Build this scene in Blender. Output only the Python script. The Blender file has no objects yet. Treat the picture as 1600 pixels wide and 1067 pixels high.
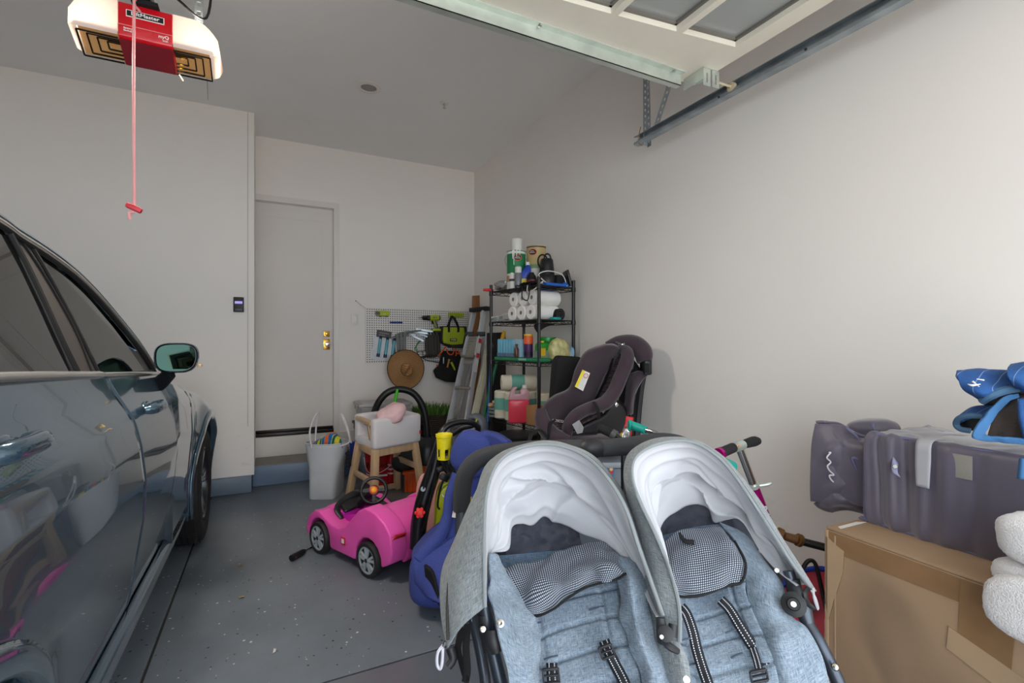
import bpy, bmesh, math, random
import numpy as np
from mathutils import Vector, Matrix, noise
random.seed(4)
sc = bpy.context.scene
col = sc.collection

# ---------------------------------------------------------------- camera
HC = 1.35                       # camera height
F = 760.0                       # focal length in pixels of the 1600 px frame
TH = math.atan(0.5)             # camera yaw to the right of the garage's long axis
CO, SI = math.cos(TH), math.sin(TH)
cam_d = bpy.data.cameras.new('camera')
cam_d.sensor_width = 36.0
cam_d.lens = 36.0 * F / 1600.0
cam_d.shift_y = 3.5 / 1600.0
cam_d.clip_start = 0.02
cam = bpy.data.objects.new('camera', cam_d)
col.objects.link(cam)
cam.location = (0, 0, HC)
cam.rotation_euler = (math.pi / 2, 0, -TH)
sc.camera = cam
# ---------------------------------------------------------------- world, daylight, exposure
w = bpy.data.worlds.new('daylight'); sc.world = w; w.use_nodes = True
nt = w.node_tree
bg = nt.nodes['Background']
bg.inputs['Color'].default_value = (0.80, 0.90, 1.0, 1)
bg.inputs['Strength'].default_value = 1.7
sc.view_settings.view_transform = 'Standard'
sc.view_settings.look = 'None'
sc.view_settings.gamma = 1.0
sc.view_settings.use_curve_mapping = False
sc.view_settings.exposure = 0.98
ar = bpy.data.lights.new('doorway_daylight', 'AREA')
ar.shape = 'RECTANGLE'; ar.size = 5.2; ar.size_y = 2.4; ar.energy = 25; ar.color = (1.0, 0.98, 0.95)
aro = bpy.data.objects.new('doorway_daylight', ar); col.objects.link(aro)
aro.location = (-0.4, -2.2, 1.35); aro.rotation_euler = (math.radians(90), 0, 0)
sn_ = bpy.data.lights.new('sun', 'SUN'); sn_.energy = 6.0; sn_.angle = math.radians(0.6); sn_.color = (1.0, .96, .90)
sno = bpy.data.objects.new('sun', sn_); col.objects.link(sno); sno.rotation_euler = (math.radians(10), math.radians(6), 0)
sc.cycles.max_bounces = 10
sc.cycles.diffuse_bounces = 8
sc.cycles.sample_clamp_indirect = 6.0

# ---------------------------------------------------------------- rays of the surveyed photo -> points in the room
def dirv(x, y):
    u = (x - 800.0) / F; v = (537.0 - y) / F
    return Vector((SI + u * CO, CO - u * SI, v))
O = Vector((0, 0, HC))
def P(x, y, t): return O + dirv(x, y) * t
def PZ(x, y, z=0.0):
    d = dirv(x, y); return O + d * ((z - HC) / d.z)
def PY(x, y, Y):
    d = dirv(x, y); return O + d * (Y / d.y)
def PX(x, y, X):
    d = dirv(x, y); return O + d * (X / d.x)
def PPL(x, y, p0, n):
    d = dirv(x, y); n = Vector(n); return O + d * ((Vector(p0) - O).dot(n) / d.dot(n))

# ---------------------------------------------------------------- materials
def s2l(c):
    c = c / 255.0
    return c / 12.92 if c <= 0.04045 else ((c + 0.055) / 1.055) ** 2.4
def rgb(c): return (s2l(c[0]), s2l(c[1]), s2l(c[2]), 1.0)
MC = {}
class NB:
    def __init__(s, name):
        s.m = bpy.data.materials.new(name); s.m.use_nodes = True
        s.t = s.m.node_tree; s.n = s.t.nodes; s.l = s.t.links
        s.b = s.n['Principled BSDF']; s.out = s.n['Material Output']
    def add(s, k, **kw):
        n = s.n.new(k)
        for a, v in kw.items(): setattr(n, a, v)
        return n
    def tex(s, uv=False, scale=(1, 1, 1), rot=(0, 0, 0)):
        c = s.add('ShaderNodeTexCoord'); mp = s.add('ShaderNodeMapping')
        mp.inputs['Scale'].default_value = scale; mp.inputs['Rotation'].default_value = rot
        s.l.new(c.outputs['UV' if uv else 'Object'], mp.inputs[0]); return mp.outputs[0]
    def noise(s, vec, scale, detail=3, rough=0.5):
        n = s.add('ShaderNodeTexNoise'); n.inputs['Scale'].default_value = scale
        n.inputs['Detail'].default_value = detail; n.inputs['Roughness'].default_value = rough
        if vec is not None: s.l.new(vec, n.inputs['Vector'])
        return n.outputs['Fac']
    def ramp(s, fac, stops, interp='LINEAR'):
        r = s.add('ShaderNodeValToRGB'); cr = r.color_ramp; cr.interpolation = interp
        while len(cr.elements) > 1: cr.elements.remove(cr.elements[-1])
        cr.elements[0].position = stops[0][0]; cr.elements[0].color = stops[0][1]
        for p, c in stops[1:]:
            e = cr.elements.new(p); e.color = c
        s.l.new(fac, r.inputs[0]); return r.outputs[0]
    def mix(s, fac, a, b, mode='MIX'):
        m = s.add('ShaderNodeMix', data_type='RGBA', blend_type=mode)
        for i, v in ((0, fac), (6, a), (7, b)):
            if isinstance(v, (int, float, tuple)): m.inputs[i].default_value = v
            else: s.l.new(v, m.inputs[i])
        return m.outputs[2]
    def math(s, op, a, b=0.0):
        m = s.add('ShaderNodeMath', operation=op)
        for i, v in ((0, a), (1, b)):
            if isinstance(v, (int, float)): m.inputs[i].default_value = v
            else: s.l.new(v, m.inputs[i])
        return m.outputs[0]
    def col(s, v):
        if isinstance(v, tuple): s.b.inputs['Base Color'].default_value = v
        else: s.l.new(v, s.b.inputs['Base Color'])
    def bump(s, h, strength=0.2, dist=0.01):
        b = s.add('ShaderNodeBump'); b.inputs['Strength'].default_value = strength
        b.inputs['Distance'].default_value = dist
        s.l.new(h, b.inputs['Height']); s.l.new(b.outputs[0], s.b.inputs['Normal'])
def mat(name, c, rough=0.6, metal=0.0, var=0.06, nscale=9.0, bump=0.0, bscale=60, coat=0.0, alpha=None, trans=0.0, emit=0.0, spec=None, sheen=0.0):
    if name in MC: return MC[name]
    k = NB(name); v = k.tex()
    c1 = rgb(c); lo = tuple(x * (1 - var) for x in c1[:3]) + (1,); hi = tuple(min(1, x * (1 + var)) for x in c1[:3]) + (1,)
    k.col(k.ramp(k.noise(v, nscale), [(0.3, lo), (0.7, hi)]))
    k.b.inputs['Roughness'].default_value = rough; k.b.inputs['Metallic'].default_value = metal
    if coat: k.b.inputs['Coat Weight'].default_value = coat; k.b.inputs['Coat Roughness'].default_value = 0.04
    if bump: k.bump(k.noise(v, bscale, 4), bump, 0.005)
    if trans: k.b.inputs['Transmission Weight'].default_value = trans
    if alpha is not None: k.b.inputs['Alpha'].default_value = alpha
    if spec is not None: k.b.inputs['Specular IOR Level'].default_value = spec
    if sheen: k.b.inputs['Sheen Weight'].default_value = sheen
    if emit: k.b.inputs['Emission Color'].default_value = c1; k.b.inputs['Emission Strength'].default_value = emit
    MC[name] = k.m; return k.m

def linen(name, light, dark, scale=1.0):
    k = NB(name); a = k.tex(True, (700 * scale, 60 * scale, 1)); b = k.tex(True, (60 * scale, 700 * scale, 1))
    n1 = k.noise(a, 1.0, 2); n2 = k.noise(b, 1.0, 2); n3 = k.noise(k.tex(True), 14, 2)
    f = k.math('ADD', k.math('MULTIPLY', k.math('ADD', n1, n2), 0.44), k.math('MULTIPLY', n3, 0.12))
    k.col(k.ramp(f, [(0.40, rgb(dark)), (0.60, rgb(light))]))
    k.b.inputs['Roughness'].default_value = 0.92; k.b.inputs['Sheen Weight'].default_value = 0.15
    k.bump(f, 0.25, 0.001); MC[name] = k.m; return k.m

def meshcloth(name, hole, thread, sc_=220.0):
    k = NB(name); c = k.add('ShaderNodeTexCoord'); sp = k.add('ShaderNodeSeparateXYZ'); k.l.new(c.outputs['UV'], sp.inputs[0])
    x = k.math('MULTIPLY', sp.outputs[0], sc_); y = k.math('MULTIPLY', sp.outputs[1], sc_)
    a = k.math('SINE', k.math('ADD', x, y)); b = k.math('SINE', k.math('SUBTRACT', x, y))
    f = k.math('MULTIPLY', a, b)
    k.col(k.ramp(f, [(0.10, rgb(hole)), (0.35, rgb(thread))]))
    k.b.inputs['Roughness'].default_value = 0.85; k.bump(f, 0.2, 0.001); MC[name] = k.m; return k.m

# ---------------------------------------------------------------- mesh builders
class MB:
    def __init__(s): s.v = []; s.f = []; s.uv = {}
    def add(s, vs, fs, uv=None):
        o = len(s.v); s.v += [Vector(p) for p in vs]
        for f in fs: s.f.append(tuple(i + o for i in f))
        if uv is not None:
            for i, q in enumerate(uv): s.uv[o + i] = q
        return s
    def box(s, c, size, rot=None):
        c = Vector(c); h = Vector(size) / 2; vs = []
        for z in (-1, 1):
            for x, y in ((-1, -1), (1, -1), (1, 1), (-1, 1)):
                p = Vector((x * h.x, y * h.y, z * h.z)); vs.append(c + (rot @ p if rot else p))
        return s.add(vs, [(0, 3, 2, 1), (4, 5, 6, 7), (0, 1, 5, 4), (1, 2, 6, 5), (2, 3, 7, 6), (3, 0, 4, 7)])
    def bx(s, x0, x1, y0, y1, z0, z1):
        return s.box(((x0 + x1) / 2, (y0 + y1) / 2, (z0 + z1) / 2), (abs(x1 - x0), abs(y1 - y0), abs(z1 - z0)))
    def hexa(s, a, b):      # two quads (4 points each), joined
        return s.add(list(a) + list(b), [(3, 2, 1, 0), (4, 5, 6, 7), (0, 1, 5, 4), (1, 2, 6, 5), (2, 3, 7, 6), (3, 0, 4, 7)])
    def beam(s, a, b, w, h, up=(0, 0, 1)):
        a = Vector(a); b = Vector(b); d = (b - a).normalized(); up = Vector(up)
        if abs(d.dot(up)) > 0.99: up = Vector((0, 1, 0))
        r = d.cross(up).normalized() * w / 2; u = r.cross(d).normalized() * h / 2
        return s.hexa([a - r - u, a + r - u, a + r + u, a - r + u], [b - r - u, b + r - u, b + r + u, b - r + u])
    def tube(s, pts, r, n=10, smooth=0, flat=1.0, up=None, caps=True):
        pts = [Vector(p) for p in pts]
        rs = list(r) if isinstance(r, (list, tuple)) else [r] * len(pts)
        if smooth:
            pp = crv(pts, smooth); rr = [max(1e-4, q[0]) for q in crv([Vector((x, 0, 0)) for x in rs], smooth)]
            pts, rs = pp, rr
        m = len(pts); vs = []; prev = None
        for i, p in enumerate(pts):
            d = (pts[min(i + 1, m - 1)] - pts[max(i - 1, 0)])
            d = d.normalized() if d.length > 1e-9 else Vector((0, 0, 1))
            if prev is None:
                a = Vector(up) if up is not None else Vector((0, 0, 1))
                if abs(a.dot(d)) > 0.95: a = Vector((1, 0, 0))
                prev = (a - d * a.dot(d)).normalized()
            else:
                q = prev - d * prev.dot(d); prev = q.normalized() if q.length > 1e-6 else prev
            bn = d.cross(prev)
            for k in range(n):
                t = 2 * math.pi * k / n
                vs.append(p + (prev * math.cos(t) * flat + bn * math.sin(t)) * rs[i])
        fs = [(i * n + k, i * n + (k + 1) % n, (i + 1) * n + (k + 1) % n, (i + 1) * n + k) for i in range(m - 1) for k in range(n)]
        if caps: fs += [tuple(range(n - 1, -1, -1)), tuple((m - 1) * n + k for k in range(n))]
        return s.add(vs, fs)
    def lathe(s, c, prof, n=20, axis=(0, 0, 1), a0=0, a1=2 * math.pi, caps=True):   # prof: (radius, height)
        c = Vector(c); ax = Vector(axis).normalized()
        q = Vector((1, 0, 0)) if abs(ax.x) < 0.9 else Vector((0, 1, 0))
        u = (q - ax * q.dot(ax)).normalized(); v = ax.cross(u); m = len(prof); vs = []
        for r, h in prof:
            for k in range(n):
                t = a0 + (a1 - a0) * k / n
                vs.append(c + ax * h + (u * math.cos(t) + v * math.sin(t)) * r)
        fs = [(i * n + k, i * n + (k + 1) % n, (i + 1) * n + (k + 1) % n, (i + 1) * n + k) for i in range(m - 1) for k in range(n)]
        if caps and prof[0][0] > 1e-5: fs.append(tuple(range(n - 1, -1, -1)))
        if caps and prof[-1][0] > 1e-5: fs.append(tuple((m - 1) * n + k for k in range(n)))
        return s.add(vs, fs)
    def prism(s, outline, vec):       # closed polygon of world points pushed along vec
        a = [Vector(p) for p in outline]; vec = Vector(vec); n = len(a)
        return s.add(a + [p + vec for p in a], [tuple(range(n - 1, -1, -1)), tuple(range(n, 2 * n))] + [(i, (i + 1) % n, n + (i + 1) % n, n + i) for i in range(n)])
    def sheet(s, rows, nu=24, nv=24, disp=None, lin=False):
        A = np.array([[list(p) for p in r] for r in rows], float)
        G = grid(A, nu, nv, lin)
        if disp is not None:
            du = np.gradient(G, axis=0); dv = np.gradient(G, axis=1); N = np.cross(du, dv)
            L = np.linalg.norm(N, axis=2, keepdims=True); N = N / np.maximum(L, 1e-9)
            for i in range(nu):
                for j in range(nv):
                    G[i, j] += N[i, j] * disp(i / (nu - 1), j / (nv - 1), G[i, j])
        lu = np.zeros((nu, nv)); lv = np.zeros((nu, nv))
        lu[1:] = np.cumsum(np.linalg.norm(np.diff(G, axis=0), axis=2), axis=0)
        lv[:, 1:] = np.cumsum(np.linalg.norm(np.diff(G, axis=1), axis=2), axis=1)
        mu = lu.mean(axis=1); mv = lv.mean(axis=0)
        vs = [G[i, j] for i in range(nu) for j in range(nv)]
        uv = [(mv[j], mu[i]) for i in range(nu) for j in range(nv)]
        fs = [(i * nv + j, i * nv + j + 1, (i + 1) * nv + j + 1, (i + 1) * nv + j) for i in range(nu - 1) for j in range(nv - 1)]
        return s.add(vs, fs, uv)
    def pillow(s, c, size, rot=None, e=0.35, nu=18, nv=28, disp=None):
        c = Vector(c); h = Vector(size) / 2; vs = []
        def sg(x, p): return math.copysign(abs(x) ** p, x)
        for i in range(nu + 1):
            a = -math.pi / 2 + math.pi * i / nu
            for j in range(nv):
                b = 2 * math.pi * j / nv
                p = Vector((sg(math.cos(a), e) * sg(math.cos(b), e), sg(math.cos(a), e) * sg(math.sin(b), e), sg(math.sin(a), e)))
                q = Vector((p.x * h.x, p.y * h.y, p.z * h.z))
                if disp: q *= 1 + disp(c + q)
                vs.append(c + (rot @ q if rot else q))
        fs = [(i * nv + j, i * nv + (j + 1) % nv, (i + 1) * nv + (j + 1) % nv, (i + 1) * nv + j) for i in range(nu) for j in range(nv)]
        return s.add(vs, fs)

def crv(pts, k):
    A = np.array([list(p) for p in pts], float)
    return [Vector(q) for q in cr1(A, k * (len(pts) - 1) + 1)]
def cr1(A, n):
    m = len(A)
    if m == 1: return np.repeat(A, n, axis=0)
    t = np.linspace(0, m - 1, n); i = np.minimum(t.astype(int), m - 2); f = (t - i).reshape((-1,) + (1,) * (A.ndim - 1))
    E = np.concatenate([[2 * A[0] - A[1]], A, [2 * A[-1] - A[-2]]])
    p0, p1, p2, p3 = E[i], E[i + 1], E[i + 2], E[i + 3]
    return 0.5 * ((2 * p1) + (-p0 + p2) * f + (2 * p0 - 5 * p1 + 4 * p2 - p3) * f ** 2 + (-p0 + 3 * p1 - 3 * p2 + p3) * f ** 3)
def grid(A, nu, nv, lin=False):
    if lin:
        def l1(B, n):
            m = len(B); t = np.linspace(0, m - 1, n); i = np.minimum(t.astype(int), m - 2); f = (t - i).reshape((-1,) + (1,) * (B.ndim - 1))
            return B[i] * (1 - f) + B[i + 1] * f
        B = l1(A, nu); return np.swapaxes(l1(np.swapaxes(B, 0, 1), nv), 0, 1)
    B = cr1(A, nu); return np.swapaxes(cr1(np.swapaxes(B, 0, 1), nv), 0, 1)
def RZ(a): return Matrix.Rotation(math.radians(a), 3, 'Z')
def REU(x, y, z): return RZ(z) @ Matrix.Rotation(math.radians(y), 3, 'Y') @ Matrix.Rotation(math.radians(x), 3, 'X')
def wr(scale, amp):           # soft creases
    return lambda a, b, p: amp * (noise.noise(Vector(p) * scale) + 0.5 * noise.noise(Vector(p) * scale * 2.3))
def rib(amp, fa, fb, w=3.0):
    return lambda a, b, p: amp * math.sin((a * fa + b * fb) * 2 * math.pi)

ORG = {}
def make(name, mb, m, org, smooth=40, bevel=0.0, solid=0.0, sub=0, bseg=2, off=0.0):
    me = bpy.data.meshes.new(name)
    org = Vector(org)
    me.from_pydata([tuple(p - org) for p in mb.v], [], mb.f)
    if mb.uv:
        ul = me.uv_layers.new(name='UVMap')
        for lp in me.loops:
            ul.data[lp.index].uv = mb.uv.get(lp.vertex_index, (0, 0))
    bm = bmesh.new(); bm.from_mesh(me)
    bmesh.ops.recalc_face_normals(bm, faces=bm.faces)
    if bevel:
        bmesh.ops.remove_doubles(bm, verts=bm.verts, dist=1e-5)
        es = [e for e in bm.edges if len(e.link_faces) == 2 and e.calc_face_angle(0) > math.radians(30)]
        bmesh.ops.bevel(bm, geom=es, offset=bevel, segments=bseg, affect='EDGES', profile=0.5, clamp_overlap=True)
    for f in bm.faces: f.smooth = True
    th = math.radians(smooth)
    for e in bm.edges:
        if len(e.link_faces) == 2 and e.calc_face_angle(0) > th: e.smooth = False
    bm.to_mesh(me); bm.free()
    me.materials.append(m)
    o = bpy.data.objects.new(name, me); col.objects.link(o); o.location = org
    if solid:
        md = o.modifiers.new('thick', 'SOLIDIFY'); md.thickness = solid; md.offset = off
    if sub:
        md = o.modifiers.new('soft', 'SUBSURF'); md.levels = sub; md.render_levels = sub
    ORG[o.name] = org
    return o
def tag(o, label=None, cat=None, group=None, kind=None):
    if label: o['label'] = label
    if cat: o['category'] = cat
    if group: o['group'] = group
    if kind: o['kind'] = kind
    return o
def thing(name, label, cat, org=(0, 0, 0), group=None):
    o = bpy.data.objects.new(name, None); col.objects.link(o); o.location = org; o.empty_display_size = 0.05
    ORG[o.name] = Vector(org); return tag(o, label, cat, group)
def part(name, mb, m, parent, label=None, **kw):
    org = ORG[parent.name]
    o = make(name, mb, m, org, **kw); o.location = (0, 0, 0); o.parent = parent
    if label: o['label'] = label
    return o
def single(name, mb, m, label, cat, group=None, **kw):
    c = sum(mb.v, Vector()) / len(mb.v); zmin = min(p.z for p in mb.v)
    o = make(name, mb, m, (c.x, c.y, zmin), **kw); return tag(o, label, cat, group)
def struct(name, mb, m, **kw):
    o = make(name, mb, m, (0, 0, 0), **kw); o['kind'] = 'structure'; return o
def copy_tree(o, parent=None):
    c = o.copy(); col.objects.link(c); c.parent = parent
    if parent is not None: c.matrix_parent_inverse = o.matrix_parent_inverse.copy()
    ORG[c.name] = ORG[o.name]
    for ch in list(o.children): copy_tree(ch, c)
    return c
def text(name, s, size, loc, rot, m, parent, depth=0.0006, sx=1.0, align='CENTER'):
    cu = bpy.data.curves.new(name, 'FONT'); cu.body = s; cu.size = size; cu.extrude = depth
    cu.align_x = align; cu.align_y = 'CENTER'; cu.offset = size * 0.012
    t = bpy.data.objects.new(name + '_curve', cu); col.objects.link(t)
    dg = bpy.context.evaluated_depsgraph_get(); me = bpy.data.meshes.new_from_object(t.evaluated_get(dg))
    bpy.data.objects.remove(t); me.name = name
    M = Matrix.Translation(Vector(loc) - ORG[parent.name]) @ rot.to_4x4() @ Matrix.Diagonal((sx, 1, 1, 1))
    me.transform(M); me.materials.clear(); me.materials.append(m)
    o = bpy.data.objects.new(name, me); col.objects.link(o); o.parent = parent
    return o
def frame_rot(xdir, ydir):      # columns: text x direction, text up direction, normal
    x = Vector(xdir).normalized(); y = Vector(ydir); y = (y - x * y.dot(x)).normalized(); z = x.cross(y)
    return Matrix((x, y, z)).transposed()
# ================================================================ ROOM
XW, YB, YL, ZC = 2.265, 5.57, 5.04, 3.46      # right wall, back wall, projecting back wall on the left, ceiling
XL = -0.12                                     # where the projecting wall ends
def wallmat(name, c, dirt=True):
    k = NB(name); v = k.tex()
    base = k.ramp(k.noise(v, 1.3, 4), [(0.3, rgb([x * 0.985 for x in c])), (0.7, rgb(c))])
    if dirt:
        st = k.ramp(k.noise(k.tex(False, (1.2, 1.2, 3.0)), 4.5, 6, 0.7), [(0.60, (0, 0, 0, 1)), (0.78, (1, 1, 1, 1))])
        sp = k.add('ShaderNodeSeparateXYZ'); c_ = k.add('ShaderNodeTexCoord'); k.l.new(c_.outputs['Object'], sp.inputs[0])
        low = k.ramp(sp.outputs[2], [(0.2, (1, 1, 1, 1)), (1.0, (0.0, 0.0, 0.0, 1))])
        base = k.mix(k.math('MULTIPLY', k.math('MULTIPLY', st, low), 0.35), base, rgb((150, 142, 134)))
    k.col(base); k.b.inputs['Roughness'].default_value = 0.62
    k.b.inputs['Specular IOR Level'].default_value = 0.3
    k.bump(k.noise(v, 160, 3), 0.05, 0.002); return k.m
WALL = wallmat('painted_wall', (240, 235, 230)); CEIL = wallmat('painted_ceiling', (240, 239, 239), False)
TRIM = mat('white_trim_paint', (226, 221, 216), 0.4, var=0.02)
def epoxy(name, c):
    k = NB(name); c_ = k.add('ShaderNodeTexCoord'); v = c_.outputs['Object']
    base = k.ramp(k.noise(v, 1.6, 6, 0.65), [(0.3, rgb([x * 0.90 for x in c])), (0.7, rgb([x * 1.05 for x in c]))])
    def flecks(scale, thr, seed):
        mp = k.add('ShaderNodeMapping'); mp.inputs['Location'].default_value = (seed, seed * 1.7, 0); k.l.new(v, mp.inputs[0])
        vo = k.add('ShaderNodeTexVoronoi'); vo.inputs['Scale'].default_value = scale; k.l.new(mp.outputs[0], vo.inputs['Vector'])
        n = k.noise(mp.outputs[0], scale * 2, 1)
        d = k.math('ADD', vo.outputs['Distance'], k.math('MULTIPLY', n, 0.12))
        sp = k.add('ShaderNodeSeparateColor'); k.l.new(vo.outputs['Color'], sp.inputs[0])
        lim = k.math('MULTIPLY', k.math('SUBTRACT', sp.outputs[0], 0.36), thr * 1.6)
        return k.math('LESS_THAN', d, lim), sp.outputs[1]
    f1, r1 = flecks(36, 0.27, 3.1); f2, r2 = flecks(27, 0.16, 7.7)
    base = k.mix(f1, base, k.ramp(r1, [(0.0, rgb((38, 40, 46))), (0.6, rgb((55, 56, 60))), (0.61, rgb((196, 196, 196)))], 'CONSTANT'))
    base = k.mix(f2, base, k.ramp(r2, [(0.0, rgb((44, 46, 52))), (0.5, rgb((190, 190, 190))), (0.85, rgb((70, 76, 96)))], 'CONSTANT'))
    # base = k.mix(f3, base, k.ramp(r3, [(0.0, rgb((70, 74, 80))), (0.6, rgb((165, 167, 170)))], 'CONSTANT'))
    k.col(base); k.b.inputs['Roughness'].default_value = 0.3
    k.bump(k.noise(v, 30, 3), 0.06, 0.004); return k.m
EPOXY = epoxy('grey_epoxy_floor_with_flecks', (108, 115, 123))
CURB = mat('blue_grey_curb_paint', (104, 118, 134), 0.4, bump=0.3, bscale=40)
RISER = mat('blue_step_paint', (108, 126, 150), 0.35)
DARK = mat('joint_dirt', (58, 56, 54), 0.9)
BLACKP = mat('black_plastic', (22, 22, 24), 0.42)
BLACKM = mat('black_matt', (14, 14, 15), 0.8)
XL0 = -3.9; YF = -0.75
fl = struct('floor', MB().bx(XL0, XW, -4.5, YB, -0.12, -0.012), DARK)
JX, JY = -0.455, 2.07
for a, b, c, d in ((XL0, JX - .006, JY + .005, YB), (JX + .006, XW, JY + .005, YB), (XL0, JX - .006, YF, JY - .005), (JX + .006, XW, YF, JY - .005)):
    s_ = make('slab', MB().bx(a, b, c, d, -0.011, 0.0), EPOXY, (0, 0, 0), bevel=0.002); s_.parent = fl
CONC = mat('driveway_concrete', (176, 172, 164), 0.85, bump=0.3)
struct('driveway', MB().bx(-9, 9, -9, YF, -0.13, -0.01), CONC)
struct('ceiling', MB().bx(XL0 - .1, XW + .1, YF - .1, YB + .1, ZC, ZC + .1), CEIL)
struct('wall_right', MB().bx(XW, XW + .12, YF - .1, YB + .1, 0.272, ZC), WALL)
struct('baseboard_right', MB().bx(XW - .012, XW + .12, YF - .1, YB, 0, 0.27), mat('dark_grey_curb_paint', (88, 92, 98), 0.5, bump=0.2, bscale=30), bevel=0.004)
struct('wall_back', MB().bx(XL0, -0.205, YB, YB + .12, 0, ZC).bx(0.685, XW, YB, YB + .12, 0, ZC).bx(-0.205, 0.685, YB, YB + .12, 2.87, ZC), WALL)
struct('wall_back_left', MB().bx(XL0, XL, YL, YB, 0.152, ZC), WALL)
struct('baseboard_back_left', MB().bx(XL0, XL - .02, YL - .03, YB, 0, 0.15), CURB, bevel=0.006)
struct('wall_left', MB().bx(XL0 - .12, XL0, YF - .1, YB, 0, ZC), WALL)
struct('wall_front', MB().bx(XL0, XW, YF - .14, YF, 2.64, ZC).bx(XL0, -2.95, YF - .14, YF, 0, 2.64).bx(2.05, XW, YF - .14, YF, 0, 2.64), WALL)
# narrow joint line running down the projecting wall beside its corner
struct('trim_1', MB().bx(XL - .055, XL - .047, YL - .0035, YL + .001, 0.6, ZC), mat('wall_wire_paint', (205, 200, 194), 0.6))
# steps
struct('step', MB().bx(XL - .018, 1.25, 5.19, YB, 0, 0.185), RISER, bevel=0.006)
struct('step_tread', MB().bx(XL, 1.25, 5.20, YB, 0.185, 0.192), mat('grey_step_tread', (132, 130, 126), 0.7, bump=0.2))
# ---- entry door
d1 = thing('door_1', None, None, (0.24, YB, 0.4)); d1['kind'] = 'structure'
DX0, DX1, DZ0, DZ1 = -0.150, 0.628, 0.455, 2.81
yd = YB + 0.075
DOORP = wallmat('door_paint', (228, 223, 218))
sl = MB()
def seamrect(mb, x0, x1, z0, z1, y, w, dpt): 
    for a in ((x0, x1, z0, z0 + w), (x0, x1, z1 - w, z1), (x0, x0 + w, z0, z1), (x1 - w, x1, z0, z1)): mb.bx(a[0], a[1], y, y + dpt, a[2], a[3])
px0, px1, pz0, pz1 = DX0 + .115, DX1 - .115, DZ0 + .25, DZ1 - .14
sl.bx(DX0, px0, yd, yd + .04, DZ0, DZ1).bx(px1, DX1, yd, yd + .04, DZ0, DZ1).bx(px0, px1, yd, yd + .04, DZ0, pz0).bx(px0, px1, yd, yd + .04, pz1, DZ1)
part('door_leaf', sl, DOORP, d1)
part('door_panel', MB().bx(px0 - .01, px1 + .01, yd + .006, yd + .03, pz0 - .01, pz1 + .01), DOORP, d1)
part('threshold', MB().bx(DX0, DX1, YB - .01, yd + .06, 0.40, 0.428).bx(DX0, DX1, yd - .004, yd + .05, 0.428, 0.452), mat('dark_bronze_metal', (52, 46, 44), 0.35, 0.6), d1, bevel=0.003)
BR = mat('brass', (208, 164, 76), 0.22, 1.0)
kx = 0.563
part('deadbolt', MB().bx(kx - .032, kx + .032, yd - .006, yd, 1.425, 1.49).lathe((kx, yd - .006, 1.458), [(.02, 0), (.018, .01), (.008, .012)], 16, (0, -1, 0)), BR, d1, bevel=0.002)
part('knob_plate', MB().bx(kx - .034, kx + .034, yd - .006, yd, 1.285, 1.40), BR, d1, bevel=0.002)
part('door_knob', MB().lathe((kx + .004, yd - .006, 1.345), [(.012, 0), (.012, .03), (.026, .036), (.03, .052), (.024, .068), (.006, .072)], 18, (0, -1, 0)), mat('polished_silver', (225, 220, 210), 0.12, 1.0), d1)
cs = MB()
cs.bx(DX0 - .055, DX0, YB - .012, YB + .08, 0.395, DZ1).bx(DX1, DX1 + .057, YB - .012, YB + .08, 0.395, DZ1)
cs.bx(DX0 - .055, DX1 + .057, YB - .012, YB + .08, DZ1, DZ1 + .06)
cs.bx(DX0 - .055, DX0 - .012, YB - .02, YB - .012, 0.395, DZ1 + .012).bx(DX1 + .012, DX1 + .057, YB - .02, YB - .012, 0.395, DZ1 + .012)
struct('trim_2', cs, TRIM)
struct('trim_3', MB().bx(DX0 - .055, 1.2, YB - .014, YB, 0.195, 0.395), wallmat('riser_board_paint', (226, 221, 216)), bevel=0.002)
# ---- wall button panel, light switch, nail with string
a = PY(373, 476, YL)
t = thing('door_opener_wall_control', 'small black wall control with violet display left of entry door', 'control panel', (a.x, YL, a.z - .07))
part('case', MB().bx(a.x - .042, a.x + .042, YL - .018, YL, a.z - .068, a.z + .068), mat('charcoal_plastic', (40, 40, 44), 0.5), t, bevel=0.006)
part('screen', MB().bx(a.x - .03, a.x + .03, YL - .0195, YL - .017, a.z + .008, a.z + .03), mat('violet_display', (140, 130, 205), 0.3, emit=0.45), t)
part('button', MB().bx(a.x - .018, a.x + .018, YL - .021, YL - .017, a.z - .03, a.z - .006), BLACKP, t, bevel=0.002)
part('button', MB().bx(a.x - .026, a.x + .026, YL - .020, YL - .017, a.z - .055, a.z - .038), mat('grey_plastic', (84, 84, 86), 0.5), t, bevel=0.002)
a = PY(554, 499, YB)
t = thing('light_switch', 'white rocker light switch on the wall right of the door', 'light switch', (a.x, YB, a.z - .07))
part('switch_plate', MB().bx(a.x - .038, a.x + .038, YB - .007, YB, a.z - .062, a.z + .062), TRIM, t, bevel=0.003)
part('rocker', MB().hexa([(a.x - .017, YB - .007, a.z - .034), (a.x + .017, YB - .007, a.z - .034), (a.x + .017, YB - .007, a.z + .034), (a.x - .017, YB - .007, a.z + .034)], [(a.x - .017, YB - .010, a.z - .034), (a.x + .017, YB - .010, a.z - .034), (a.x + .017, YB - .014, a.z + .034), (a.x - .017, YB - .014, a.z + .034)]), mat('switch_white', (236, 232, 228), 0.35), t)
a = PY(556, 470, YB)
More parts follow.
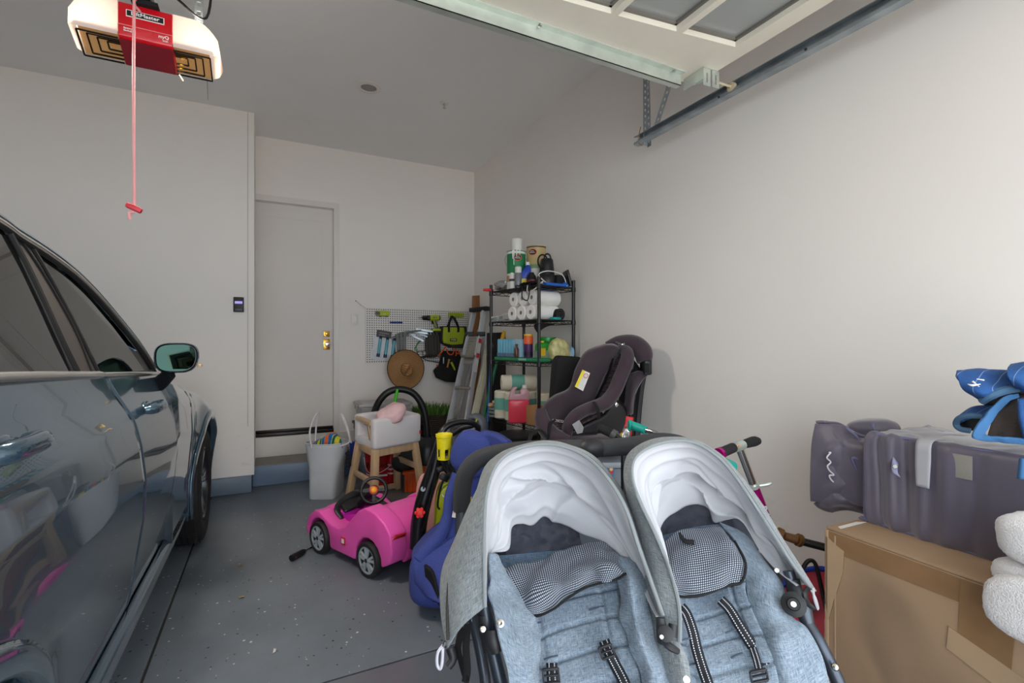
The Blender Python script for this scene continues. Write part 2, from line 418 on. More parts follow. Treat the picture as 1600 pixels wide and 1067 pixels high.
# ---- ceiling speaker / downlight, sprinkler head
a = PZ(576, 136, ZC)
t = thing('ceiling_light', 'round white recessed ceiling light with grey lens', 'ceiling light', (a.x, a.y, ZC))
part('trim_ring', MB().lathe((a.x, a.y, ZC), [(.105, 0), (.10, -.008), (.066, -.012), (.062, -.004), (.062, 0)], 32), TRIM, t)
part('lens', MB().lathe((a.x, a.y, ZC - .003), [(.064, 0), (.06, -.003), (.0, -.004)], 32), mat('lens_grey', (150, 148, 146), 0.5), t)
a = PZ(694.5, 161, ZC)
t = thing('sprinkler_head', 'small chrome fire sprinkler head on ceiling', 'sprinkler', (a.x, a.y, ZC))
part('escutcheon', MB().lathe((a.x, a.y, ZC), [(.04, 0), (.036, -.006), (.016, -.008), (.012, -.004)], 24), mat('white_enamel', (225, 225, 222), 0.3), t)
part('nozzle', MB().lathe((a.x, a.y, ZC - .004), [(.012, 0), (.01, -.02), (.004, -.022), (.004, -.036), (.016, -.038), (.016, -.041), (0, -.042)], 14), mat('nickel', (200, 196, 188), 0.4, 0.3), t)
CHROME = mat('chrome', (215, 215, 215), 0.15, 1.0)
# ================================================================ GARAGE DOOR (open, under the ceiling)
GALV = mat('galvanised_steel', (206, 214, 206), 0.36, 0.6, var=0.16, nscale=7)
GALVD = mat('galvanised_steel_dark', (158, 166, 172), 0.36, 0.65, var=0.2, nscale=12)
CREAM = mat('cream_door_paint', (236, 230, 216), 0.4, var=0.02)
GZ = 2.665; GT = 0.045
gd = thing('garage_door', 'open cream sectional garage door with arched glass panes overhead', 'garage door', (-0.4, 0.6, GZ))
GX0, GX1, GY1 = -2.85, 1.935, 1.80
def arcy(x): return 1.615 - 0.055 * ((x + 0.4) / 1.9) ** 2 - 0.055 * max(0, (x - 0.9)) ** 1.0 - 0.0
panes = []
wid = 0.283; gap = 0.032; x = GX1 - 0.085
while x > GX0 + .3:
    panes.append((x - wid, x)); x -= wid + gap
PY0 = 0.98
fr = MB()
# outer stiles and top rail built as strips that follow the arch
xs = np.linspace(GX0, GX1, 60)
edges = [GX0] + [v for p in reversed(panes) for v in p] + [GX1]
for i in range(len(edges) - 1):
    a_, b_ = edges[i], edges[i + 1]
    isp = any(abs(a_ - p[0]) < 1e-6 for p in panes)
    if isp:
        n = 4
        for j in range(n):
            q0 = a_ + (b_ - a_) * j / n; q1 = a_ + (b_ - a_) * (j + 1) / n
            fr.hexa([(q0, arcy(q0), GZ), (q1, arcy(q1), GZ), (q1, GY1, GZ), (q0, GY1, GZ)], [(q0, arcy(q0), GZ + GT), (q1, arcy(q1), GZ + GT), (q1, GY1, GZ + GT), (q0, GY1, GZ + GT)])
        fr.bx(a_, b_, 0.9, PY0, GZ, GZ + GT)
    else:
        fr.bx(a_, b_, 0.9, GY1, GZ, GZ + GT)
part('top_section', fr, CREAM, gd)
k = NB('grey_pane_glass'); k.col(rgb((176, 180, 180))); k.b.inputs['Roughness'].default_value = 0.12
k.b.inputs['Alpha'].default_value = 0.80; GLS = k.m
SEAL = mat('grey_glazing_bead', (118, 114, 108), 0.6)
for a_, b_ in panes:
    y1 = max(arcy(a_), arcy(b_)) 
    g = part('pane', MB().bx(a_ - .0, b_ + .0, PY0, y1, GZ + .036, GZ + .040), GLS, gd)
    bd = MB(); sw = .012
    bd.bx(b_ - sw, b_, PY0, arcy(b_), GZ + .024, GZ + .036).bx(a_, a_ + sw, PY0, arcy(a_), GZ + .024, GZ + .036)
    bd.hexa([(a_, arcy(a_) - sw, GZ + .024), (b_, arcy(b_) - sw, GZ + .024), (b_, arcy(b_), GZ + .024), (a_, arcy(a_), GZ + .024)], [(a_, arcy(a_) - sw, GZ + .036), (b_, arcy(b_) - sw, GZ + .036), (b_, arcy(b_), GZ + .036), (a_, arcy(a_), GZ + .036)])
    part('bead', bd, SEAL, g)
for i in range(3):
    y1 = 0.895 - i * 0.535
    part('door_section', MB().bx(GX0, GX1, y1 - 0.525, y1, GZ, GZ + GT), CREAM, gd, bevel=0.004)
# steel strut across the far edge (U-shaped)
z0 = GZ - .055
st = MB().bx(GX0 + .1, 1.80, GY1 - .045, GY1 - .042, z0, GZ).bx(GX0 + .1, 1.80, GY1 - .045, GY1 - .015, z0, z0 + .003).bx(GX0 + .1, 1.80, GY1 - .015, GY1 - .012, z0, z0 + .02).bx(GX0 + .1, 1.80, GY1 - .075, GY1 - .045, GZ - .004, GZ)
part('stiffening_strut', st, GALV, gd)
for xx in (0.1, 1.0, 1.74): part('bolt', MB().lathe((xx, GY1 - .06, GZ - .004), [(.009, 0), (.009, -.006), (.004, -.008)], 6), CHROME, gd)
# top roller bracket: two slotted plates and an arm
bk = MB()
def slotplate(mb, x0, x1, y, zz0, zz1):
    cx = (x0 + x1) / 2; s_ = .004; za = zz0 + .015; zb = zz1 - .022
    mb.bx(x0, cx - s_, y - .002, y, zz0, zz1).bx(cx + s_, x1, y - .002, y, zz0, zz1).bx(cx - s_, cx + s_, y - .002, y, zz0, za).bx(cx - s_, cx + s_, y - .002, y, zb, zz1)
slotplate(bk, 1.845, 1.892, 1.66, GZ - .085, GZ - .002); slotplate(bk, 1.898, 1.945, 1.655, GZ - .085, GZ - .002)
bk.bx(1.845, 1.847, 1.66, 1.78, GZ - .055, GZ - .002).bx(1.845, 1.945, 1.655, 1.78, GZ - .004, GZ - .001)
part('roller_bracket', bk, GALV, gd)
part('roller', MB().tube([(1.93, 1.68, GZ - .035), (2.075, 1.68, GZ - .035)], .006, 8).lathe((2.055, 1.68, GZ - .035), [(.01, 0), (.023, .002), (.023, .018), (.01, .02)], 16, (1, 0, 0)), mat('nylon_roller', (205, 190, 160), 0.5), gd)
hb = MB().bx(1.80, 1.93, 0.86, 0.94, GZ - .006, GZ - .001).tube([(1.84, .9, GZ - .02), (2.07, .9, GZ - .02)], .007, 8).bx(1.86, 1.90, .885, .915, GZ - .03, GZ - .004)
part('hinge', hb, GALV, gd); part('roller', MB().lathe((2.055, .9, GZ - .02), [(.01, 0), (.023, .002), (.023, .018), (.01, .02)], 16, (1, 0, 0)), MC['nylon_roller'], gd)
for xx, yy in ((1.82, .88), (1.82, .92), (1.90, .88)): part('bolt', MB().lathe((xx, yy, GZ - .006), [(.009, 0), (.009, -.006), (.004, -.008)], 6), CHROME, gd)
# track
tk = thing('garage_door_track', 'horizontal galvanised steel door track along right wall', 'door track', (2.1, 1.0, GZ))
TY0, TY1 = -0.6, 2.40
zt = GZ - .035
ch = MB()
ch.bx(2.098, 2.101, TY0, TY1, zt - .028, zt + .028)
ch.bx(2.058, 2.101, TY0, TY1, zt - .030, zt - .027).bx(2.058, 2.061, TY0, TY1, zt - .027, zt - .014)
ch.bx(2.070, 2.101, TY0, TY1, zt + .027, zt + .030).bx(2.058, 2.072, TY0, TY1, zt + .020, zt + .023)
part('channel', ch, GALVD, tk)
part('angle_iron', MB().bx(2.102, 2.105, TY0, TY1 - .05, zt - .02, zt + .02).bx(2.102, 2.135, TY0, TY1 - .05, zt + .02, zt + .023), GALVD, tk)
for yy in (1.3, 1.75): part('bolt', MB().lathe((2.057, yy, zt - .02), [(.006, 0), (.006, .003)], 8, (-1, 0, 0)), DARK, tk)
def strap(mb, a, b, w=.032, th=.003, pitch=.038, up=(0, 1, 0)):
    a = Vector(a); b = Vector(b); L = (b - a).length; d = (b - a) / L; r = d.cross(Vector(up)).normalized()
    for sgn in (-1, 1): mb.beam(a + r * sgn * (w * .36), b + r * sgn * (w * .36), w * .28, th, up)
    n = int(L / pitch)
    for i in range(n + 1):
        c = a + d * (i * pitch); mb.beam(c, c + d * min(pitch * .55, L - i * pitch + 1e-4), w * .46, th, up)
hg = MB()
strap(hg, (2.09, 2.33, zt - .05), (2.09, 2.33, ZC)); strap(hg, (2.122, 2.33, zt - .05), (2.122, 2.36, ZC), up=(1, 0, 0)); strap(hg, (2.13, 2.31, zt + .0), (2.20, 1.95, ZC))
part('perforated_hanger', hg, GALVD, tk)
part('safety_wire', MB().tube([(2.07, 2.35, zt + .07), (2.06, 2.36, zt - .02), (2.075, 2.34, zt - .05)], .003, 6, 4), mat('rusty_wire', (150, 112, 70), 0.7), tk)
# ================================================================ DOOR OPENER
OX, OY, OZ = -0.405, 2.20, 2.50
op = thing('garage_door_opener', 'red and white garage door opener with glowing lamps on ceiling', 'door opener', (OX, OY, OZ))
RED = mat('gloss_red', (196, 16, 30), 0.25, coat=0.4); REDD = mat('red_tinted_cover', (118, 30, 40), 0.3)
def sect(xw, shrink=0.0):   # profile in YZ at an x
    s_ = shrink
    return [(xw, OY + s_ * .5, OZ + .085 - s_ * .55), (xw, OY + s_ * .3, OZ + .03), (xw, OY + .004 + s_ * .2, OZ - .035 + s_ * .1), (xw, OY + .115, OZ - .088 + s_ * .35), (xw, OY + .27, OZ + .012 + s_ * .3), (xw, OY + .28, OZ + .085 - s_ * .4)]
def loftx(xs_, f=lambda x: 0.0):
    mb = MB(); secs = [sect(x, f(x)) for x in xs_]; n = len(secs[0]); vs = [p for s_ in secs for p in s_]
    fs = [(i * n + k_, i * n + (k_ + 1) % n, (i + 1) * n + (k_ + 1) % n, (i + 1) * n + k_) for i in range(len(secs) - 1) for k_ in range(n)]
    fs += [tuple(range(n - 1, -1, -1)), tuple((len(secs) - 1) * n + k_ for k_ in range(n))]
    return mb.add(vs, fs)
part('red_housing', loftx([OX - .082, OX + .082]), RED, op, bevel=0.004)
e = OZ
part('underside_cover', MB().hexa([(OX - .08, OY + .012, e - .043), (OX + .08, OY + .012, e - .043), (OX + .08, OY + .108, e - .087), (OX - .08, OY + .108, e - .087)], [(OX - .08, OY + .008, e - .047), (OX + .08, OY + .008, e - .047), (OX + .08, OY + .104, e - .091), (OX - .08, OY + .104, e - .091)]), REDD, op)
k = NB('lit_lamp_lens'); k.n.remove(k.b)
tr = k.add('ShaderNodeBsdfTranslucent'); tr.inputs[0].default_value = (1, .93, .84, 1)
df = k.add('ShaderNodeBsdfDiffuse'); df.inputs[0].default_value = (.85, .85, .86, 1)
mx = k.add('ShaderNodeMixShader'); mx.inputs[0].default_value = .45; k.l.new(tr.outputs[0], mx.inputs[1]); k.l.new(df.outputs[0], mx.inputs[2]); k.l.new(mx.outputs[0], k.out.inputs[0])
LENS = k.m
for sg in (-1, 1):
    x0 = OX + sg * .083; x1 = OX + sg * .225
    W = .142
    def shr(x): 
        q = abs(x - x0) / W
        return 0.0 if q < .45 else .075 * ((q - .45) / .55) ** 2.2
    mb = MB(); xs_ = [x0 + (x1 - x0) * q for q in (0, .2, .45, .6, .72, .82, .9, .96, 1.0)]
    secs = [sect(x, shr(x)) for x in xs_]; n = 6; vs = [p for s_ in secs for p in s_]
    fs = []
    for i in range(len(secs) - 1):
        for k_ in range(n):
            if k_ == 2 and 0 <= i < 5: continue       # open window for the reflector grille
            if k_ in (3, ): continue
            fs.append((i * n + k_, i * n + (k_ + 1) % n, (i + 1) * n + (k_ + 1) % n, (i + 1) * n + k_))
    fs.append(tuple((len(secs) - 1) * n + k_ for k_ in range(n)))
    mb.add(vs, fs)
    lens = part('lamp_cover', mb, LENS, op, smooth=50)
    # slatted reflector in the window under the lens
    gr = MB(); nrm = Vector((0, .053, .111)).normalized(); fwd = Vector((0, .111, -.053)).normalized(); xa = Vector((sg, 0, 0)); o_ = Vector((x0, OY + .012, OZ - .043))
    up_ = Vector((0, .03, .07)).normalized()
    for q in range(4):
        wq = .118 - q * .026; hq = .112 - q * .026; c0 = o_ + fwd * (q * .013) + xa * 0.0 + up_ * (q * .006)
        c1 = c0 + xa * wq; c2 = c1 + fwd * hq * .92; c3 = c0 + fwd * hq * .92
        for p_, r_ in ((c0, c1), (c1, c2), (c2, c3)): gr.beam(p_, r_, .005, .004, up_)
    part('reflector_grille', gr, mat('dark_bronze_reflector', (70, 60, 50), 0.25, 0.8), op)
    part('grille_plate', MB().hexa([o_ + up_ * .03, o_ + xa * .12 + up_ * .03, o_ + xa * .12 + fwd * .12 + up_ * .03, o_ + fwd * .12 + up_ * .03], [o_ + up_ * .033, o_ + xa * .12 + up_ * .033, o_ + xa * .12 + fwd * .12 + up_ * .033, o_ + fwd * .12 + up_ * .033]), mat('self_glowing_plate', (170, 130, 84), 0.3, 0.3, emit=0.22), op)  # plate glows by itself, painting in the lamplight behind the grille
    al = bpy.data.lights.new('lamp_fill_down', 'AREA'); al.shape = 'DISK'; al.size = .16; al.energy = 7; al.color = (1, .90, .79); al.spread = math.radians(178)  # extra area light added under the lens to brighten the room
    ao = bpy.data.objects.new('lamp_fill_down', al); col.objects.link(ao); ao.parent = op; ao.location = (sg * .145, .075, -.086); ao.rotation_euler = (math.radians(-14), 0, 0)
    ul = bpy.data.lights.new('lamp_fill_up', 'AREA'); ul.shape = 'DISK'; ul.size = .12; ul.energy = 1.3; ul.color = (1, .92, .84); ul.spread = math.radians(179)  # extra area light added above the lens to brighten the ceiling
    uo = bpy.data.objects.new('lamp_fill_up', ul); col.objects.link(uo); uo.parent = op; uo.location = (sg * .145, .14, .10); uo.rotation_euler = (math.pi, 0, 0)
    pl = bpy.data.lights.new('lamp_bulb', 'POINT'); pl.energy = 0.42; pl.color = (1, .80, .58); pl.shadow_soft_size = .02
    po = bpy.data.objects.new('lamp_bulb', pl); col.objects.link(po); po.parent = op; po.location = (sg * .165, .10, .0)
TW = mat('white_print', (240, 236, 232), 0.5)
R_f = frame_rot((1, 0, 0), (0, -.0, 1))
fy = OY + .0
part('badge', MB().bx(OX - .057, OX + .057, fy - .003, fy + .002, OZ + .036, OZ + .060), TW, op)
part('badge', MB().bx(OX - .0545, OX + .0545, fy - .0045, fy - .002, OZ + .0385, OZ + .0575), BLACKP, op)
text('lettering', 'LiftMaster', .0185, (OX, fy - .0047, OZ + .048), R_f, TW, op, sx=1.12)
part('stripe', MB().bx(OX - .082, OX + .082, fy - .001, fy + .004, OZ + .003, OZ + .0045), mat('pale_pink_line', (230, 150, 150), 0.4), op)
text('lettering', 'Battery\nBackup', .0085, (OX - .052, fy - .002, OZ - .012), R_f, TW, op)
text('lettering', 'myQ', .016, (OX + .055, fy - .001, OZ - .010), R_f, TW, op); text('lettering', 'WiFi', .009, (OX + .06, fy - .001, OZ - .024), R_f, TW, op)
part('rail', MB().bx(OX - .018, OX + .018, YF + .0, OY + .2, OZ + .10, OZ + .145), BLACKM, op)
part('rail_bracket', MB().bx(OX - .04, OX + .04, OY - .02, OY + .12, OZ + .085, OZ + .10), BLACKM, op)
hs = MB(); strap(hs, (OX + .15, OY + .14, OZ + .05), (OX + .15, OY + .14, ZC), w=.03); strap(hs, (OX - .15, OY + .14, OZ + .05), (OX - .15, OY + .14, ZC), w=.03)
part('perforated_hanger', hs, mat('steel_strap', (140, 148, 146), 0.4, .6), op)
part('power_cable', MB().tube([(OX - .03, OY + .08, OZ + .10), (OX + .02, OY - .03, OZ + .2), (OX + .1, OY + .0, OZ + .145), (OX + .18, OY + .1, OZ + .16), (OX + .20, OY + .14, OZ + .4)], .005, 6, 6), BLACKP, op)
part('antenna_wire', MB().tube([(OX + .09, OY + .10, OZ - .09), (OX + .105, OY + .08, OZ - .12)], .0012, 5), mat('yellow_wire', (225, 190, 40), 0.5), op)
part('sensor_wire', MB().tube([(OX + .17, OY + .2, OZ + .05), (PZ(389, 1000, 1)[0] * 0 + PZ(325, 158, ZC - .02).x, PZ(325, 158, ZC - .02).y, ZC - .01)], .0018, 5), mat('thin_wire', (150, 120, 110), 0.6), op)
# ---- release cord
CORD = mat('pink_red_cord', (222, 150, 150), 0.7, bump=0.3, bscale=300)
ry = 2.0
ca, cb = PY(211, 20, ry), PY(210, 318, ry)
rc = thing('release_cord', 'red and white emergency release cord with red handle', 'cord', (cb.x, ry, cb.z - .05))
part('rope', MB().tube([(cb.x, ry, OZ + .11), (cb.x - .002, ry, 2.2), (cb.x, ry, cb.z - .01)], .0045, 8, 4).tube([(cb.x, ry, cb.z - .03), (cb.x - .013, ry - .003, cb.z - .032), (cb.x - .012, ry, cb.z - .055)], .005, 8, 4), CORD, rc)
part('pull_handle', MB().beam((cb.x - .022, ry, cb.z - .006), (cb.x + .02, ry, cb.z - .024), .02, .017), mat('red_plastic', (190, 30, 44), 0.4), rc, bevel=0.005)
part('trolley', MB().bx(cb.x - .03, cb.x + .03, ry - .06, ry + .06, OZ + .09, OZ + .15), BLACKP, rc, bevel=0.005)
part('rope', MB().tube([(cb.x + .03, ry + .05, OZ + .11), (OX - .03, OY - .012, OZ + .09), (OX - .015, OY - .008, OZ + .06)], .0045, 8, 3), CORD, rc)
# ================================================================ CAR
k = NB('blue_grey_car_paint'); k.col(rgb((80, 106, 124))); k.b.inputs['Metallic'].default_value = 0.65
k.b.inputs['Roughness'].default_value = 0.16; k.b.inputs['Coat Weight'].default_value = 1.0; k.b.inputs['Coat Roughness'].default_value = 0.015
PAINT = k.m
def glassmat(name, tint, alpha):
    k = NB(name); k.n.remove(k.b)
    t_ = k.add('ShaderNodeBsdfTransparent'); t_.inputs[0].default_value = rgb(tint)
    g_ = k.add('ShaderNodeBsdfGlossy'); g_.inputs['Roughness'].default_value = 0.01; g_.inputs[0].default_value = (1, 1, 1, 1)
    fr_ = k.add('ShaderNodeFresnel'); fr_.inputs[0].default_value = 1.75
    m_ = k.add('ShaderNodeMixShader'); k.l.new(k.math('MINIMUM', k.math('ADD', fr_.outputs[0], alpha), 1.0), m_.inputs[0]); k.l.new(t_.outputs[0], m_.inputs[1]); k.l.new(g_.outputs[0], m_.inputs[2])
    k.l.new(m_.outputs[0], k.out.inputs[0]); return k.m
CGF = glassmat('green_tinted_car_glass', (196, 226, 210), 0.0)
CGR = glassmat('dark_privacy_glass', (92, 88, 86), 0.04)
GBLK = mat('gloss_black_trim', (16, 16, 18), 0.12); RUB = mat('tyre_rubber', (24, 23, 23), 0.75, bump=0.2); SATIN = mat('satin_aluminium_trim', (205, 203, 198), 0.25, 0.9)
TRIMG = mat('grey_pillar_trim', (56, 52, 50), 0.5)
XC = -1.40
AR = 0.445; WZ = 0.40; WF, WR = 3.965, 0.90          # arch radius, wheel centre height, axles
def beltz(Y):
    if Y < 2.9: return 1.225 + (2.9 - Y) * 0.030 if Y > 0 else 1.312
    return float(np.interp(Y, [2.9, 3.3, 3.7, 4.1, 4.4, 4.7, 4.86], [1.225, 1.155, 1.10, 1.045, 0.99, 0.90, 0.80]))
def botz(Y):
    z = 0.30 + 0.0 * Y
    for yc in (WF, WR):
        d = abs(Y - yc)
        if d < AR: z = max(z, WZ + math.sqrt(max(0, AR * AR - d * d)))
    return z
def bodyx(Y, z):
    bz = beltz(Y); x = float(np.interp(z, [0.28, 0.34, 0.42, 0.55, 0.72, 0.85, 0.98, 1.08, 1.18, 1.32], [-.50, -.475, -.455, -.435, -.410, -.402, -.412, -.430, -.475, -.525]))
    if Y > 2.9:      # fender shoulder rolls inward at its own top
        x = float(np.interp(bz - z, [0.0, .03, .08, .15, .3, .6], [-.56, -.475, -.425, -.405, -.40, -.43]))
        x -= 0.0
    for yc in (WF, WR):
        d = math.hypot(Y - yc, z - WZ) - AR
        amp = .008 + .040 * min(1, max(0, (Y - (yc - .42)) / .36)) if yc == WF else .022
        x += amp * math.exp(-(max(d, 0) / 0.10) ** 2) * (1 if z < .95 else math.exp(-((z - .95) / .08) ** 2))
    x += 0.012 * math.exp(-((z - (0.93 + (Y - 2) * -.03)) / 0.02) ** 2) * 0
    if Y > 4.3: x -= 0.55 * ((Y - 4.3) / 0.56) ** 2.2
    if Y < -.3: x -= 0.3 * ((-.3 - Y) / 0.7) ** 2
    return x
car = thing('car', 'blue-grey metallic SUV parked along the left side of garage', 'car', (XC, 1.9, 0))
def panel(Yl, Yr, zb=None, zt=None, n=40, m=22, dense=False, side=1):
    mb = MB(); vs = []
    for i in range(m):
        t_ = i / (m - 1)
        for j in range(n):
            s_ = j / (n - 1)
            ya, yb = Yl(t_), Yr(t_); Y = ya + (yb - ya) * s_
            b_ = botz(Y) if zb is None else zb(Y); tp = beltz(Y) if zt is None else zt(Y)
            z = b_ + (tp - b_) * (t_ ** .9)
            x = bodyx(Y, z); 
            if side < 0: x = 2 * XC - x
            vs.append((x, Y, z))
    return mb.add(vs, [(i * n + j, i * n + j + 1, (i + 1) * n + j + 1, (i + 1) * n + j) for i in range(m - 1) for j in range(n - 1)])
g = .004
lin_ = lambda pts: (lambda t_: float(np.interp(t_, [p[0] for p in pts], [p[1] for p in pts])))
S12 = lin_([(0, 2.20), (.35, 2.20), (.8, 2.14), (1, 2.08)])       # rear / front door seam
S23 = lin_([(0, 3.42), (1, 3.37)])                                 # front door / fender
def S01(t_):      # rear edge of the rear door: follows the wheel arch, then runs up to the pillar
    z = .36 + .915 * t_ ** .9; r = AR + .046
    if z - WZ >= r: return .88
    return max(.88, WR + math.sqrt(r * r - max(0, z - WZ) ** 2))
pk = dict(solid=0.012, off=-1, smooth=60)
for sd in (1, -1):
    part('front_fender', panel(lambda t_: S23(t_) + g, lambda t_: 4.86, n=90, side=sd), PAINT, car, **pk)
    part('front_door', panel(lambda t_: S12(t_) + g, lambda t_: S23(t_) - g, zb=lambda Y: .36, side=sd), PAINT, car, **pk)
    part('rear_door', panel(lambda t_: S01(t_) + g, lambda t_: S12(t_) - g, zb=lambda Y: .36, n=60, m=70, side=sd), PAINT, car, **pk)
    part('rear_quarter', panel(lambda t_: -1.0, lambda t_: .88 - g, n=110, side=sd), PAINT, car, **pk)
def flare(yc, sd):     # rounded arch lip with inner return
    mb = MB(); vs = []; n = 40; R = [(AR + .050, 0.003), (AR + .035, .010), (AR + .004, .012), (AR - .004, .004), (AR - .004, -.09)]
    for i in range(n + 1):
        a = math.radians(-13 + 206 * i / n)
        for r, dx in R:
            Y = yc + r * math.cos(a); z = WZ + r * math.sin(a); z = max(z, .285)
            x = bodyx(yc + (AR + .05) * math.cos(a), max(.3, WZ + (AR + .05) * math.sin(a))) + dx
            vs.append((x if sd > 0 else 2 * XC - x, Y, z))
    q = len(R)
    return mb.add(vs, [(i * q + j, i * q + j + 1, (i + 1) * q + j + 1, (i + 1) * q + j) for i in range(n) for j in range(q - 1)])
for sd in (1, -1):
    for yc in (WF, WR): part('wheel_arch_lip', flare(yc, sd), PAINT, car, smooth=50, solid=.006)
    rk = MB(); pr = [(-.462, .385), (-.440, .362), (-.436, .335), (-.446, .30), (-.47, .262), (-.52, .235)]
    vs = []; ys = np.linspace(1.30, 3.56, 30)
    for Y in ys:
        for x, z in pr: vs.append((x if sd > 0 else 2 * XC - x, Y, z))
    q = len(pr); rk.add(vs, [(i * q + j, i * q + j + 1, (i + 1) * q + j + 1, (i + 1) * q + j) for i in range(len(ys) - 1) for j in range(q - 1)])
    part('sill', rk, PAINT, car, smooth=30, solid=.01)
# under body, inner liner (dark)
ub = MB().bx(2 * XC + .56, -.56, 1.36, 3.50, .24, .34).bx(2 * XC + .9, -.80, -.95, 4.7, .22, .30)
part('underbody', ub, BLACKM, car)
for yc in (WF, WR):
    for sd in (1, -1):
        li = MB(); vs = []; n = 24
        for i in range(n + 1):
            a = math.radians(-10 + 200 * i / n)
            for x in (-.43, -.72): vs.append((x if sd > 0 else 2 * XC - x, yc + (AR + .004) * math.cos(a), WZ + (AR + .004) * math.sin(a)))
        li.add(vs, [(i * 2, i * 2 + 1, i * 2 + 3, i * 2 + 2) for i in range(n)])
        part('wheel_liner', li, BLACKM, car, solid=.01)
# wheels
TR = .392
for yc in (WF, WR):
    for sd in (1, -1):
        xo = -.385 if sd > 0 else 2 * XC + .385; ax = Vector((-sd, 0, 0)); c = Vector((xo, yc, TR))
        tw = MB(); prof = [(.245, .02), (.30, .0), (.352, .004), (.378, .016), (TR - .004, .034), (TR - .001, .05)]
        for q in range(5):
            h0 = .055 + q * .032
            prof += [(TR, h0), (TR, h0 + .025), (TR - .008, h0 + .026), (TR - .008, h0 + .031)]
        prof += [(TR, .215), (TR - .004, .228), (.375, .24), (.30, .25), (.245, .24)]
        tw.lathe(c, prof, 64, ax, caps=False)
        wt = part('tyre', tw, RUB, car, smooth=35)
        gr_ = MB()       # cross grooves of the tread, only as proud lugs
        for q in range(84):
            a = 2 * math.pi * q / 84; e1 = Vector((0, math.cos(a), math.sin(a)))
            for h0 in (.036, .218):
                p_ = c + ax * (h0 + .003) + e1 * (TR - .002); gr_.box(p_, (.018, .016, .008), Matrix.Rotation(a, 3, 'X'))
        tag(part('tread_lugs', gr_, RUB, wt), kind='stuff')
        rim = MB().lathe(c, [(.245, .02), (.235, .012), (.225, .03), (.222, .21), (.235, .235)], 40, ax, caps=False).lathe(c + ax * .12, [(.0, 0), (.222, .002)], 40, ax)
        part('rim', rim, mat('dark_alloy', (70, 72, 76), .25, .9), wt)
        sp_ = MB().lathe(c, [(0, .035), (.05, .03), (.065, .05), (.03, .08)], 20, ax)
        for q in range(5):
            for dq in (-.13, .13):
                a = 2 * math.pi * q / 5; e1 = Vector((0, math.cos(a), math.sin(a))); e2 = Vector((0, math.cos(a + dq), math.sin(a + dq)))
                sp_.beam(c + ax * .05 + e1 * .04, c + ax * .035 + e2 * .228, .026, .03, ax)
        part('spokes', sp_, mat('bright_alloy', (185, 186, 188), .2, .95), wt, bevel=.003)
# greenhouse: glass plane of the right side
PN = Vector((1, 0, .33)); PP0 = (-.50, 0, 1.22)
def gp(x, y, d=0.0):
    q = PPL(x, y, PP0, PN); return q + PN.normalized() * d
def gl(px, d, th):
    return MB().prism([gp(x, y, d) for x, y in px], PN.normalized() * -th)
def mir(mb):
    o_ = MB(); o_.v = [Vector((2 * XC - p.x, p.y, p.z)) for p in mb.v]; o_.f = [tuple(reversed(f)) for f in mb.f]; return o_
RG = [(-420, 210), (-150, 266), (0, 356), (14, 372), (40, 421), (66, 478), (92, 535), (112, 583), (60, 585.5), (0, 588.5), (-420, 612)]
FG = [(47, 386), (60, 393), (85, 413), (110, 437), (142, 470), (176, 510), (204, 547), (222, 573), (228, 581.5), (148, 583)]
for nm, px, mt in (('rear_window', RG, CGR), ('front_window', FG, CGF)):
    q = gl(px, 0.0, .005); part(nm, q, mt, car); part(nm, mir(q), mt, car)
BP = [(0, 352), (47, 386), (152, 583), (116, 584), (92, 534), (66, 477), (38, 418), (14, 370)]
q = gl(BP, .002, .012); part('pillar_cover', q, TRIMG, car); part('pillar_cover', mir(q), TRIMG, car)
def line3(px, d=.004, k_=4): return [gp(x, y, d) for x, y in px], k_
for px, r in (([(12, 366), (40, 418), (68, 477), (94, 534), (119, 584)], .009), ([(24, 368), (52, 408), (84, 460), (118, 523), (142, 583)], .004), ([(45, 384), (76, 436), (108, 496), (134, 548), (151, 583)], .007)):
    q = MB().tube([gp(x, y, .004) for x, y in px], r, 8, 5); part('window_seal', q, BLACKM, car); part('window_seal', mir(q), BLACKM, car)
TOPL = [(-430, 205), (-150, 258), (-60, 316), (0, 351), (25, 369), (67, 395), (111, 427), (146, 460), (182, 501), (216, 543), (239, 578)]
q = MB().tube([gp(x, y + 3.5, .006) for x, y in TOPL], .010, 8, 4); part('window_seal', q, BLACKM, car); part('window_seal', mir(q), BLACKM, car)
q = MB().tube([gp(x, y - 2.5, .004) for x, y in TOPL], .011, 8, 4, flat=.8); part('window_top_trim', q, SATIN, car); part('window_top_trim', mir(q), SATIN, car)
q = MB().tube([gp(-430, 622, .012), gp(0, 592.5, .012), gp(150, 587.5, .012)], .012, 8, 4).tube([gp(153, 587.5, .012), gp(236, 584.5, .010), gp(243, 584.5, .006)], .009, 8, 3)
part('belt_trim', q, SATIN, car, smooth=60); part('belt_trim', mir(q), SATIN, car, smooth=60)
q = gl([(228, 581), (205, 548), (216, 548), (241, 583)], .0, .006); part('quarter_trim', q, BLACKP, car); part('quarter_trim', mir(q), BLACKP, car)
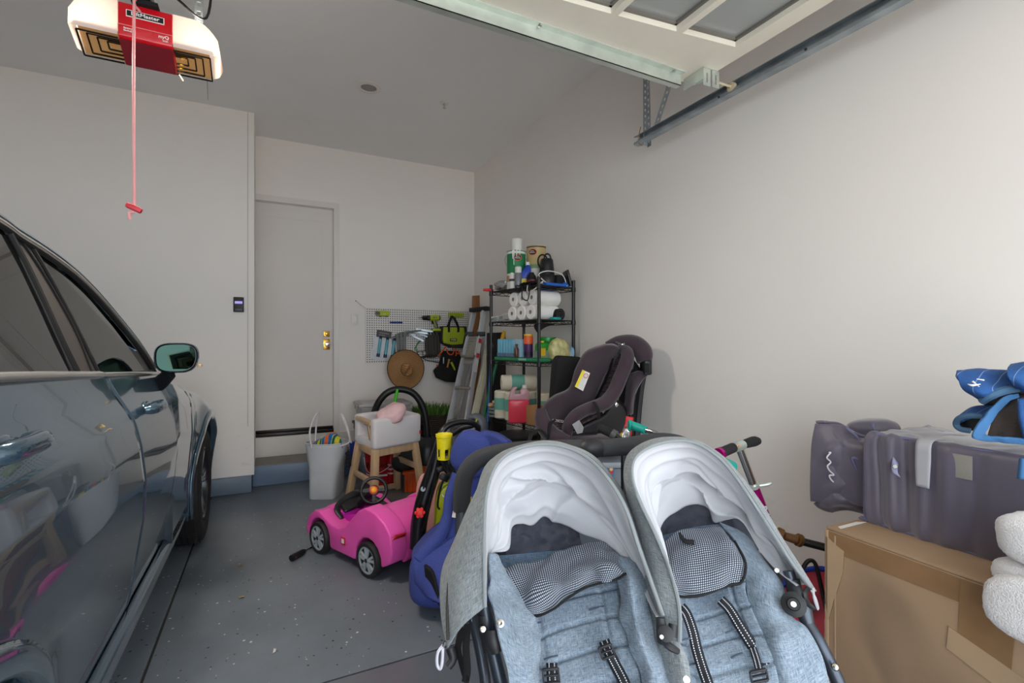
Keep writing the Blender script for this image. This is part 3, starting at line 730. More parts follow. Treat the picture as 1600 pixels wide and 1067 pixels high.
# roof, windscreen, bonnet as one sweep each, following the side line
tl = [gp(x, y - 5, .002) for x, y in TOPL]
def across(p, crown, n=9):
    a = Vector(p); b = Vector((2 * XC - a.x, a.y, a.z)); return [a.lerp(b, i / (n - 1)) + Vector((0, 0, crown * (1 - (2 * i / (n - 1) - 1) ** 2 if True else 0))) for i in range(n)]
roofpts = [Vector((tl[0].x, -.98, tl[0].z - .03)), Vector((tl[0].x, -.4, tl[0].z))] + tl[0:6]
g0, g1 = gp(-420, 214), gp(-420, 612)
q = MB().prism([Vector((g0.x, g0.y - .06, g0.z)), Vector((g1.x, g1.y - .03, g1.z)), Vector((g1.x, -.93, g1.z + .02)), Vector((g0.x, -.80, g0.z - .02))], PN.normalized() * -.005)
part('quarter_window', q, CGR, car); part('quarter_window', mir(q), CGR, car)
for a_, b_ in ((Vector((g0.x, g0.y - .03, g0.z)), Vector((g1.x, g1.y - .0, g1.z))), (Vector((g0.x, -.80, g0.z)), Vector((g1.x, -.97, g1.z)))):
    q = MB().beam(a_, b_, .07, .02, PN); part('pillar_cover', q, TRIMG, car); part('pillar_cover', mir(q), TRIMG, car)
q = MB().tube([Vector((g0.x, -.95, g0.z - .02)), Vector((g0.x, 0, g0.z + .0)), g0], .02, 8, 3); part('roof_pillar', q, PAINT, car); part('roof_pillar', mir(q), PAINT, car)
q = MB().tube([Vector((g1.x + .012, -.98, g1.z + .02)), Vector((g1.x + .012, g1.y, g1.z))], .012, 8); part('belt_trim', q, SATIN, car); part('belt_trim', mir(q), SATIN, car)
rails = []
rr = [across(p, .055) for p in roofpts]
part('roof', MB().sheet(rr, 30, 40), PAINT, car, solid=.02, off=-1)
ws = [across(p, .03 + .0 * i) for i, p in enumerate(tl[5:])]
for r in ws:
    for i, p in enumerate(r): p.y += .10 * (1 - (2 * i / 8 - 1) ** 2)
part('windscreen', MB().sheet(ws, 20, 24), CGF, car)
q = MB().tube([p + Vector((-.012, 0, .010)) for p in tl[2:]], .020, 8, 4, flat=.7); part('roof_pillar', q, PAINT, car, smooth=60); part('roof_pillar', mir(q), PAINT, car, smooth=60)
q = MB().tube([p + Vector((-.045, 0, .035)) for p in tl[0:4]] , .013, 8, 4); part('roof_rail', q, TRIMG, car); part('roof_rail', mir(q), TRIMG, car)
hood = []
for Y in (2.86, 3.1, 3.4, 3.8, 4.2, 4.5, 4.72, 4.86):
    z = beltz(Y); x = bodyx(Y, z); hood.append(across((x, Y, z), .035))
part('bonnet', MB().sheet(hood, 24, 30), PAINT, car, solid=.01, off=-1)
nose = [across((bodyx(4.86, z), 4.86, z), 0) for z in (beltz(4.86), .6, .3)]
for r in nose:
    for i, p in enumerate(r): p.y += .06 * (1 - (2 * i / 8 - 1) ** 2)
part('front_bumper', MB().sheet(nose, 8, 24), PAINT, car, solid=.01)
tail = [across((-.86 if z < 1.25 else -1.0, -1.0, z), 0) for z in (.3, .8, 1.3, 1.7)]
part('tailgate', MB().sheet(tail, 8, 10), PAINT, car, solid=.01)
# interior
INT = mat('dark_interior', (40, 40, 42), .8)
it = MB().bx(2 * XC + .62, -.62, -.7, 2.9, .34, .62).pillow((XC, 2.72, 1.05), (1.55, .45, .30), e=.5)
for yy in (1.75, .7):
    for xx in (-.98, -1.85):
        it.pillow((xx, yy, .72), (.5, .55, .2), e=.4).pillow((xx, yy - .27, 1.03), (.5, .16, .66), REU(-12, 0, 0), e=.5).pillow((xx, yy - .38, 1.44), (.26, .11, .2), REU(-12, 0, 0), e=.6)
part('seats_and_dashboard', it, INT, car)
part('steering_wheel', MB().tube([Vector((-1.86 + .18 * math.cos(a), 2.36 - .05 * math.sin(a), 1.12 + .18 * math.sin(a))) for a in np.linspace(0, 2 * math.pi, 25)], .014, 8), BLACKP, car)
st = part('window_label', gl([(160, 524), (166, 521), (182, 537), (176, 541)], -.006, .001), mat('dark_green_label', (22, 52, 48), .5), car, label='dark green sticker inside front window')
# door handles
for (hx, hy, L) in ((230, 637, .19), (28, 700, .20)):
    o_ = PX(hx, hy, -.435); Y0 = o_.y - L * .5; Y1 = o_.y + L * .5; z = o_.z
    def bh(Y, dz=0): return bodyx(Y, z + dz)
    hb_ = MB().tube([(bh(Y0) + .008, Y0, z), (bh(Y0 + .03) + .034, Y0 + .025, z + .002), (bh(o_.y) + .045, o_.y, z + .004), (bh(Y1 - .04) + .040, Y1 - .035, z + .004), (bh(Y1) + .006, Y1, z)], [.012, .018, .018, .019, .014], 12, 5, flat=1.15, up=(0, 0, 1))
    hd = part('door_handle', hb_, PAINT, car, smooth=60)
    part('handle_recess', MB().pillow((bh(o_.y) - .006, o_.y + .01, z - .012), (.03, .11, .075), e=.8), TRIMG if False else PAINT, hd)
# mirror
mc = PY(276, 559, 2.72); 
mh = MB()
prof = [(0.0, .001), (.004, .050), (.0, .056), (.03, .060), (.07, .052), (.105, .034), (.125, .0)]
hw, hh = .084, .070
def ring(dy, s_, n=32, sx=0, ex=.62):
    out = []
    for k_ in range(n):
        a = 2 * math.pi * k_ / n; cx_ = math.copysign(abs(math.cos(a)) ** ex, math.cos(a)); sz = math.copysign(abs(math.sin(a)) ** ex, math.sin(a))
        wv = 1.0 - .16 * max(0, -sz) * (1 if cx_ > 0 else .2); out.append(Vector((mc.x + cx_ * hw * s_ * wv + sx, mc.y + dy + cx_ * hw * .20, mc.z + sz * hh * s_)))
    return out
def rings(L):
    mb = MB(); n = len(L[0]); vs = [p for r in L for p in r]
    fs = [(i * n + k_, i * n + (k_ + 1) % n, (i + 1) * n + (k_ + 1) % n, (i + 1) * n + k_) for i in range(len(L) - 1) for k_ in range(n)]
    fs += [tuple(range(n - 1, -1, -1)), tuple((len(L) - 1) * n + k_ for k_ in range(n))]
    return mb.add(vs, fs)
sm = part('side_mirror', rings([ring(.012, .86), ring(.0, .90), ring(-.006, .97), ring(.006, 1.02), ring(.04, 1.0), ring(.08, .86), ring(.11, .55), ring(.118, .2)]), PAINT, car, smooth=50)
part('mirror_bezel', rings([ring(-.004, .90), ring(-.007, .94), ring(.004, .94)]), GBLK, sm)
part('mirror_glass', rings([ring(-.009, .87, ex=.6), ring(-.008, .88, ex=.6)]), mat('mirror_reflection_tint', (44, 62, 56), .02, 1.0), sm)  # dark green glass colour paints in the reflection of trees outside
part('mirror_arm', MB().tube([PY(234, 611, 2.84) + Vector((-.01, 0, 0)), PY(250, 598, 2.80), PY(266, 583, 2.74)], [.038, .034, .028], 12, 4, flat=.6, up=(0, 1, 0)), BLACKP, sm)
part('mirror_indicator', MB().pillow(PY(312, 571, 2.76), (.02, .03, .012)), mat('amber_lens', (190, 150, 100), .3), sm)
# ================================================================ PEGBOARD AND BACK WALL
def BW(x, y, off=0.0): return PY(x, y, YB - off)
k = NB('white_pegboard'); c_ = k.add('ShaderNodeTexCoord'); sp = k.add('ShaderNodeSeparateXYZ'); k.l.new(c_.outputs['Object'], sp.inputs[0])
def cell(o_): return k.math('SUBTRACT', k.math('FRACT', k.math('MULTIPLY', o_, 1 / .0254)), .5)
a_, b_ = cell(sp.outputs[0]), cell(sp.outputs[2])
rr_ = k.math('ADD', k.math('MULTIPLY', a_, a_), k.math('MULTIPLY', b_, b_))
k.col(k.mix(k.math('LESS_THAN', rr_, .06), rgb((228, 224, 220)), rgb((54, 50, 48)))); k.b.inputs['Roughness'].default_value = .5
PEG = k.m
PX0, PX1, PZ0, PZ1 = .962, 2.19, 1.137, 1.75
pb = single('pegboard', MB().bx(PX0, PX1, YB - .022, YB - .016, PZ0, PZ1).bx(PX0 + .02, PX1 - .02, YB - .016, YB, PZ0 + .03, PZ0 + .06).bx(PX0 + .02, PX1 - .02, YB - .016, YB, PZ1 - .06, PZ1 - .03), PEG, 'white perforated pegboard fixed on the back wall', 'pegboard')
a = BW(556, 470, .006); b = BW(572, 482, .024)
single('hanging_string', MB().tube([a, (a + b) / 2 + Vector((0, 0, -.004)), b], .0015, 5).lathe(a, [(.006, 0), (.004, -.01)], 8, (0, 1, 0)), mat('thin_grey_string', (110, 100, 95), .8), 'thin string tied from a nail to the pegboard corner', 'string')
YP = YB - .024        # front face of the board
LIME = mat('lime_tool_plastic', (172, 188, 24), .45); LIMED = mat('lime_fabric', (160, 176, 30), .8, bump=.3, bscale=120)
GREYP = MC['grey_plastic']; NAVY = mat('navy_plastic', (22, 32, 58), .35)
def hookp(x, y, z, r=.0035): return MB().tube([(x, YP + .002, z), (x, YP - .03, z), (x, YP - .036, z + .012)], r, 6)
# stud finder / tyre gauge like tool
a = PY(597, 490, YP); t = thing('stud_finder', 'lime green handheld tool mounted at pegboard upper left', 'tool', (a.x, YP, a.z - .03))
part('body', MB().bx(a.x - .075, a.x + .075, YP - .05, YP - .002, a.z - .028, a.z + .03), LIME, t, bevel=.012)
part('dark_nose', MB().prism([(a.x - .078, YP - .052, a.z - .02), (a.x - .03, YP - .052, a.z - .016), (a.x - .034, YP - .052, a.z + .016), (a.x - .078, YP - .052, a.z + .024)], (0, .03, 0)), GREYP, t, bevel=.003)
part('foot', MB().bx(a.x - .035, a.x - .015, YP - .03, YP - .002, a.z - .037, a.z - .026), BLACKP, t); part('foot', MB().bx(a.x + .03, a.x + .055, YP - .03, YP - .002, a.z - .037, a.z - .026), BLACKP, t)
part('label_plate', MB().bx(a.x - .0, a.x + .03, YP - .0515, YP - .049, a.z - .012, a.z - .002), mat('pale_label', (220, 215, 200), .5), t)
a = PY(618, 504, YP); t = thing('marker_pen', 'blue marker pen resting across pegboard hooks', 'pen', (a.x, YP - .02, a.z - .01))
part('barrel', MB().tube([(a.x - .07, YP - .02, a.z), (a.x + .035, YP - .02, a.z), (a.x + .05, YP - .02, a.z)], [.009, .010, .008], 10), mat('blue_plastic', (26, 60, 160), .35), t)
part('cap', MB().tube([(a.x + .03, YP - .02, a.z), (a.x + .075, YP - .02, a.z)], [.0115, .009], 10), mat('deep_blue_plastic', (20, 44, 130), .35), t)
part('clip', MB().bx(a.x + .0, a.x + .06, YP - .034, YP - .031, a.z - .006, a.z - .002), MC['deep_blue_plastic'], t)
# blister pack with three straw filters
cx = PY(602, 540, YP); t = thing('filter_straw_pack', 'blister card holding three blue straw filters on pegboard', 'blister pack', (cx.x, YP, cx.z - .1))
tilt = Matrix.Rotation(math.radians(8), 3, 'Y')
def tp(u, v, d): return Vector((cx.x, YP - d, cx.z)) + tilt @ Vector((u, 0, v))
def trect(u0, u1, v0, v1, d0, d1): return MB().hexa([tp(u0, v0, d0), tp(u1, v0, d0), tp(u1, v1, d0), tp(u0, v1, d0)], [tp(u0, v0, d1), tp(u1, v0, d1), tp(u1, v1, d1), tp(u0, v1, d1)])
part('backing_card', trect(-.14, .115, -.17, .10, .004, .008), mat('white_card', (214, 216, 220), .5, var=.1, nscale=60), t)
part('header_card', trect(-.115, .05, .085, .165, .006, .012), mat('dark_grey_card', (78, 74, 76), .6), t)
text('lettering', 'filter straw', .02, tp(-.045, .14, .0125), frame_rot(tilt @ Vector((1, 0, 0)), tilt @ Vector((0, 0, 1))), mat('grey_print', (150, 150, 152), .6), t) if False else None
part('print_block', trect(-.09, .02, .132, .140, .011, .0126), MC.get('grey_print') or mat('grey_print', (150, 150, 152), .6), t)
part('print_block', trect(-.09, -.02, .108, .115, .011, .0126), MC['grey_print'], t)
TEAL = mat('translucent_light_blue', (92, 172, 190), .3)
for i in range(3):
    u = -.068 + i * .078
    b_ = part('straw_filter', MB().tube([tp(u, -.10, .026), tp(u, .075, .026)], .0165, 14), TEAL, t)
    part('end_cap', MB().tube([tp(u, -.135, .026), tp(u, -.098, .026)], .0185, 14), NAVY, b_); part('end_cap', MB().tube([tp(u, .068, .026), tp(u, .10, .026)], [.0185, .010], 14), NAVY, b_)
for i in range(4): part('feature_icon', MB().lathe(tp(.098, -.14 + i * .05, .009), [(.009, 0), (.009, .001)], 14, (0, -1, 0)), mat('icon_blue', (60, 130, 190), .5), t)
# shelf brackets hanging
STEEL = mat('dull_grey_steel', (104, 104, 102), .45, .5, var=.15)
def bracket(x, ztop, h, w, yaw, m, name, lab, grp, lean=0.0):
    mb = MB(); d = Vector((math.sin(math.radians(yaw)) , -math.cos(math.radians(yaw)), 0)); s_ = Vector((math.cos(math.radians(yaw)), math.sin(math.radians(yaw)), 0))
    p0 = Vector((x, YP - .01, ztop)); p1 = p0 + d * w
    mb.beam(p0, p1, .022, .005); mb.beam(p0, p0 + Vector((lean, 0, -h)), .024, .005, d)
    mb.beam(p0 + d * w * .55, p0 + Vector((lean * .5, 0, -h * .45)), .006, .02, s_)
    return single(name, mb, m, lab, 'bracket', grp)
g1 = 'grey shelf brackets hanging left'
for i, (px, py, h, ln) in enumerate(((613, 526, .27, .05), (619, 522, .25, .035), (624, 520, .25, .012), (629, 519, .26, .0))):
    a = PY(px, py, YP); mb = MB()
    p0 = Vector((a.x, YP - .012 - .03 * i, a.z))
    mb.beam(p0, p0 + Vector((ln * .6, -.01, -h)), .03, .006, (0, 1, 0)); mb.beam(p0, p0 + Vector((.19, -.0, .02)), .006, .018)
    mb.beam(p0 + Vector((.01, 0, -.05)), p0 + Vector((.06, 0, -.0)), .006, .016)
    single('shelf_bracket', mb, STEEL, ['leftmost long grey steel bracket hanging beside the straw filters', 'second grey steel bracket from the blister card', 'third grey steel bracket from the blister card', 'rightmost of four grey steel brackets above the hat'][i], 'bracket', g1)
RUBG = mat('black_brown_rubber', (52, 47, 44), .6)
for i in range(5):
    px = 665 + i * 4.6; py = 523; a = PY(px, py, YP); mb = MB(); p0 = Vector((a.x, YP - .012 - .0 * i, a.z + .0))
    mb.beam(p0 + Vector((0, 0, .03)), p0 + Vector((.0, -.035, .0)), .02, .006)
    mb.beam(p0 + Vector((0, -.035, 0)), p0 + Vector((.006, -.05, -.235)), .034, .012, (0, 1, 0))
    mb.beam(p0 + Vector((.006, -.05, -.235)), p0 + Vector((-.09, -.12, -.262)), .02, .012)
    single('utility_hook', mb, RUBG, ['leftmost dark rubber coated utility hook on pegboard', 'second dark rubber coated hook from the wire bracket', 'middle one of five dark rubber coated hooks', 'fourth dark rubber coated hook, second from the tool bag', 'dark rubber coated hook nearest the lime tool bag'][i], 'hook', 'dark utility hooks in a row', bevel=.002)
wb = MB(); a = PY(652, 552, YP - .03)
def wl(pts, r=.004): wb.tube([PY(x, y, YP - .03) for x, y in pts], r, 6, 3)
wl([(648, 545), (654, 534), (664, 531)]); wl([(652, 549), (672, 549), (690, 562), (684, 566), (664, 562)]); wl([(652, 549), (654, 562)]); wl([(660, 549), (664, 562), (690, 566)]); wl([(664, 533), (664, 549)])
single('wire_bracket', wb, mat('dark_wire', (58, 56, 54), .4, .7), 'bent dark wire holder on the pegboard above the straw hat', 'wire holder')
single('cord_loop', MB().tube([PY(x, y, YP - .035) for x, y in ((661, 532), (652, 537), (649, 546), (653, 550), (651, 541), (656, 535))], .003, 6, 3), mat('green_cord', (70, 150, 90), .7), 'small green cord loop hanging on the wire holder', 'cord')
cl = MB()
for x0, y0, x1, y1 in ((640, 517, 668, 521), (644, 524, 662, 533), (650, 514, 676, 518), (655, 522, 668, 526), (636, 521, 650, 524)): cl.beam(PY(x0, y0, YP - .03), PY(x1, y1, YP - .07), .012, .02)
single('clamp', cl, GALVD, 'galvanised metal clamp parts between the two bracket groups', 'clamp')
single('small_bit_case', MB().bx(PY(643, 518, YP).x - .02, PY(643, 518, YP).x + .025, YP - .06, YP - .03, PY(643, 518, YP).z - .008, PY(643, 518, YP).z + .008), mat('cyan_plastic', (50, 150, 190), .4), 'small cyan plastic piece on top of left brackets', 'tool', bevel=.003)
# drill
a = PY(676, 497, YP - .06); yy = YP - .06
t = thing('cordless_drill', 'lime and black cordless drill hanging on pegboard', 'drill', (a.x, yy, a.z - .14))
part('motor_body', MB().tube([(a.x - .04, yy, a.z), (a.x + .03, yy, a.z + .004), (a.x + .075, yy, a.z + .004)], [.030, .038, .034], 16), LIME, t, smooth=50)
part('gearbox', MB().tube([(a.x - .07, yy, a.z), (a.x - .035, yy, a.z)], [.028, .032], 16), BLACKP, t)
part('chuck', MB().tube([(a.x - .125, yy, a.z - .001), (a.x - .118, yy, a.z), (a.x - .08, yy, a.z), (a.x - .07, yy, a.z)], [.012, .024, .026, .02], 16), BLACKP, t)
part('drill_bit', MB().tube([(a.x - .17, yy, a.z - .002), (a.x - .12, yy, a.z)], .0035, 8), GALVD, t)
part('rear_cap', MB().tube([(a.x + .07, yy, a.z + .004), (a.x + .09, yy, a.z + .004)], [.036, .026], 16), GREYP, t)
part('grip', MB().beam((a.x + .02, yy, a.z - .02), (a.x + .055, yy, a.z - .125), .036, .042, (0, 1, 0)), GREYP, t, bevel=.008)
part('grip_stripe', MB().beam((a.x + .005, yy - .019, a.z - .03), (a.x + .04, yy - .019, a.z - .11), .012, .006, (0, 1, 0)), LIME, t)
part('trigger', MB().beam((a.x - .006, yy, a.z - .035), (a.x + .006, yy, a.z - .065), .018, .016, (0, 1, 0)), BLACKM, t)
part('battery_foot', MB().bx(a.x - .01, a.x + .115, yy - .034, yy + .034, a.z - .150, a.z - .122), LIME, t, bevel=.006)
part('battery', MB().bx(a.x + .02, a.x + .11, yy - .034, yy + .034, a.z - .178, a.z - .148), BLACKP, t, bevel=.006)
part('name_plate', MB().bx(a.x - .005, a.x + .04, yy - .038, yy - .034, a.z + .0, a.z + .012), BLACKP, t)
text('lettering', 'RYOBI', .010, (a.x + .018, yy - .0384, a.z + .006), R_f, TW, t)
# ridged green charger
a = PY(711, 492, YP); t = thing('ridged_tool_case', 'lime green ridged case mounted at pegboard upper right', 'tool case', (a.x, YP, a.z - .03))
part('case', MB().bx(a.x - .093, a.x + .09, YP - .06, YP - .002, a.z - .028, a.z + .024), LIME, t, bevel=.006)
for i in range(11): part('rib', MB().bx(a.x - .082 + i * .016, a.x - .076 + i * .016, YP - .063, YP - .058, a.z - .022, a.z + .018), mat('lime_plastic_dark', (140, 156, 18), .5), t)
# tool bag
def BP_(x, y, d): return PY(x, y, YP - d)
t = thing('tool_bag', 'lime and charcoal fabric tool bag hanging on pegboard', 'tool bag', tuple(BP_(706, 545, .1)))
CH = mat('charcoal_fabric', (48, 48, 50), .85, bump=.3, bscale=150)
back = MB().prism([BP_(x, y, .02) for x, y in ((686, 510), (724, 510), (727, 538), (719, 544), (700, 543), (685, 535))], (0, -.12, 0))
part('bag_body', back, CH, t, bevel=.012)
part('front_pocket', MB().prism([BP_(x, y, .14) for x, y in ((692, 511), (724, 512), (725, 522), (722, 537.5), (706, 539), (692, 536), (691, 530))], (0, -.03, 0)), LIMED, t, bevel=.01)
for (x0, x1) in ((702, 713),): part('carry_handle', MB().tube([BP_(x, y, .175) for x, y in ((701.5, 519), (701.5, 508), (704, 498), (707, 495), (712, 502), (716, 512), (716, 519))], .014, 4, 5, flat=.25, up=(0, 1, 0)), BLACKM, t)
part('carry_handle', MB().tube([BP_(x, y, .05) for x, y in ((698, 512), (704, 500), (707.5, 494.5), (712, 500), (717, 512))], .011, 4, 5, flat=.3, up=(0, 1, 0)), BLACKM, t)
c = BP_(708.5, 531, .173); part('badge', MB().bx(c.x - .042, c.x + .042, c.y - .002, c.y, c.z - .016, c.z + .016), BLACKP, t); text('lettering', 'RYOBI', .022, (c.x, c.y - .003, c.z), R_f, TW, t)
# black pouch with tools
t = thing('tool_pouch', 'black tool pouch with orange trim hanging below the tool bag', 'tool pouch', tuple(BP_(700, 597, .1)))
PB = mat('black_canvas', (20, 20, 22), .9, bump=.3, bscale=120); OR = mat('orange_trim', (225, 92, 30), .7)
part('pouch_back', MB().prism([BP_(x, y, .03) for x, y in ((690, 548), (714, 548), (720, 562), (718, 590), (690, 590), (684, 572))], (0, -.05, 0)), PB, t, bevel=.008)
part('pouch_front', MB().prism([BP_(x, y, .08) for x, y in ((683, 571), (716, 574), (722, 580), (712, 597), (695, 596), (680, 590), (676, 579))], (0, -.07, 0)), PB, t, bevel=.014)
for px in (((686, 554), (693, 546), (697, 542)), ((684, 556.5), (691, 549), (695, 543)), ((698, 545), (700, 552), (706, 554), (709, 549), (707, 543)), ((711, 542), (713, 552), (712, 556)), ((682, 570), (686, 573), (689, 573)), ((716, 548), (718, 553), (712, 551))): part('orange_binding', MB().tube([BP_(x, y, .10 if i_ else .10) for i_, (x, y) in enumerate(px)], .007, 6, 3), OR, t)
for nm, p0, p1, r, m in (('wood_handled_tool', (702, 561), (699, 574), .013, mat('hand_tool_wood', (170, 120, 70), .6)), ('lime_handled_tool', (705, 566), (711, 578), .013, LIME), ('silver_tool', (693, 558), (693, 568), .008, CHROME)):
    q = single(nm, MB().tube([BP_(*p0, .165), BP_(*p1, .165)], [r, r * .8], 10), m, {'w': 'wooden tool handle sticking out of black pouch', 'l': 'lime screwdriver handle sticking out of black pouch', 's': 'silver tool tip sticking out of black pouch'}[nm[0]], 'hand tool')
# straw hat
HAT = NB('woven_straw'); v = HAT.tex(); wv = HAT.add('ShaderNodeTexWave', wave_type='RINGS', rings_direction='SPHERICAL'); wv.inputs['Scale'].default_value = 22; wv.inputs['Distortion'].default_value = 1.2
hc = PY(634, 577, YP - .14)
HAT.l.new(v, wv.inputs['Vector']); nn = HAT.noise(v, 160, 2)
HAT.col(HAT.ramp(HAT.math('ADD', HAT.math('MULTIPLY', wv.outputs['Fac'], .5), HAT.math('MULTIPLY', nn, .5)), [(.25, rgb((118, 78, 44))), (.5, rgb((172, 124, 78))), (.8, rgb((200, 156, 104)))])); HAT.b.inputs['Roughness'].default_value = .75; HAT.bump(wv.outputs['Fac'], .5, .004)
t = thing('straw_sun_hat', 'wide brimmed brown straw hat hanging below the pegboard', 'hat', (hc.x, hc.y, hc.z - .2))
mb = MB(); vs = []; N_ = 48; R_ = [(0, .115), (.02, .118), (.045, .112), (.065, .098), (.078, .06), (.085, .02), (.10, .0), (.14, -.004), (.18, -.002), (.215, .010), (.222, .016)]
for r, h in R_:
    for q in range(N_):
        a = 2 * math.pi * q / N_; ex = 1.0; rx, rz = r * (.93 if r > .09 else .72), r * (1.02 if r > .09 else .86)
        if r <= .07 and h > .09: h2 = h - .05 * math.exp(-((math.sin(a - .5) * r) / .022) ** 2) * (1 - r / .09)
        else: h2 = h
        if r > .13: h2 = h + .02 * math.sin(2 * a + .6) * (r - .13) / .09
        p_ = Vector((rx * math.cos(a), -h2, rz * math.sin(a))); vs.append(hc + Matrix.Rotation(math.radians(-25), 3, 'Y') @ Matrix.Rotation(math.radians(8), 3, 'X') @ p_)
m_ = len(R_); mb.add(vs, [(i * N_ + q, i * N_ + (q + 1) % N_, (i + 1) * N_ + (q + 1) % N_, (i + 1) * N_ + q) for i in range(m_ - 1) for q in range(N_)])
part('hat_body', mb, HAT.m, t, solid=.003)
part('brim_edge', MB().tube([vs[(m_ - 1) * N_ + q % N_] for q in range(N_ + 1)], .0045, 6), mat('dark_brown_edging', (60, 38, 26), .7), t)
part('hat_band', MB().tube([vs[5 * N_ + q % N_] + Vector((0, -.004, 0)) for q in range(N_ // 4, N_ // 4 * 3)], .0035, 6), MC['dark_brown_edging'], t)
# ================================================================ CORNER STORAGE BEHIND THE HIGH CHAIR
CLEAR = mat('frosted_clear_plastic', (206, 206, 206), .3, alpha=.62, var=.02); LIDB = mat('dark_tote_lid', (60, 62, 66), .5)
def tote(name, cx, cy, zb, sx, sy, h, rot, body, lid, label, lidc=None, contents=None):
    R_ = RZ(rot); t = thing(name, label, 'storage box', (cx, cy, zb)); c = Vector((cx, cy, 0))
    def q4(k_, z): return [c + R_ @ Vector((x * sx / 2 * k_, y * sy / 2 * k_, 0)) + Vector((0, 0, z)) for x, y in ((-1, -1), (1, -1), (1, 1), (-1, 1))]
    part('box', MB().hexa(q4(.90, zb), q4(1.0, zb + h)), body, t, bevel=.015)
    l_ = MB().hexa(q4(1.05, zb + h), q4(1.05, zb + h + .025)); l_.hexa(q4(.93, zb + h + .025), q4(.92, zb + h + .032))
    part('lid', l_, lid, t, bevel=.006)
    for sg in (-1, 1): part('latch', MB().box(c + R_ @ Vector((sg * sx * .52, 0, 0)) + Vector((0, 0, zb + h - .01)), (.02, .12, .05), R_), lidc or lid, t, bevel=.004)
    if contents:
        for i, (u, v_, w_, d_, hh, m) in enumerate(contents): part('contents', MB().pillow(c + R_ @ Vector((u * sx / 2, v_ * sy / 2, 0)) + Vector((0, 0, zb + .015 + hh / 2)), (w_, d_, hh), R_, e=.5), m, t)
    return t
GOODS = mat('pale_contents', (190, 176, 164), .8, var=.2); BLC = mat('blue_contents', (70, 90, 125), .8, var=.3)
tote('storage_tote', 1.115, 5.24, 0.0, .60, .42, .50, 0, mat('grey_blue_clear_plastic', (168, 182, 198), .3, alpha=.6, var=.02), LIDB, 'large grey clear storage tote with dark lid under smaller one', contents=[(-.3, 0, .2, .3, .3, BLC), (.35, 0, .24, .3, .38, GOODS)])
tote('storage_tote', 1.085, 5.25, .533, .52, .38, .175, 0, CLEAR, mat('frosted_lid', (196, 194, 192), .35, alpha=.85), 'small frosted plastic storage tote stacked on the larger one', contents=[(.35, 0, .24, .3, .13, GOODS), (-.4, 0, .2, .3, .10, mat('grey_contents', (150, 150, 150), .8))])
# vacuum with hose
t = thing('vacuum_cleaner', 'black vacuum cleaner with tall arched hose behind high chair', 'vacuum cleaner', (1.33, 4.80, 0))
part('hose', MB().tube([PY(x, y, Y) for x, y, Y in ((583, 662, 4.9), (584, 648, 4.9), (592, 628, 4.88), (606, 613, 4.86), (625, 608, 4.84), (645, 614, 4.82), (659, 632, 4.80), (666, 658, 4.78), (668, 690, 4.76), (667, 705, 4.75))], .034, 14, 10), BLACKP, t, smooth=60)
vv = PY(667, 705, 4.75)
part('canister', MB().lathe((vv.x, vv.y, 0.02), [(.12, 0), (.14, .02), (.14, .30), (.10, .36), (.05, .40), (.03, vv.z)], 24), mat('vacuum_dark_grey', (40, 42, 44), .35), t)
part('collar', MB().bx(vv.x - .12, vv.x + .09, vv.y - .03, vv.y + .03, vv.z - .03, vv.z - .005), GREYP, t, bevel=.008)
part('hose_tail', MB().tube([PY(583, 662, 4.9), PY(582, 690, 4.9), (.98, 4.92, .25), (1.1, 4.88, .1), (vv.x - .1, vv.y, .12)], .034, 14, 6), BLACKP, t)
for sg in (-1, 1): part('wheel', MB().lathe((vv.x + sg * .13, vv.y + .02, .07), [(.07, -.02), (.07, .02)], 20, (1, 0, 0)), BLACKM, t)
a0, a1 = PY(621, 608, 4.80), PY(617, 629, 4.80)
t = thing('hand_brush', 'bright green handled wire brush standing behind high chair', 'brush', (a1.x, 4.8, .0))
part('green_handle', MB().tube([a0, a0.lerp(a1, .5), a1], [.012, .017, .015], 12, 3), mat('bright_green_plastic', (80, 205, 40), .4), t)
part('shaft', MB().tube([a1, (a1.x - .01, 4.82, .55), (a1.x - .01, 4.84, .0)], .006, 8), GALVD, t)
# plant pot with artificial grass
pc = (1.655, 5.28); t = thing('planter', 'dark ribbed planter with green artificial grass behind ladder', 'planter', (pc[0], pc[1], 0))
prof = [(.14, 0)]
for i in range(26): z_ = .02 + i * .021; r_ = .15 + .05 * (z_ / .58); prof += [(r_, z_), (r_ + .006, z_ + .010), (r_, z_ + .019)]
prof += [(.205, .575), (.19, .57), (.18, .52), (0, .52)]
part('pot', MB().lathe((pc[0], pc[1], 0), prof, 32), mat('dark_brown_planter', (62, 50, 42), .6), t)
gm = MB()
for i in range(420):
    r_ = .19 * math.sqrt(random.random()); a = random.random() * 6.283; p_ = Vector((pc[0] + r_ * math.cos(a), pc[1] + r_ * math.sin(a), .53)); dd = Vector((random.uniform(-.05, .05) + .04 * math.cos(a), random.uniform(-.05, .05) + .04 * math.sin(a), random.uniform(.08, .17)))
    s_ = Vector((random.uniform(-1, 1), random.uniform(-1, 1), 0)).normalized() * .008
    gm.add([p_ - s_, p_ + s_, p_ + dd * .6 + s_ * .8, p_ + dd, p_ + dd * .6 - s_ * .8], [(0, 1, 2, 3, 4)])
tag(part('grass', gm, mat('grass_green', (84, 122, 44), .7, var=.3), t), kind='stuff')
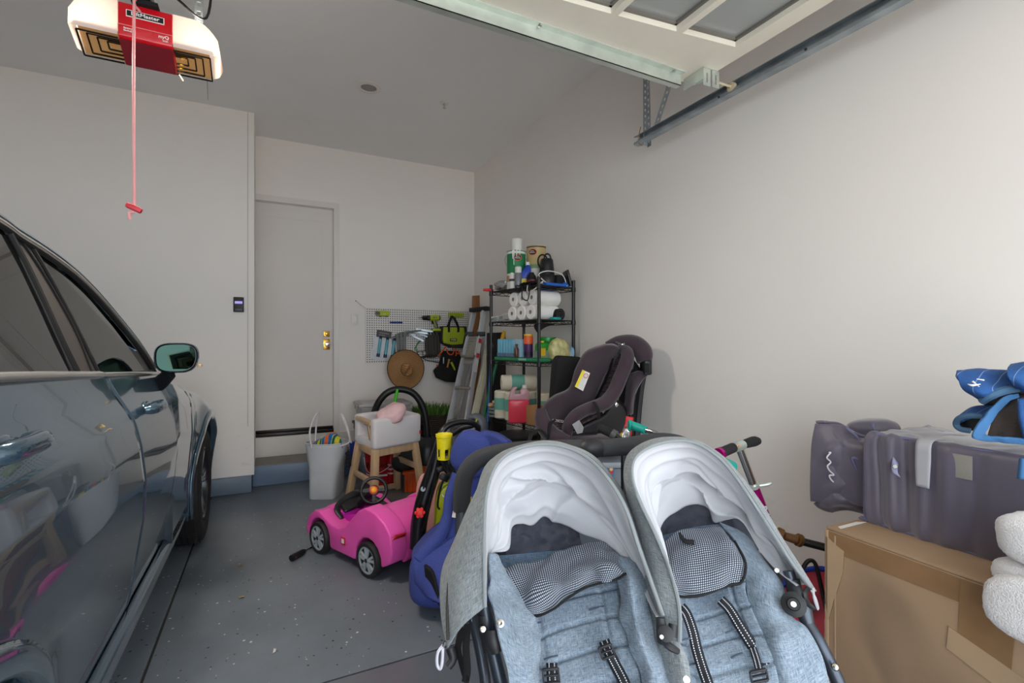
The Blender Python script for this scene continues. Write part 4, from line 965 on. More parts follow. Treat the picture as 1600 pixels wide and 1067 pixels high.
# ================================================================ LADDERS, BOARDS, POLES
ALU = mat('brushed_aluminium', (218, 222, 230), .38, .45, var=.06); ALUD = mat('aluminium_tread', (165, 160, 152), .5, .6)
t = thing('step_ladder', 'folded aluminium step ladder leaning against the back wall corner', 'ladder', (1.5, 4.9, 0))
def LP(x, y, Y): return PY(x, y, Y)
TLt, TRt = LP(741, 487, 5.28), LP(756, 486, 5.10)
BLt, BRt = LP(694, 692, 4.86), LP(728, 665, 4.80)
def ext(a, b, z): k_ = (z - a.z) / (b.z - a.z); return a.lerp(b, k_)
BL, BR = ext(TLt, BLt, .02), ext(TRt, BRt, .02)
fw = (TRt - TLt).normalized()
part('front_rail', MB().beam(TLt, BL, .055, .03, fw), ALU, t, bevel=.003); part('front_rail', MB().beam(TRt, BR, .055, .03, fw), ALU, t, bevel=.003)
RLt, RRt = LP(749, 515, 5.36), LP(762, 515, 5.16); RL, RR = ext(RLt, LP(722, 630, 5.22), .02), ext(RRt, LP(740, 665, 4.98), .02)
part('rear_rail', MB().beam(RLt, RL, .035, .025, fw), ALU, t, bevel=.003); part('rear_rail', MB().beam(RRt, RR, .04, .025, fw), ALU, t, bevel=.003)
part('top_cap', MB().beam(TLt + Vector((-.04, .0, .015)), TRt + Vector((.05, -.03, .03)), .09, .05), BLACKP, t, bevel=.008)
for f_ in (.155,):
    for a, b, w_ in ((TLt, BL, .075), (TRt, BR, .075)):
        q = a.lerp(b, f_); part('hinge_bracket', MB().box(q + Vector((.0, -.018, 0)), (.10, .035, .05), RZ(-25)), BLACKP, t, bevel=.006)
for f_ in (.30, .50, .70, .90):
    a, b = TLt.lerp(BL, f_), TRt.lerp(BR, f_)
    part('step', MB().beam(a, b, .11, .03), ALUD, t, bevel=.003)
q0, q1 = TLt.lerp(BL, .17), TLt.lerp(BL, .35); r0, r1 = TRt.lerp(BR, .17), TRt.lerp(BR, .35)
part('tool_tray', MB().hexa([q0, r0, r1, q1], [p + Vector((.02, .03, 0)) for p in (q0, r0, r1, q1)]), ALUD, t)
for i in range(8):
    f_ = .185 + i * .02; a, b = TLt.lerp(BL, f_), TRt.lerp(BR, f_); part('tray_rib', MB().beam(a + Vector((0, -.004, 0)), b + Vector((0, -.004, 0)), .004, .004), STEEL, t)
RO = frame_rot(Vector((1, -.25, 0)), (TRt - BR)); 
wl_ = mat('white_sticker', (228, 226, 224), .5); rd_ = mat('red_sticker', (196, 40, 44), .5)
for f_, h_, m in ((.20, .05, rd_), (.245, .10, wl_), (.295, .05, rd_), (.36, .14, wl_)):
    q = TRt.lerp(BR, f_); d_ = (TRt - BR).normalized(); part('sticker', MB().beam(q + d_ * h_ / 2 + Vector((0, -.0285, 0)), q - d_ * h_ / 2 + Vector((0, -.0285, 0)), .034, .0015, (0, 1, 0)), m, t)
a, b = PY(768, 534, 4.72), PY(738, 672, 4.50); b = ext(a, b, .0)
t = thing('cream_rail', 'long cream metal rail leaning beside the aluminium ladder', 'rail', tuple(b))
CR_ = mat('cream_metal', (202, 200, 178), .45)
part('rail_body', MB().beam(a, b, .055, .028, (.3, 1, 0)), CR_, t, bevel=.003); part('side_flange', MB().beam(a + Vector((-.03, .03, -.01)), b + Vector((-.03, .03, 0)), .018, .03, (.3, 1, 0)), CR_, t, bevel=.002)
part('screw_hole', MB().lathe(a.lerp(b, .03) + Vector((0, -.016, 0)), [(.005, 0), (.005, .003)], 8, (0, -1, 0)), BLACKM, t)
a, b = PY(768, 542, 4.40), PY(760, 700, 4.30); b = ext(a, b, .0)
t = thing('mop_pole', 'blue metal pole with grey tip leaning beside shelving rack', 'pole', tuple(b))
part('pole', MB().tube([a, b], .0135, 12), mat('blue_metal', (50, 110, 190), .3, .3), t); part('tip', MB().tube([a + (a - b).normalized() * .075, a], [.009, .015], 12), ALU, t)
def board(name, pts, Y, th, m, lab, cat, lean=.25):
    q = [PY(x, y, Y) for x, y in pts]; 
    zt_ = max(p.z for p in q)
    q = [p + Vector((0, (zt_ - p.z) * -lean * .2, 0)) for p in q]
    return single(name, MB().prism(q, (0, th, 0)), m, lab, cat, bevel=.003)
KR = mat('brown_cardboard_sheet', (150, 102, 62), .8, bump=.2)
board('cardboard_sheet', ((739, 462), (754, 461), (744, 700), (728, 700)), 5.40, .03, KR, 'tall brown cardboard sheet standing behind the ladder top', 'cardboard')
board('wood_plank', ((763, 640), (768, 640), (768, 700), (757, 700)), 5.0, .03, mat('reddish_wood', (140, 86, 50), .6), 'reddish wood plank standing low behind the cream rail', 'plank')
board('tall_board', ((762, 520), (790, 519), (788, 700), (758, 700)), 4.40, .03, mat('near_black_panel', (26, 24, 24), .7), 'tall black panel standing behind the shelving rack', 'panel')
a, b = PY(788, 517, 4.34), PY(757, 645, 4.36); b = ext(a, b, 0.0); d_ = (b - a)
t = thing('garden_tool', 'green handled tool with yellow tip behind the rack', 'garden tool', tuple(b))
part('shaft', MB().tube([a + d_ * .12, a + d_ * .30, b], [.014, .018, .014], 10), mat('green_handle_paint', (20, 120, 84), .4), t); part('yellow_end', MB().tube([a, a + d_ * .03, a + d_ * .13], [.014, .022, .018], 10), mat('yellow_plastic', (232, 178, 20), .4), t)
board('red_handle_board', ((768, 560), (773, 560), (772, 640), (768, 700), (764, 700)), 4.9, .02, mat('dark_red_paint', (150, 24, 36), .5), 'dark red board edge beside the blue pole', 'board')
# ================================================================ WIRE SHELVING RACK
NR = Vector((1.84, 3.22, 0)); PH = math.radians(10); AX = Vector((math.cos(PH), math.sin(PH), 0)); BX = Vector((-math.sin(PH), math.cos(PH), 0)); RL_, RD_ = .65, .36
def RK(a, b, z): return NR + AX * a + BX * b + Vector((0, 0, z))
RROT = RZ(10)
rk = thing('shelving_rack', 'black wire shelving rack standing in the back right corner', 'shelving rack', tuple(NR))
BK = mat('black_epoxy_wire', (18, 18, 19), .35)
for a, b in ((0, 0), (RD_, 0), (0, RL_), (RD_, RL_)):
    po = part('post', MB().tube([RK(a, b, .02), RK(a, b, 1.85)], .0135, 12), BK, rk)
    part('post_cap', MB().lathe(RK(a, b, 1.85), [(.0145, 0), (.0145, .008), (.006, .012)], 12), BK, po); part('foot', MB().lathe(RK(a, b, 0), [(.02, 0), (.02, .012), (.01, .03)], 12), BK, po)
SH = [1.80, 1.535, 1.205, .713, .22]
for z in SH:
    mb = MB()
    for dz in (0, -.028):
        for p_, q_ in (((0, 0), (RD_, 0)), ((0, RL_), (RD_, RL_)), ((0, 0), (0, RL_)), ((RD_, 0), (RD_, RL_))): mb.tube([RK(*p_, z + dz), RK(*q_, z + dz)], .0032, 6)
    for p_, q_, n_ in (((0, 0), (RD_, 0), 9), ((0, RL_), (RD_, RL_), 9), ((0, 0), (0, RL_), 16), ((RD_, 0), (RD_, RL_), 16)):
        for i in range(n_):
            f0, f1 = i / n_, (i + 1) / n_; c0 = [p_[j] + (q_[j] - p_[j]) * f0 for j in (0, 1)]; c1 = [p_[j] + (q_[j] - p_[j]) * f1 for j in (0, 1)]
            mb.tube([RK(*c0, z + (0 if i % 2 else -.028)), RK(*c1, z + (-.028 if i % 2 else 0))], .002, 5)
    for i in range(1, 25): mb.tube([RK(0, RL_ * i / 25, z), RK(RD_, RL_ * i / 25, z)], .0018, 5)
    for i in (1, 2): mb.tube([RK(RD_ * i / 3, 0, z - .004), RK(RD_ * i / 3, RL_, z - .004)], .003, 6)
    sf = part('wire_shelf', mb, BK, rk)
    part('shelf_collar', MB().lathe(RK(0, 0, z - .034), [(.015, 0), (.019, .005), (.017, .038)], 12).lathe(RK(0, RL_, z - .034), [(.015, 0), (.019, .005), (.017, .038)], 12).lathe(RK(RD_, 0, z - .034), [(.015, 0), (.019, .005), (.017, .038)], 12).lathe(RK(RD_, RL_, z - .034), [(.015, 0), (.019, .005), (.017, .038)], 12), BK, sf)
z1, z2, z3, z4, z5 = [s_ + .003 for s_ in SH]
TIN = mat('tin_rim', (170, 170, 168), .3, .9); WLAB = mat('white_label', (226, 224, 218), .5)
def can(a, b, z, r, h, body, lid, label, cat='paint can', bands=(), drip=None, oval=None, handle=True):
    c = RK(a, b, z); t = thing('paint_can', label, cat, tuple(c), 'paint cans on the rack')
    part('can_body', MB().lathe(c, [(r, 0), (r + .002, .004), (r, .008), (r, h - .008), (r + .003, h - .004), (r + .003, h)], 28), body, t)
    part('lid', MB().lathe(c + Vector((0, 0, h - .001)), [(r + .002, 0), (r - .004, .002), (r - .008, -.004), (0, -.004)], 28), lid, t)
    for z0_, z1_, m in bands: part('label_band', MB().lathe(c + Vector((0, 0, z0_)), [(r + .0012, 0), (r + .0012, z1_ - z0_)], 28), m, t)
    vd = Vector((-c.x, -c.y, 0)).normalized(); sd_ = vd.cross(Vector((0, 0, 1))) * -1
    if oval:
        m1, m2, txt, zo, sh = oval; pts = []; pin = []
        for q in range(16):
            an = 2 * math.pi * q / 16; u_ = .036 * math.cos(an) * (1 if abs(math.cos(an)) < .8 else .95); w_ = .026 * math.sin(an)
            for L_, s2, rr2 in ((pts, 1.0, .0035), (pin, .82, .0055)):
                th_ = (u_ * s2 + sh) / r; L_.append(c + (vd * math.cos(th_) + sd_ * math.sin(th_)) * (r + rr2) + Vector((0, 0, zo + w_ * s2)))
        for L_, m in ((pts, m1), (pin, m2)): part('oval_emblem', MB().prism(L_, vd * .0015), m, t)
        th_ = sh / r; nn_ = (vd * math.cos(th_) + sd_ * math.sin(th_)); xx_ = Vector((0, 0, 1)).cross(nn_)
        text('lettering', txt, .0125, c + nn_ * (r + .0085) + Vector((0, 0, zo + .002)), frame_rot(xx_, (0, 0, 1)), TW, t)
    if drip:
        for u_, l_ in drip:
            th_ = u_ / r; n_ = vd * math.cos(th_) + sd_ * math.sin(th_); part('paint_drip', MB().tube([c + n_ * (r + .002) + Vector((0, 0, h)), c + n_ * (r + .003) + Vector((0, 0, h - l_))], [.006, .003], 6), mat('white_paint_drip', (238, 236, 232), .3), t)
    if handle: part('bail_handle', MB().tube([c + sd_ * -(r + .004) + Vector((0, 0, h - .03)), c + sd_ * -(r + .016) + vd * .02 + Vector((0, 0, h - .07)), c + sd_ * -(r + .004) + vd * .03 + Vector((0, 0, h - .12))], .002, 6, 4), TIN, t)
    return t
GRN = mat('green_label', (32, 128, 76), .5); BEI = mat('beige_label', (196, 172, 120), .5); ORR = mat('red_orange_emblem', (226, 70, 30), .5); BLE = mat('black_emblem', (40, 26, 26), .5); BRN = mat('brown_label', (128, 104, 60), .5)
can(.08, .395, z1, .078, .125, WLAB, TIN, 'white and tan paint can at the bottom of the left stack', bands=[(.06, .11, mat('tan_label', (180, 140, 92), .5))], handle=False)
can(.08, .395, z1 + .125, .078, .190, GRN, TIN, 'green labelled gallon paint can with white drips', bands=[(.165, .186, WLAB)], oval=(ORR, BLE, 'Dunn-\nEdwards', .13, .012), drip=((-.028, .07), (-.018, .12), (.004, .05), (.03, .035)))
can(.085, .395, z1 + .315, .048, .105, WLAB, TIN, 'small white and brown can on top of green paint can', bands=[], handle=False)
can(.215, .295, z1, .080, .165, WLAB, TIN, 'white paint can hidden below the beige gallon can', handle=False)
can(.215, .295, z1 + .165, .080, .192, BEI, mat('dark_can_rim', (52, 44, 40), .5), 'beige labelled gallon paint can on the top shelf', bands=[(.0, .035, mat('pale_green_label', (120, 160, 110), .5)), (.176, .19, mat('dark_band', (50, 44, 40), .5))], oval=(ORR, BLE, 'Dunn-\nEdwards', .135, -.03))
def bottle(name, a, b, z, prof, m, cap, capm, label, cat='bottle', n=18, flat=1.0, lab=None, grp=None):
    c = RK(a, b, z); t = thing(name, label, cat, tuple(c), grp)
    mb = MB().lathe(c, prof, n)
    part('body', mb, m, t)
    h = prof[-1][1]
    if cap: part('cap', MB().lathe(c + Vector((0, 0, h - .002)), cap, n), capm, t)
    if lab: part('label_wrap', MB().lathe(c + Vector((0, 0, lab[0])), [(lab[2], 0), (lab[2], lab[1] - lab[0])], n), lab[3], t)
    return t
BLU = mat('blue_bottle', (24, 62, 170), .35)
c = RK(.07, .26, z1); t = thing('detergent_bottle', 'blue bottle with yellow label and pale cap on top shelf', 'bottle', tuple(c))
vx = Vector((.94, -.34, 0)); vy = Vector((.34, .94, 0))
part('body', MB().prism([c + vx * u_ + Vector((0, 0, w_)) for u_, w_ in ((-.045, 0), (.05, 0), (.05, .17), (.035, .19), (.015, .19), (-.04, .12))], vy * .055), BLU, t, bevel=.008)
part('label_wrap', MB().prism([c + vx * u_ - vy * .001 + Vector((0, 0, w_)) for u_, w_ in ((-.035, .015), (.035, .015), (.035, .075), (-.035, .075))], vy * .002), mat('yellow_label', (225, 205, 40), .5), t)
part('cap', MB().lathe(c + vx * .025 + vy * .027 + Vector((0, 0, .185)), [(.018, 0), (.018, .03), (.0, .031)], 14), WLAB, t)
bottle('spray_can', .0 + .03, .30, z1, [(.030, 0), (.031, .005), (.031, .105), (.024, .125)], mat('clear_grey_plastic', (130, 134, 138), .2, alpha=.8), [(.026, 0), (.028, .004), (.028, .045), (.02, .052), (0, .053)], WLAB, 'clear spray bottle with white cap on top shelf front')
bottle('white_bottle', .03, .37, z1, [(.032, 0), (.033, .004), (.033, .12), (.02, .135)], WLAB, [(.018, 0), (.018, .02), (0, .021)], WLAB, 'white bottle with small dark mark beside spray bottle', lab=(.06, .08, .0335, mat('dark_mark', (60, 60, 66), .6)))
# submersible pump + lantern
c = RK(.19, .13, z1); t = thing('utility_pump', 'black plastic utility pump with handle loops on top shelf', 'pump', tuple(c))
part('base', MB().lathe(c, [(.075, 0), (.080, .01), (.080, .08), (.068, .10), (.05, .105)], 24), BLACKP, t)
part('motor', MB().lathe(c + Vector((0, 0, .10)), [(.062, 0), (.056, .06), (.05, .12), (.044, .13), (0, .135)], 24), BLACKP, t)
part('handle_loop', MB().tube([c + Vector((.03 * math.cos(q), -.01, .235 + .035 * math.sin(q))) for q in np.linspace(-.3, 3.44, 9)], .007, 8), BLACKP, t)
part('cable_loop', MB().tube([c + Vector((-.055 + .045 * math.cos(q), -.03, .20 + .055 * math.sin(q))) for q in np.linspace(0, 6.28, 17)], .0065, 8), BLACKM, t)
part('rating_label', MB().lathe(c + Vector((0, 0, .195)), [(.0455, 0), (.0440, .02)], 24, a0=math.radians(200), a1=math.radians(290)), mat('silver_label', (170, 170, 172), .4), t) if False else None
k_ = random.Random(3)
t = thing('extension_cord', 'white cord looped over the black pump and shelf post', 'cord', tuple(RK(.05, .02, z1)))
part('cord', MB().tube([RK(.12, .05, z1 + .02), RK(.08, .10, z1 + .09), RK(.14, .06, z1 + .12), RK(.26, .03, z1 + .10), RK(.30, .02, z1 + .03), RK(.29, .0, z1 + .005)], .004, 8, 6).tube([RK(.05, .02, z1 + .01), RK(.02, -.015, z1 + .02), RK(-.01, .03, z1 - .03), RK(-.015, .12, z1 - .05), RK(.0, .14, z1 + .005)], .004, 8, 6), WLAB, t)
t = thing('black_cable', 'tangled black cable drooping from the top shelf', 'cable', tuple(RK(.0, .2, z1)))
mb = MB()
for i in range(9):
    pts = [RK(k_.uniform(.0, .10), k_.uniform(.05, .30), z1 + k_.uniform(.005, .04)) for j in range(5)]
    mb.tube(pts, .0045, 6, 5)
mb.tube([RK(.02, .2, z1 + .01), RK(-.02, .18, z1 - .02), RK(-.03, .17, z1 - .09), RK(-.025, .11, z1 - .115), RK(-.03, .08, z1 - .05), RK(-.01, .1, z1 + .01)], .0045, 6, 6)
mb.tube([RK(.0, .3, z1 + .02), RK(-.015, .25, z1 - .03), RK(-.01, .2, z1 + .01)], .0045, 6, 6)
part('cable', mb, BLACKM, t)
c = RK(.08, .17, z1); bottle('dark_bottle', .09, .20, z1, [(.04, 0), (.042, .01), (.042, .06), (.034, .09), (.02, .11)], BLACKM, [(.02, 0), (.018, .012), (0, .013)], BLACKM, 'dark round tin with red emblem beside the pump', lab=(.025, .06, .0425, mat('muted_red_label', (120, 40, 50), .5)))
c = RK(.33, .08, z1 + .075); t = thing('black_case', 'open black plastic case tilted at rack top right corner', 'case', tuple(RK(.33, .08, z1)))
part('base', MB().box(RK(.27, .10, z1 + .05), (.11, .13, .09), RROT), BLACKM, t, bevel=.004); part('lid', MB().box(RK(.345, .055, z1 + .075), (.018, .14, .13), REU(0, -14, -18)), BLACKP, t, bevel=.004)
part('rivet', MB().lathe(RK(.33, -.02, z1 + .12), [(.005, 0), (.005, .004)], 8, (0, -1, 0)), CHROME, t)
single('blue_tray', MB().box(RK(.2, .05, z1 + .012), (.24, .09, .022), RROT).box(RK(.29, .05, z1 + .022), (.03, .08, .03), RROT), mat('bright_blue_plastic', (20, 100, 200), .4), 'flat bright blue plastic tray under the black pump', 'tray', bevel=.006)
c = RK(.04, .52, z1 + .045); single('foil_bag', MB().pillow(c, (.10, .20, .08), RROT, e=.8, nu=20, nv=30, disp=lambda p: .25 * noise.noise(p * 40)), mat('crumpled_foil', (190, 190, 192), .22, .9, bump=.6, bscale=60), 'crumpled silver foil bundle on the rack top left', 'foil')
c = RK(.02, .62, z1 + .012); t = thing('scissors', 'red handled scraper poking out at rack top left corner', 'scraper', tuple(c)); part('handle', MB().tube([c + BX * .03, c + BX * .03 - AX * .05, c + BX * .05 - AX * .09], [.010, .013, .009], 10, 4), mat('red_tool_plastic', (214, 40, 34), .4), t); part('blade', MB().box(c - BX * .02 + AX * .03, (.09, .02, .003), RROT), CHROME, t)
t.name = 'scraper'
# ---- second shelf: paper towels, rolls, black roll, wrench etc.
PAPR = mat('white_paper_roll', (236, 234, 230), .85, bump=.25, bscale=220); CORE = mat('cardboard_core', (168, 158, 150), .8)
def proll(nm, c, ax, L, r, label, grp, m=None, wrap=None, cat='paper roll', coreR=.016):
    t = thing(nm, label, cat, tuple(c - Vector((0, 0, 0))), grp)
    ax = Vector(ax).normalized()
    part('paper', MB().lathe(c, [(coreR, .03), (coreR, .002), (r - .008, 0), (r, .008), (r, L - .008), (r - .008, L), (coreR, L - .002)], 28, ax, caps=False), m or PAPR, t)
    part('core', MB().lathe(c, [(coreR - .002, .02), (coreR - .002, .001), (coreR, .001), (coreR, .02)], 16, ax, caps=False).lathe(c + ax * .02, [(.0, 0), (coreR, 0.001)], 16, ax), CORE, t)
    if wrap: part('wrapper_band', MB().lathe(c + ax * wrap[0], [(r + .001, 0), (r + .001, wrap[1] - wrap[0])], 28, ax), wrap[2], t)
    return t
names = [['lower paper towel roll nearest the rack front post', 'lower middle paper towel roll in the white stack', 'lower rear paper towel roll in the white stack'], ['upper paper towel roll nearest the rack front post', 'upper middle paper towel roll in the white stack', 'upper rear paper towel roll in the white stack']]
for lv in (0, 1):
    for i in range(3): proll('paper_towel_roll', RK(.005 + .012 * lv, .115 + i * .121, z2 + .060 + .116 * lv), AX, .265, .059, names[lv][i], 'paper towel rolls on the second shelf', wrap=(.02, .25, mat('blue_wrap_film', (236, 236, 238), .3)) if False else None)
BLF = mat('blue_film', (48, 120, 200), .3)
single('wrap_film', MB().box(RK(.16, .175, z2 + .119), (.20, .012, .006), RROT).box(RK(.16, .115, z2 + .236), (.18, .03, .002), RROT), BLF, 'blue strips of film on the paper towel stack', 'plastic film')
t = thing('black_mat_roll', 'rolled black rubber mat at right end of second shelf', 'mat roll', tuple(RK(.3, .1, z2)))
c = RK(.24, .02, z2 + .045); part('roll', MB().lathe(c, [(.012, .004), (.046, 0), (.046, .34), (.012, .336)], 24, (Vector((.55, .25, 0)) * 0 + BX)), BLACKM, t)
part('spiral_end', MB().tube([c - BX * .001 + AX * ((.012 + .0018 * q) * math.cos(q * .6)) + Vector((0, 0, (.012 + .0018 * q) * math.sin(q * .6))) for q in range(19)], .0016, 5), GREYP, t)
single('teal_lid', MB().lathe(RK(.19, .03, z2), [(.045, 0), (.047, .003), (.047, .016), (.042, .02), (0, .02)], 24), mat('teal_plastic', (34, 150, 150), .4), 'teal round lid below the paper towels', 'lid')
single('black_cloth', MB().sheet([[RK(.0, .05, z2 - .035), RK(.1, .05, z2 - .03), RK(.2, .04, z2 - .03)], [RK(.0, .06, z2 - .06), RK(.08, .04, z2 - .055), RK(.17, .05, z2 - .04)], [RK(.02, .05, z2 - .10), RK(.06, .04, z2 - .08), RK(.1, .04, z2 - .05)]], 8, 8), BLACKM, 'black cloth corner hanging below the second shelf', 'cloth', solid=.004)
single('trowel', MB().prism([RK(-.01, .62, z2 + .03), RK(-.0, .45, z2 + .05), RK(.02, .38, z2 + .07), RK(.04, .40, z2 + .075), RK(.02, .5, z2 + .06)], (0, 0, .006)).tube([RK(.0, .55, z2 + .04), RK(-.01, .62, z2 + .035)], .012, 8), GALV, 'grey metal trowel lying left of the paper towels', 'trowel')
single('clamp_tool', MB().bx(0, 0, 0, 0, 0, 0).box(RK(.02, .60, z2 + .012), (.05, .09, .02), RROT).box(RK(.02, .53, z2 + .03), (.02, .02, .06), RROT).box(RK(.02, .50, z2 + .012), (.03, .12, .012), RROT), GALVD, 'grey steel clamp lying at second shelf left end', 'clamp', bevel=.002) if False else single('clamp_tool', MB().box(RK(.02, .60, z2 + .012), (.05, .09, .02), RROT).box(RK(.02, .53, z2 + .03), (.02, .02, .06), RROT).box(RK(.02, .50, z2 + .012), (.03, .12, .012), RROT), GALVD, 'grey steel clamp lying at second shelf left end', 'clamp')
# ---- third shelf
TRAYG = mat('green_plastic_tray', (28, 132, 84), .4)
t = thing('green_tray', 'long flat green plastic tray along the third shelf', 'tray', tuple(RK(.04, .3, z3)))
part('tray_base', MB().box(RK(.05, .29, z3 + .016), (.11, .62, .03), RZ(10)), TRAYG, t, bevel=.008); part('tray_label', MB().box(RK(.05 - .0575, .20, z3 + .018), (.002, .10, .018), RZ(10)), mat('pale_green_sticker', (140, 190, 170), .5), t)
LB = mat('light_blue_carton', (120, 188, 212), .35)
for i in range(6):
    c = RK(.03, .56 - i * .040, z3 + .032); q = thing('water_carton', 'light blue slim drink carton in a row', 'carton', tuple(c), 'light blue cartons on third shelf')
    q['label'] = ['light blue slim carton at the left end of the row', 'second light blue slim carton from the left end', 'third light blue slim carton from the left end', 'fourth light blue slim carton from the left end', 'fifth light blue slim carton from the left end', 'light blue slim carton beside the brown bottle'][i]
    part('box', MB().box(c + Vector((0, 0, .075)), (.038, .031, .15), RROT), LB, q, bevel=.008); part('white_seam', MB().box(c + Vector((0, 0, .075)) - BX * .0185, (.012, .003, .148), RROT), WLAB, q); part('base_print', MB().box(c + Vector((0, 0, .018)), (.039, .0345, .03), RROT), mat('print_dark_blue', (96, 120, 150), .5), q)
c = RK(.04, .33, z3 + .032); part('x', MB().box(c, (.01, .01, .01)), LB, rk) if False else None
single('nutrition_box', MB().box(RK(.045, .285, z3 + .105), (.06, .07, .145), RROT), mat('pale_blue_box', (150, 190, 208), .5), 'pale blue box with small printed lines behind brown bottle', 'box', bevel=.003)
bottle('brown_bottle', -.0, .285, z3 + .032, [(.017, 0), (.018, .004), (.018, .065), (.009, .085), (.008, .095)], mat('brown_glass', (92, 48, 28), .25), [(.010, 0), (.010, .014), (0, .015)], BLACKP, 'small brown glass bottle in front of blue cartons')
bottle('purple_bottle', .06, .205, z3 + .032, [(.034, 0), (.036, .006), (.036, .11)], mat('purple_plastic', (78, 36, 96), .4), [(.038, 0), (.038, .045), (.036, .05), (.036, .062), (0, .063)], mat('orange_plastic', (236, 96, 34), .4), 'purple bottle with orange and yellow cap on third shelf', lab=(.015, .045, .0368, mat('dark_label', (30, 24, 40), .5)))
single('yellow_cap', MB().lathe(RK(.06, .205, z3 + .205), [(.036, 0), (.036, .014), (0, .015)], 18), mat('yellow_cap_plastic', (240, 190, 30), .4), 'yellow cap on top of the purple bottle', 'cap')
c = RK(.12, .105, z3 + .032); t = thing('cleaner_jug', 'green cleaner jug with yellow cap and label', 'jug', tuple(c))
part('body', MB().pillow(c + Vector((0, 0, .055)), (.11, .08, .13), RROT, e=.45), mat('green_bottle', (40, 150, 50), .35), t); part('lower_shell', MB().pillow(c + Vector((0, 0, .028)), (.114, .084, .07), RROT, e=.3), mat('grey_green_plastic', (130, 160, 140), .4), t)
part('cap', MB().lathe(c + Vector((0, 0, .112)), [(.016, 0), (.016, .02), (0, .021)], 14), MC['yellow_plastic'], t); part('label_wrap', MB().box(c + Vector((0, 0, .045)) - BX * .043 - AX * .025, (.045, .002, .06), RROT), mat('yellow_red_label', (236, 190, 30), .5), t)
c = RK(.23, .18, z3 + .11); t = thing('green_tub', 'bright green plastic tub at the back of third shelf', 'tub', tuple(RK(.23, .18, z3)))
part('tub', MB().lathe(RK(.24, .18, z3 + .0), [(.062, 0), (.072, .17)], 28), mat('bright_green_tub', (18, 150, 50), .3), t); part('lid', MB().lathe(RK(.24, .18, z3 + .17), [(.076, 0), (.076, .022), (.07, .026), (0, .026)], 28), MC['bright_green_tub'], t); part('handle_ear', MB().box(RK(.18, .12, z3 + .14), (.02, .02, .04), RROT), MC['bright_green_tub'], t)
single('plastic_bag', MB().pillow(RK(.24, .045, z3 + .085), (.20, .13, .18), REU(0, 12, 10), e=.8, nu=40, nv=50, disp=lambda p: .30 * noise.noise(p * 9) + .07 * noise.noise(p * 40) + .16 * (abs((p.x * 22 + p.z * 9) % 1 - .5) - .25)), mat('yellow_clear_bag', (206, 200, 140), .25, var=.25, nscale=22, coat=.4), 'crumpled yellow plastic bag of bottles on third shelf', 'bag')
single('blue_white_bag', MB().pillow(RK(.335, .03, z3 + .05), (.05, .10, .16), REU(0, 18, 10), e=.8, disp=lambda p: .2 * noise.noise(p * 20)), mat('pale_blue_film', (150, 190, 225), .3), 'pale blue film bag at third shelf right end', 'bag')
# ---- fourth shelf
TPB = mat('teal_paper_label', (110, 176, 160), .6); TPP = mat('cream_tissue', (222, 216, 196), .85, bump=.2, bscale=150)
def tproll(c, ax, L, r, label, w):
    t = proll('tissue_pack', c, ax, L, r, label, 'tissue packs on fourth shelf', m=TPP, wrap=w, cat='tissue roll'); return t
tproll(RK(.0, .50, z4 + .245 + .062), Vector((AX - BX * .55)), .30, .064, 'horizontal tissue roll pack with teal label on top', (.085, .195, TPB))
for i, (a, b, lab) in enumerate(((.04, .545, 'upright tissue roll pack at the far left'), (.045, .40, 'upright tissue roll pack beside pink jug'), (.19, .36, 'upright tissue roll pack behind the pink jug'), (.20, .16, 'rearmost upright tissue roll pack near the car seats'))):
    tproll(RK(a, b, z4), (0, 0, 1), .235, .064, lab, (.075, .175, TPB))
def bl(t): return t
c = RK(-.0, .255, z4); t = thing('washer_fluid_jug', 'translucent jug of pink fluid with white cap', 'jug', tuple(c))
PK = mat('pink_fluid', (236, 72, 92), .2, var=.03); CLP = mat('milky_plastic', (226, 180, 190), .3, alpha=.75)
vx = RZ(-24) @ Vector((1, 0, 0)); vy = RZ(-24) @ Vector((0, 1, 0)); R24 = RZ(-24)
part('lower_body', MB().box(c + Vector((0, 0, .095)), (.165, .11, .19), R24), PK, t, bevel=.016, bseg=3)
top = MB()
def pr(u, w_): return c + vx * u + Vector((0, 0, w_))
out = [pr(*q) - vy * .05 for q in ((-.082, .188), (.082, .188), (.082, .25), (.066, .275), (.03, .278), (.012, .262), (.012, .235), (-.03, .235), (-.034, .262), (-.01, .288), (-.045, .285), (-.062, .262))]
top.prism(out, vy * .10); part('upper_body', top, CLP, t, bevel=.006)
part('cap', MB().lathe(c + vx * .05 + Vector((0, 0, .276)), [(.022, 0), (.022, .022), (.019, .026), (0, .026)], 20), WLAB, t)
t = thing('cardboard_carton', 'small brown cardboard carton on fourth shelf', 'cardboard box', tuple(RK(.08, .06, z4)))
part('carton', MB().box(RK(.07, .085, z4 + .075), (.13, .16, .15), RROT), mat('kraft_board', (176, 132, 88), .8), t, bevel=.003); part('tape', MB().box(RK(.07, .085, z4 + .151), (.132, .04, .002), RROT), mat('kraft_tape', (196, 156, 108), .4), t)
t = thing('glass_dish', 'stack of clear glass dishes on the fourth shelf left', 'dish', tuple(RK(.0, .62, z4)))
for i in range(3): part('dish', MB().lathe(RK(.02, .615, z4 + .002 + i * .03), [(.05, 0), (.062, .006), (.066, .026), (.063, .026), (.058, .008), (0, .007)], 24), mat('pale_glass', (150, 168, 168), .15, alpha=.55), t)
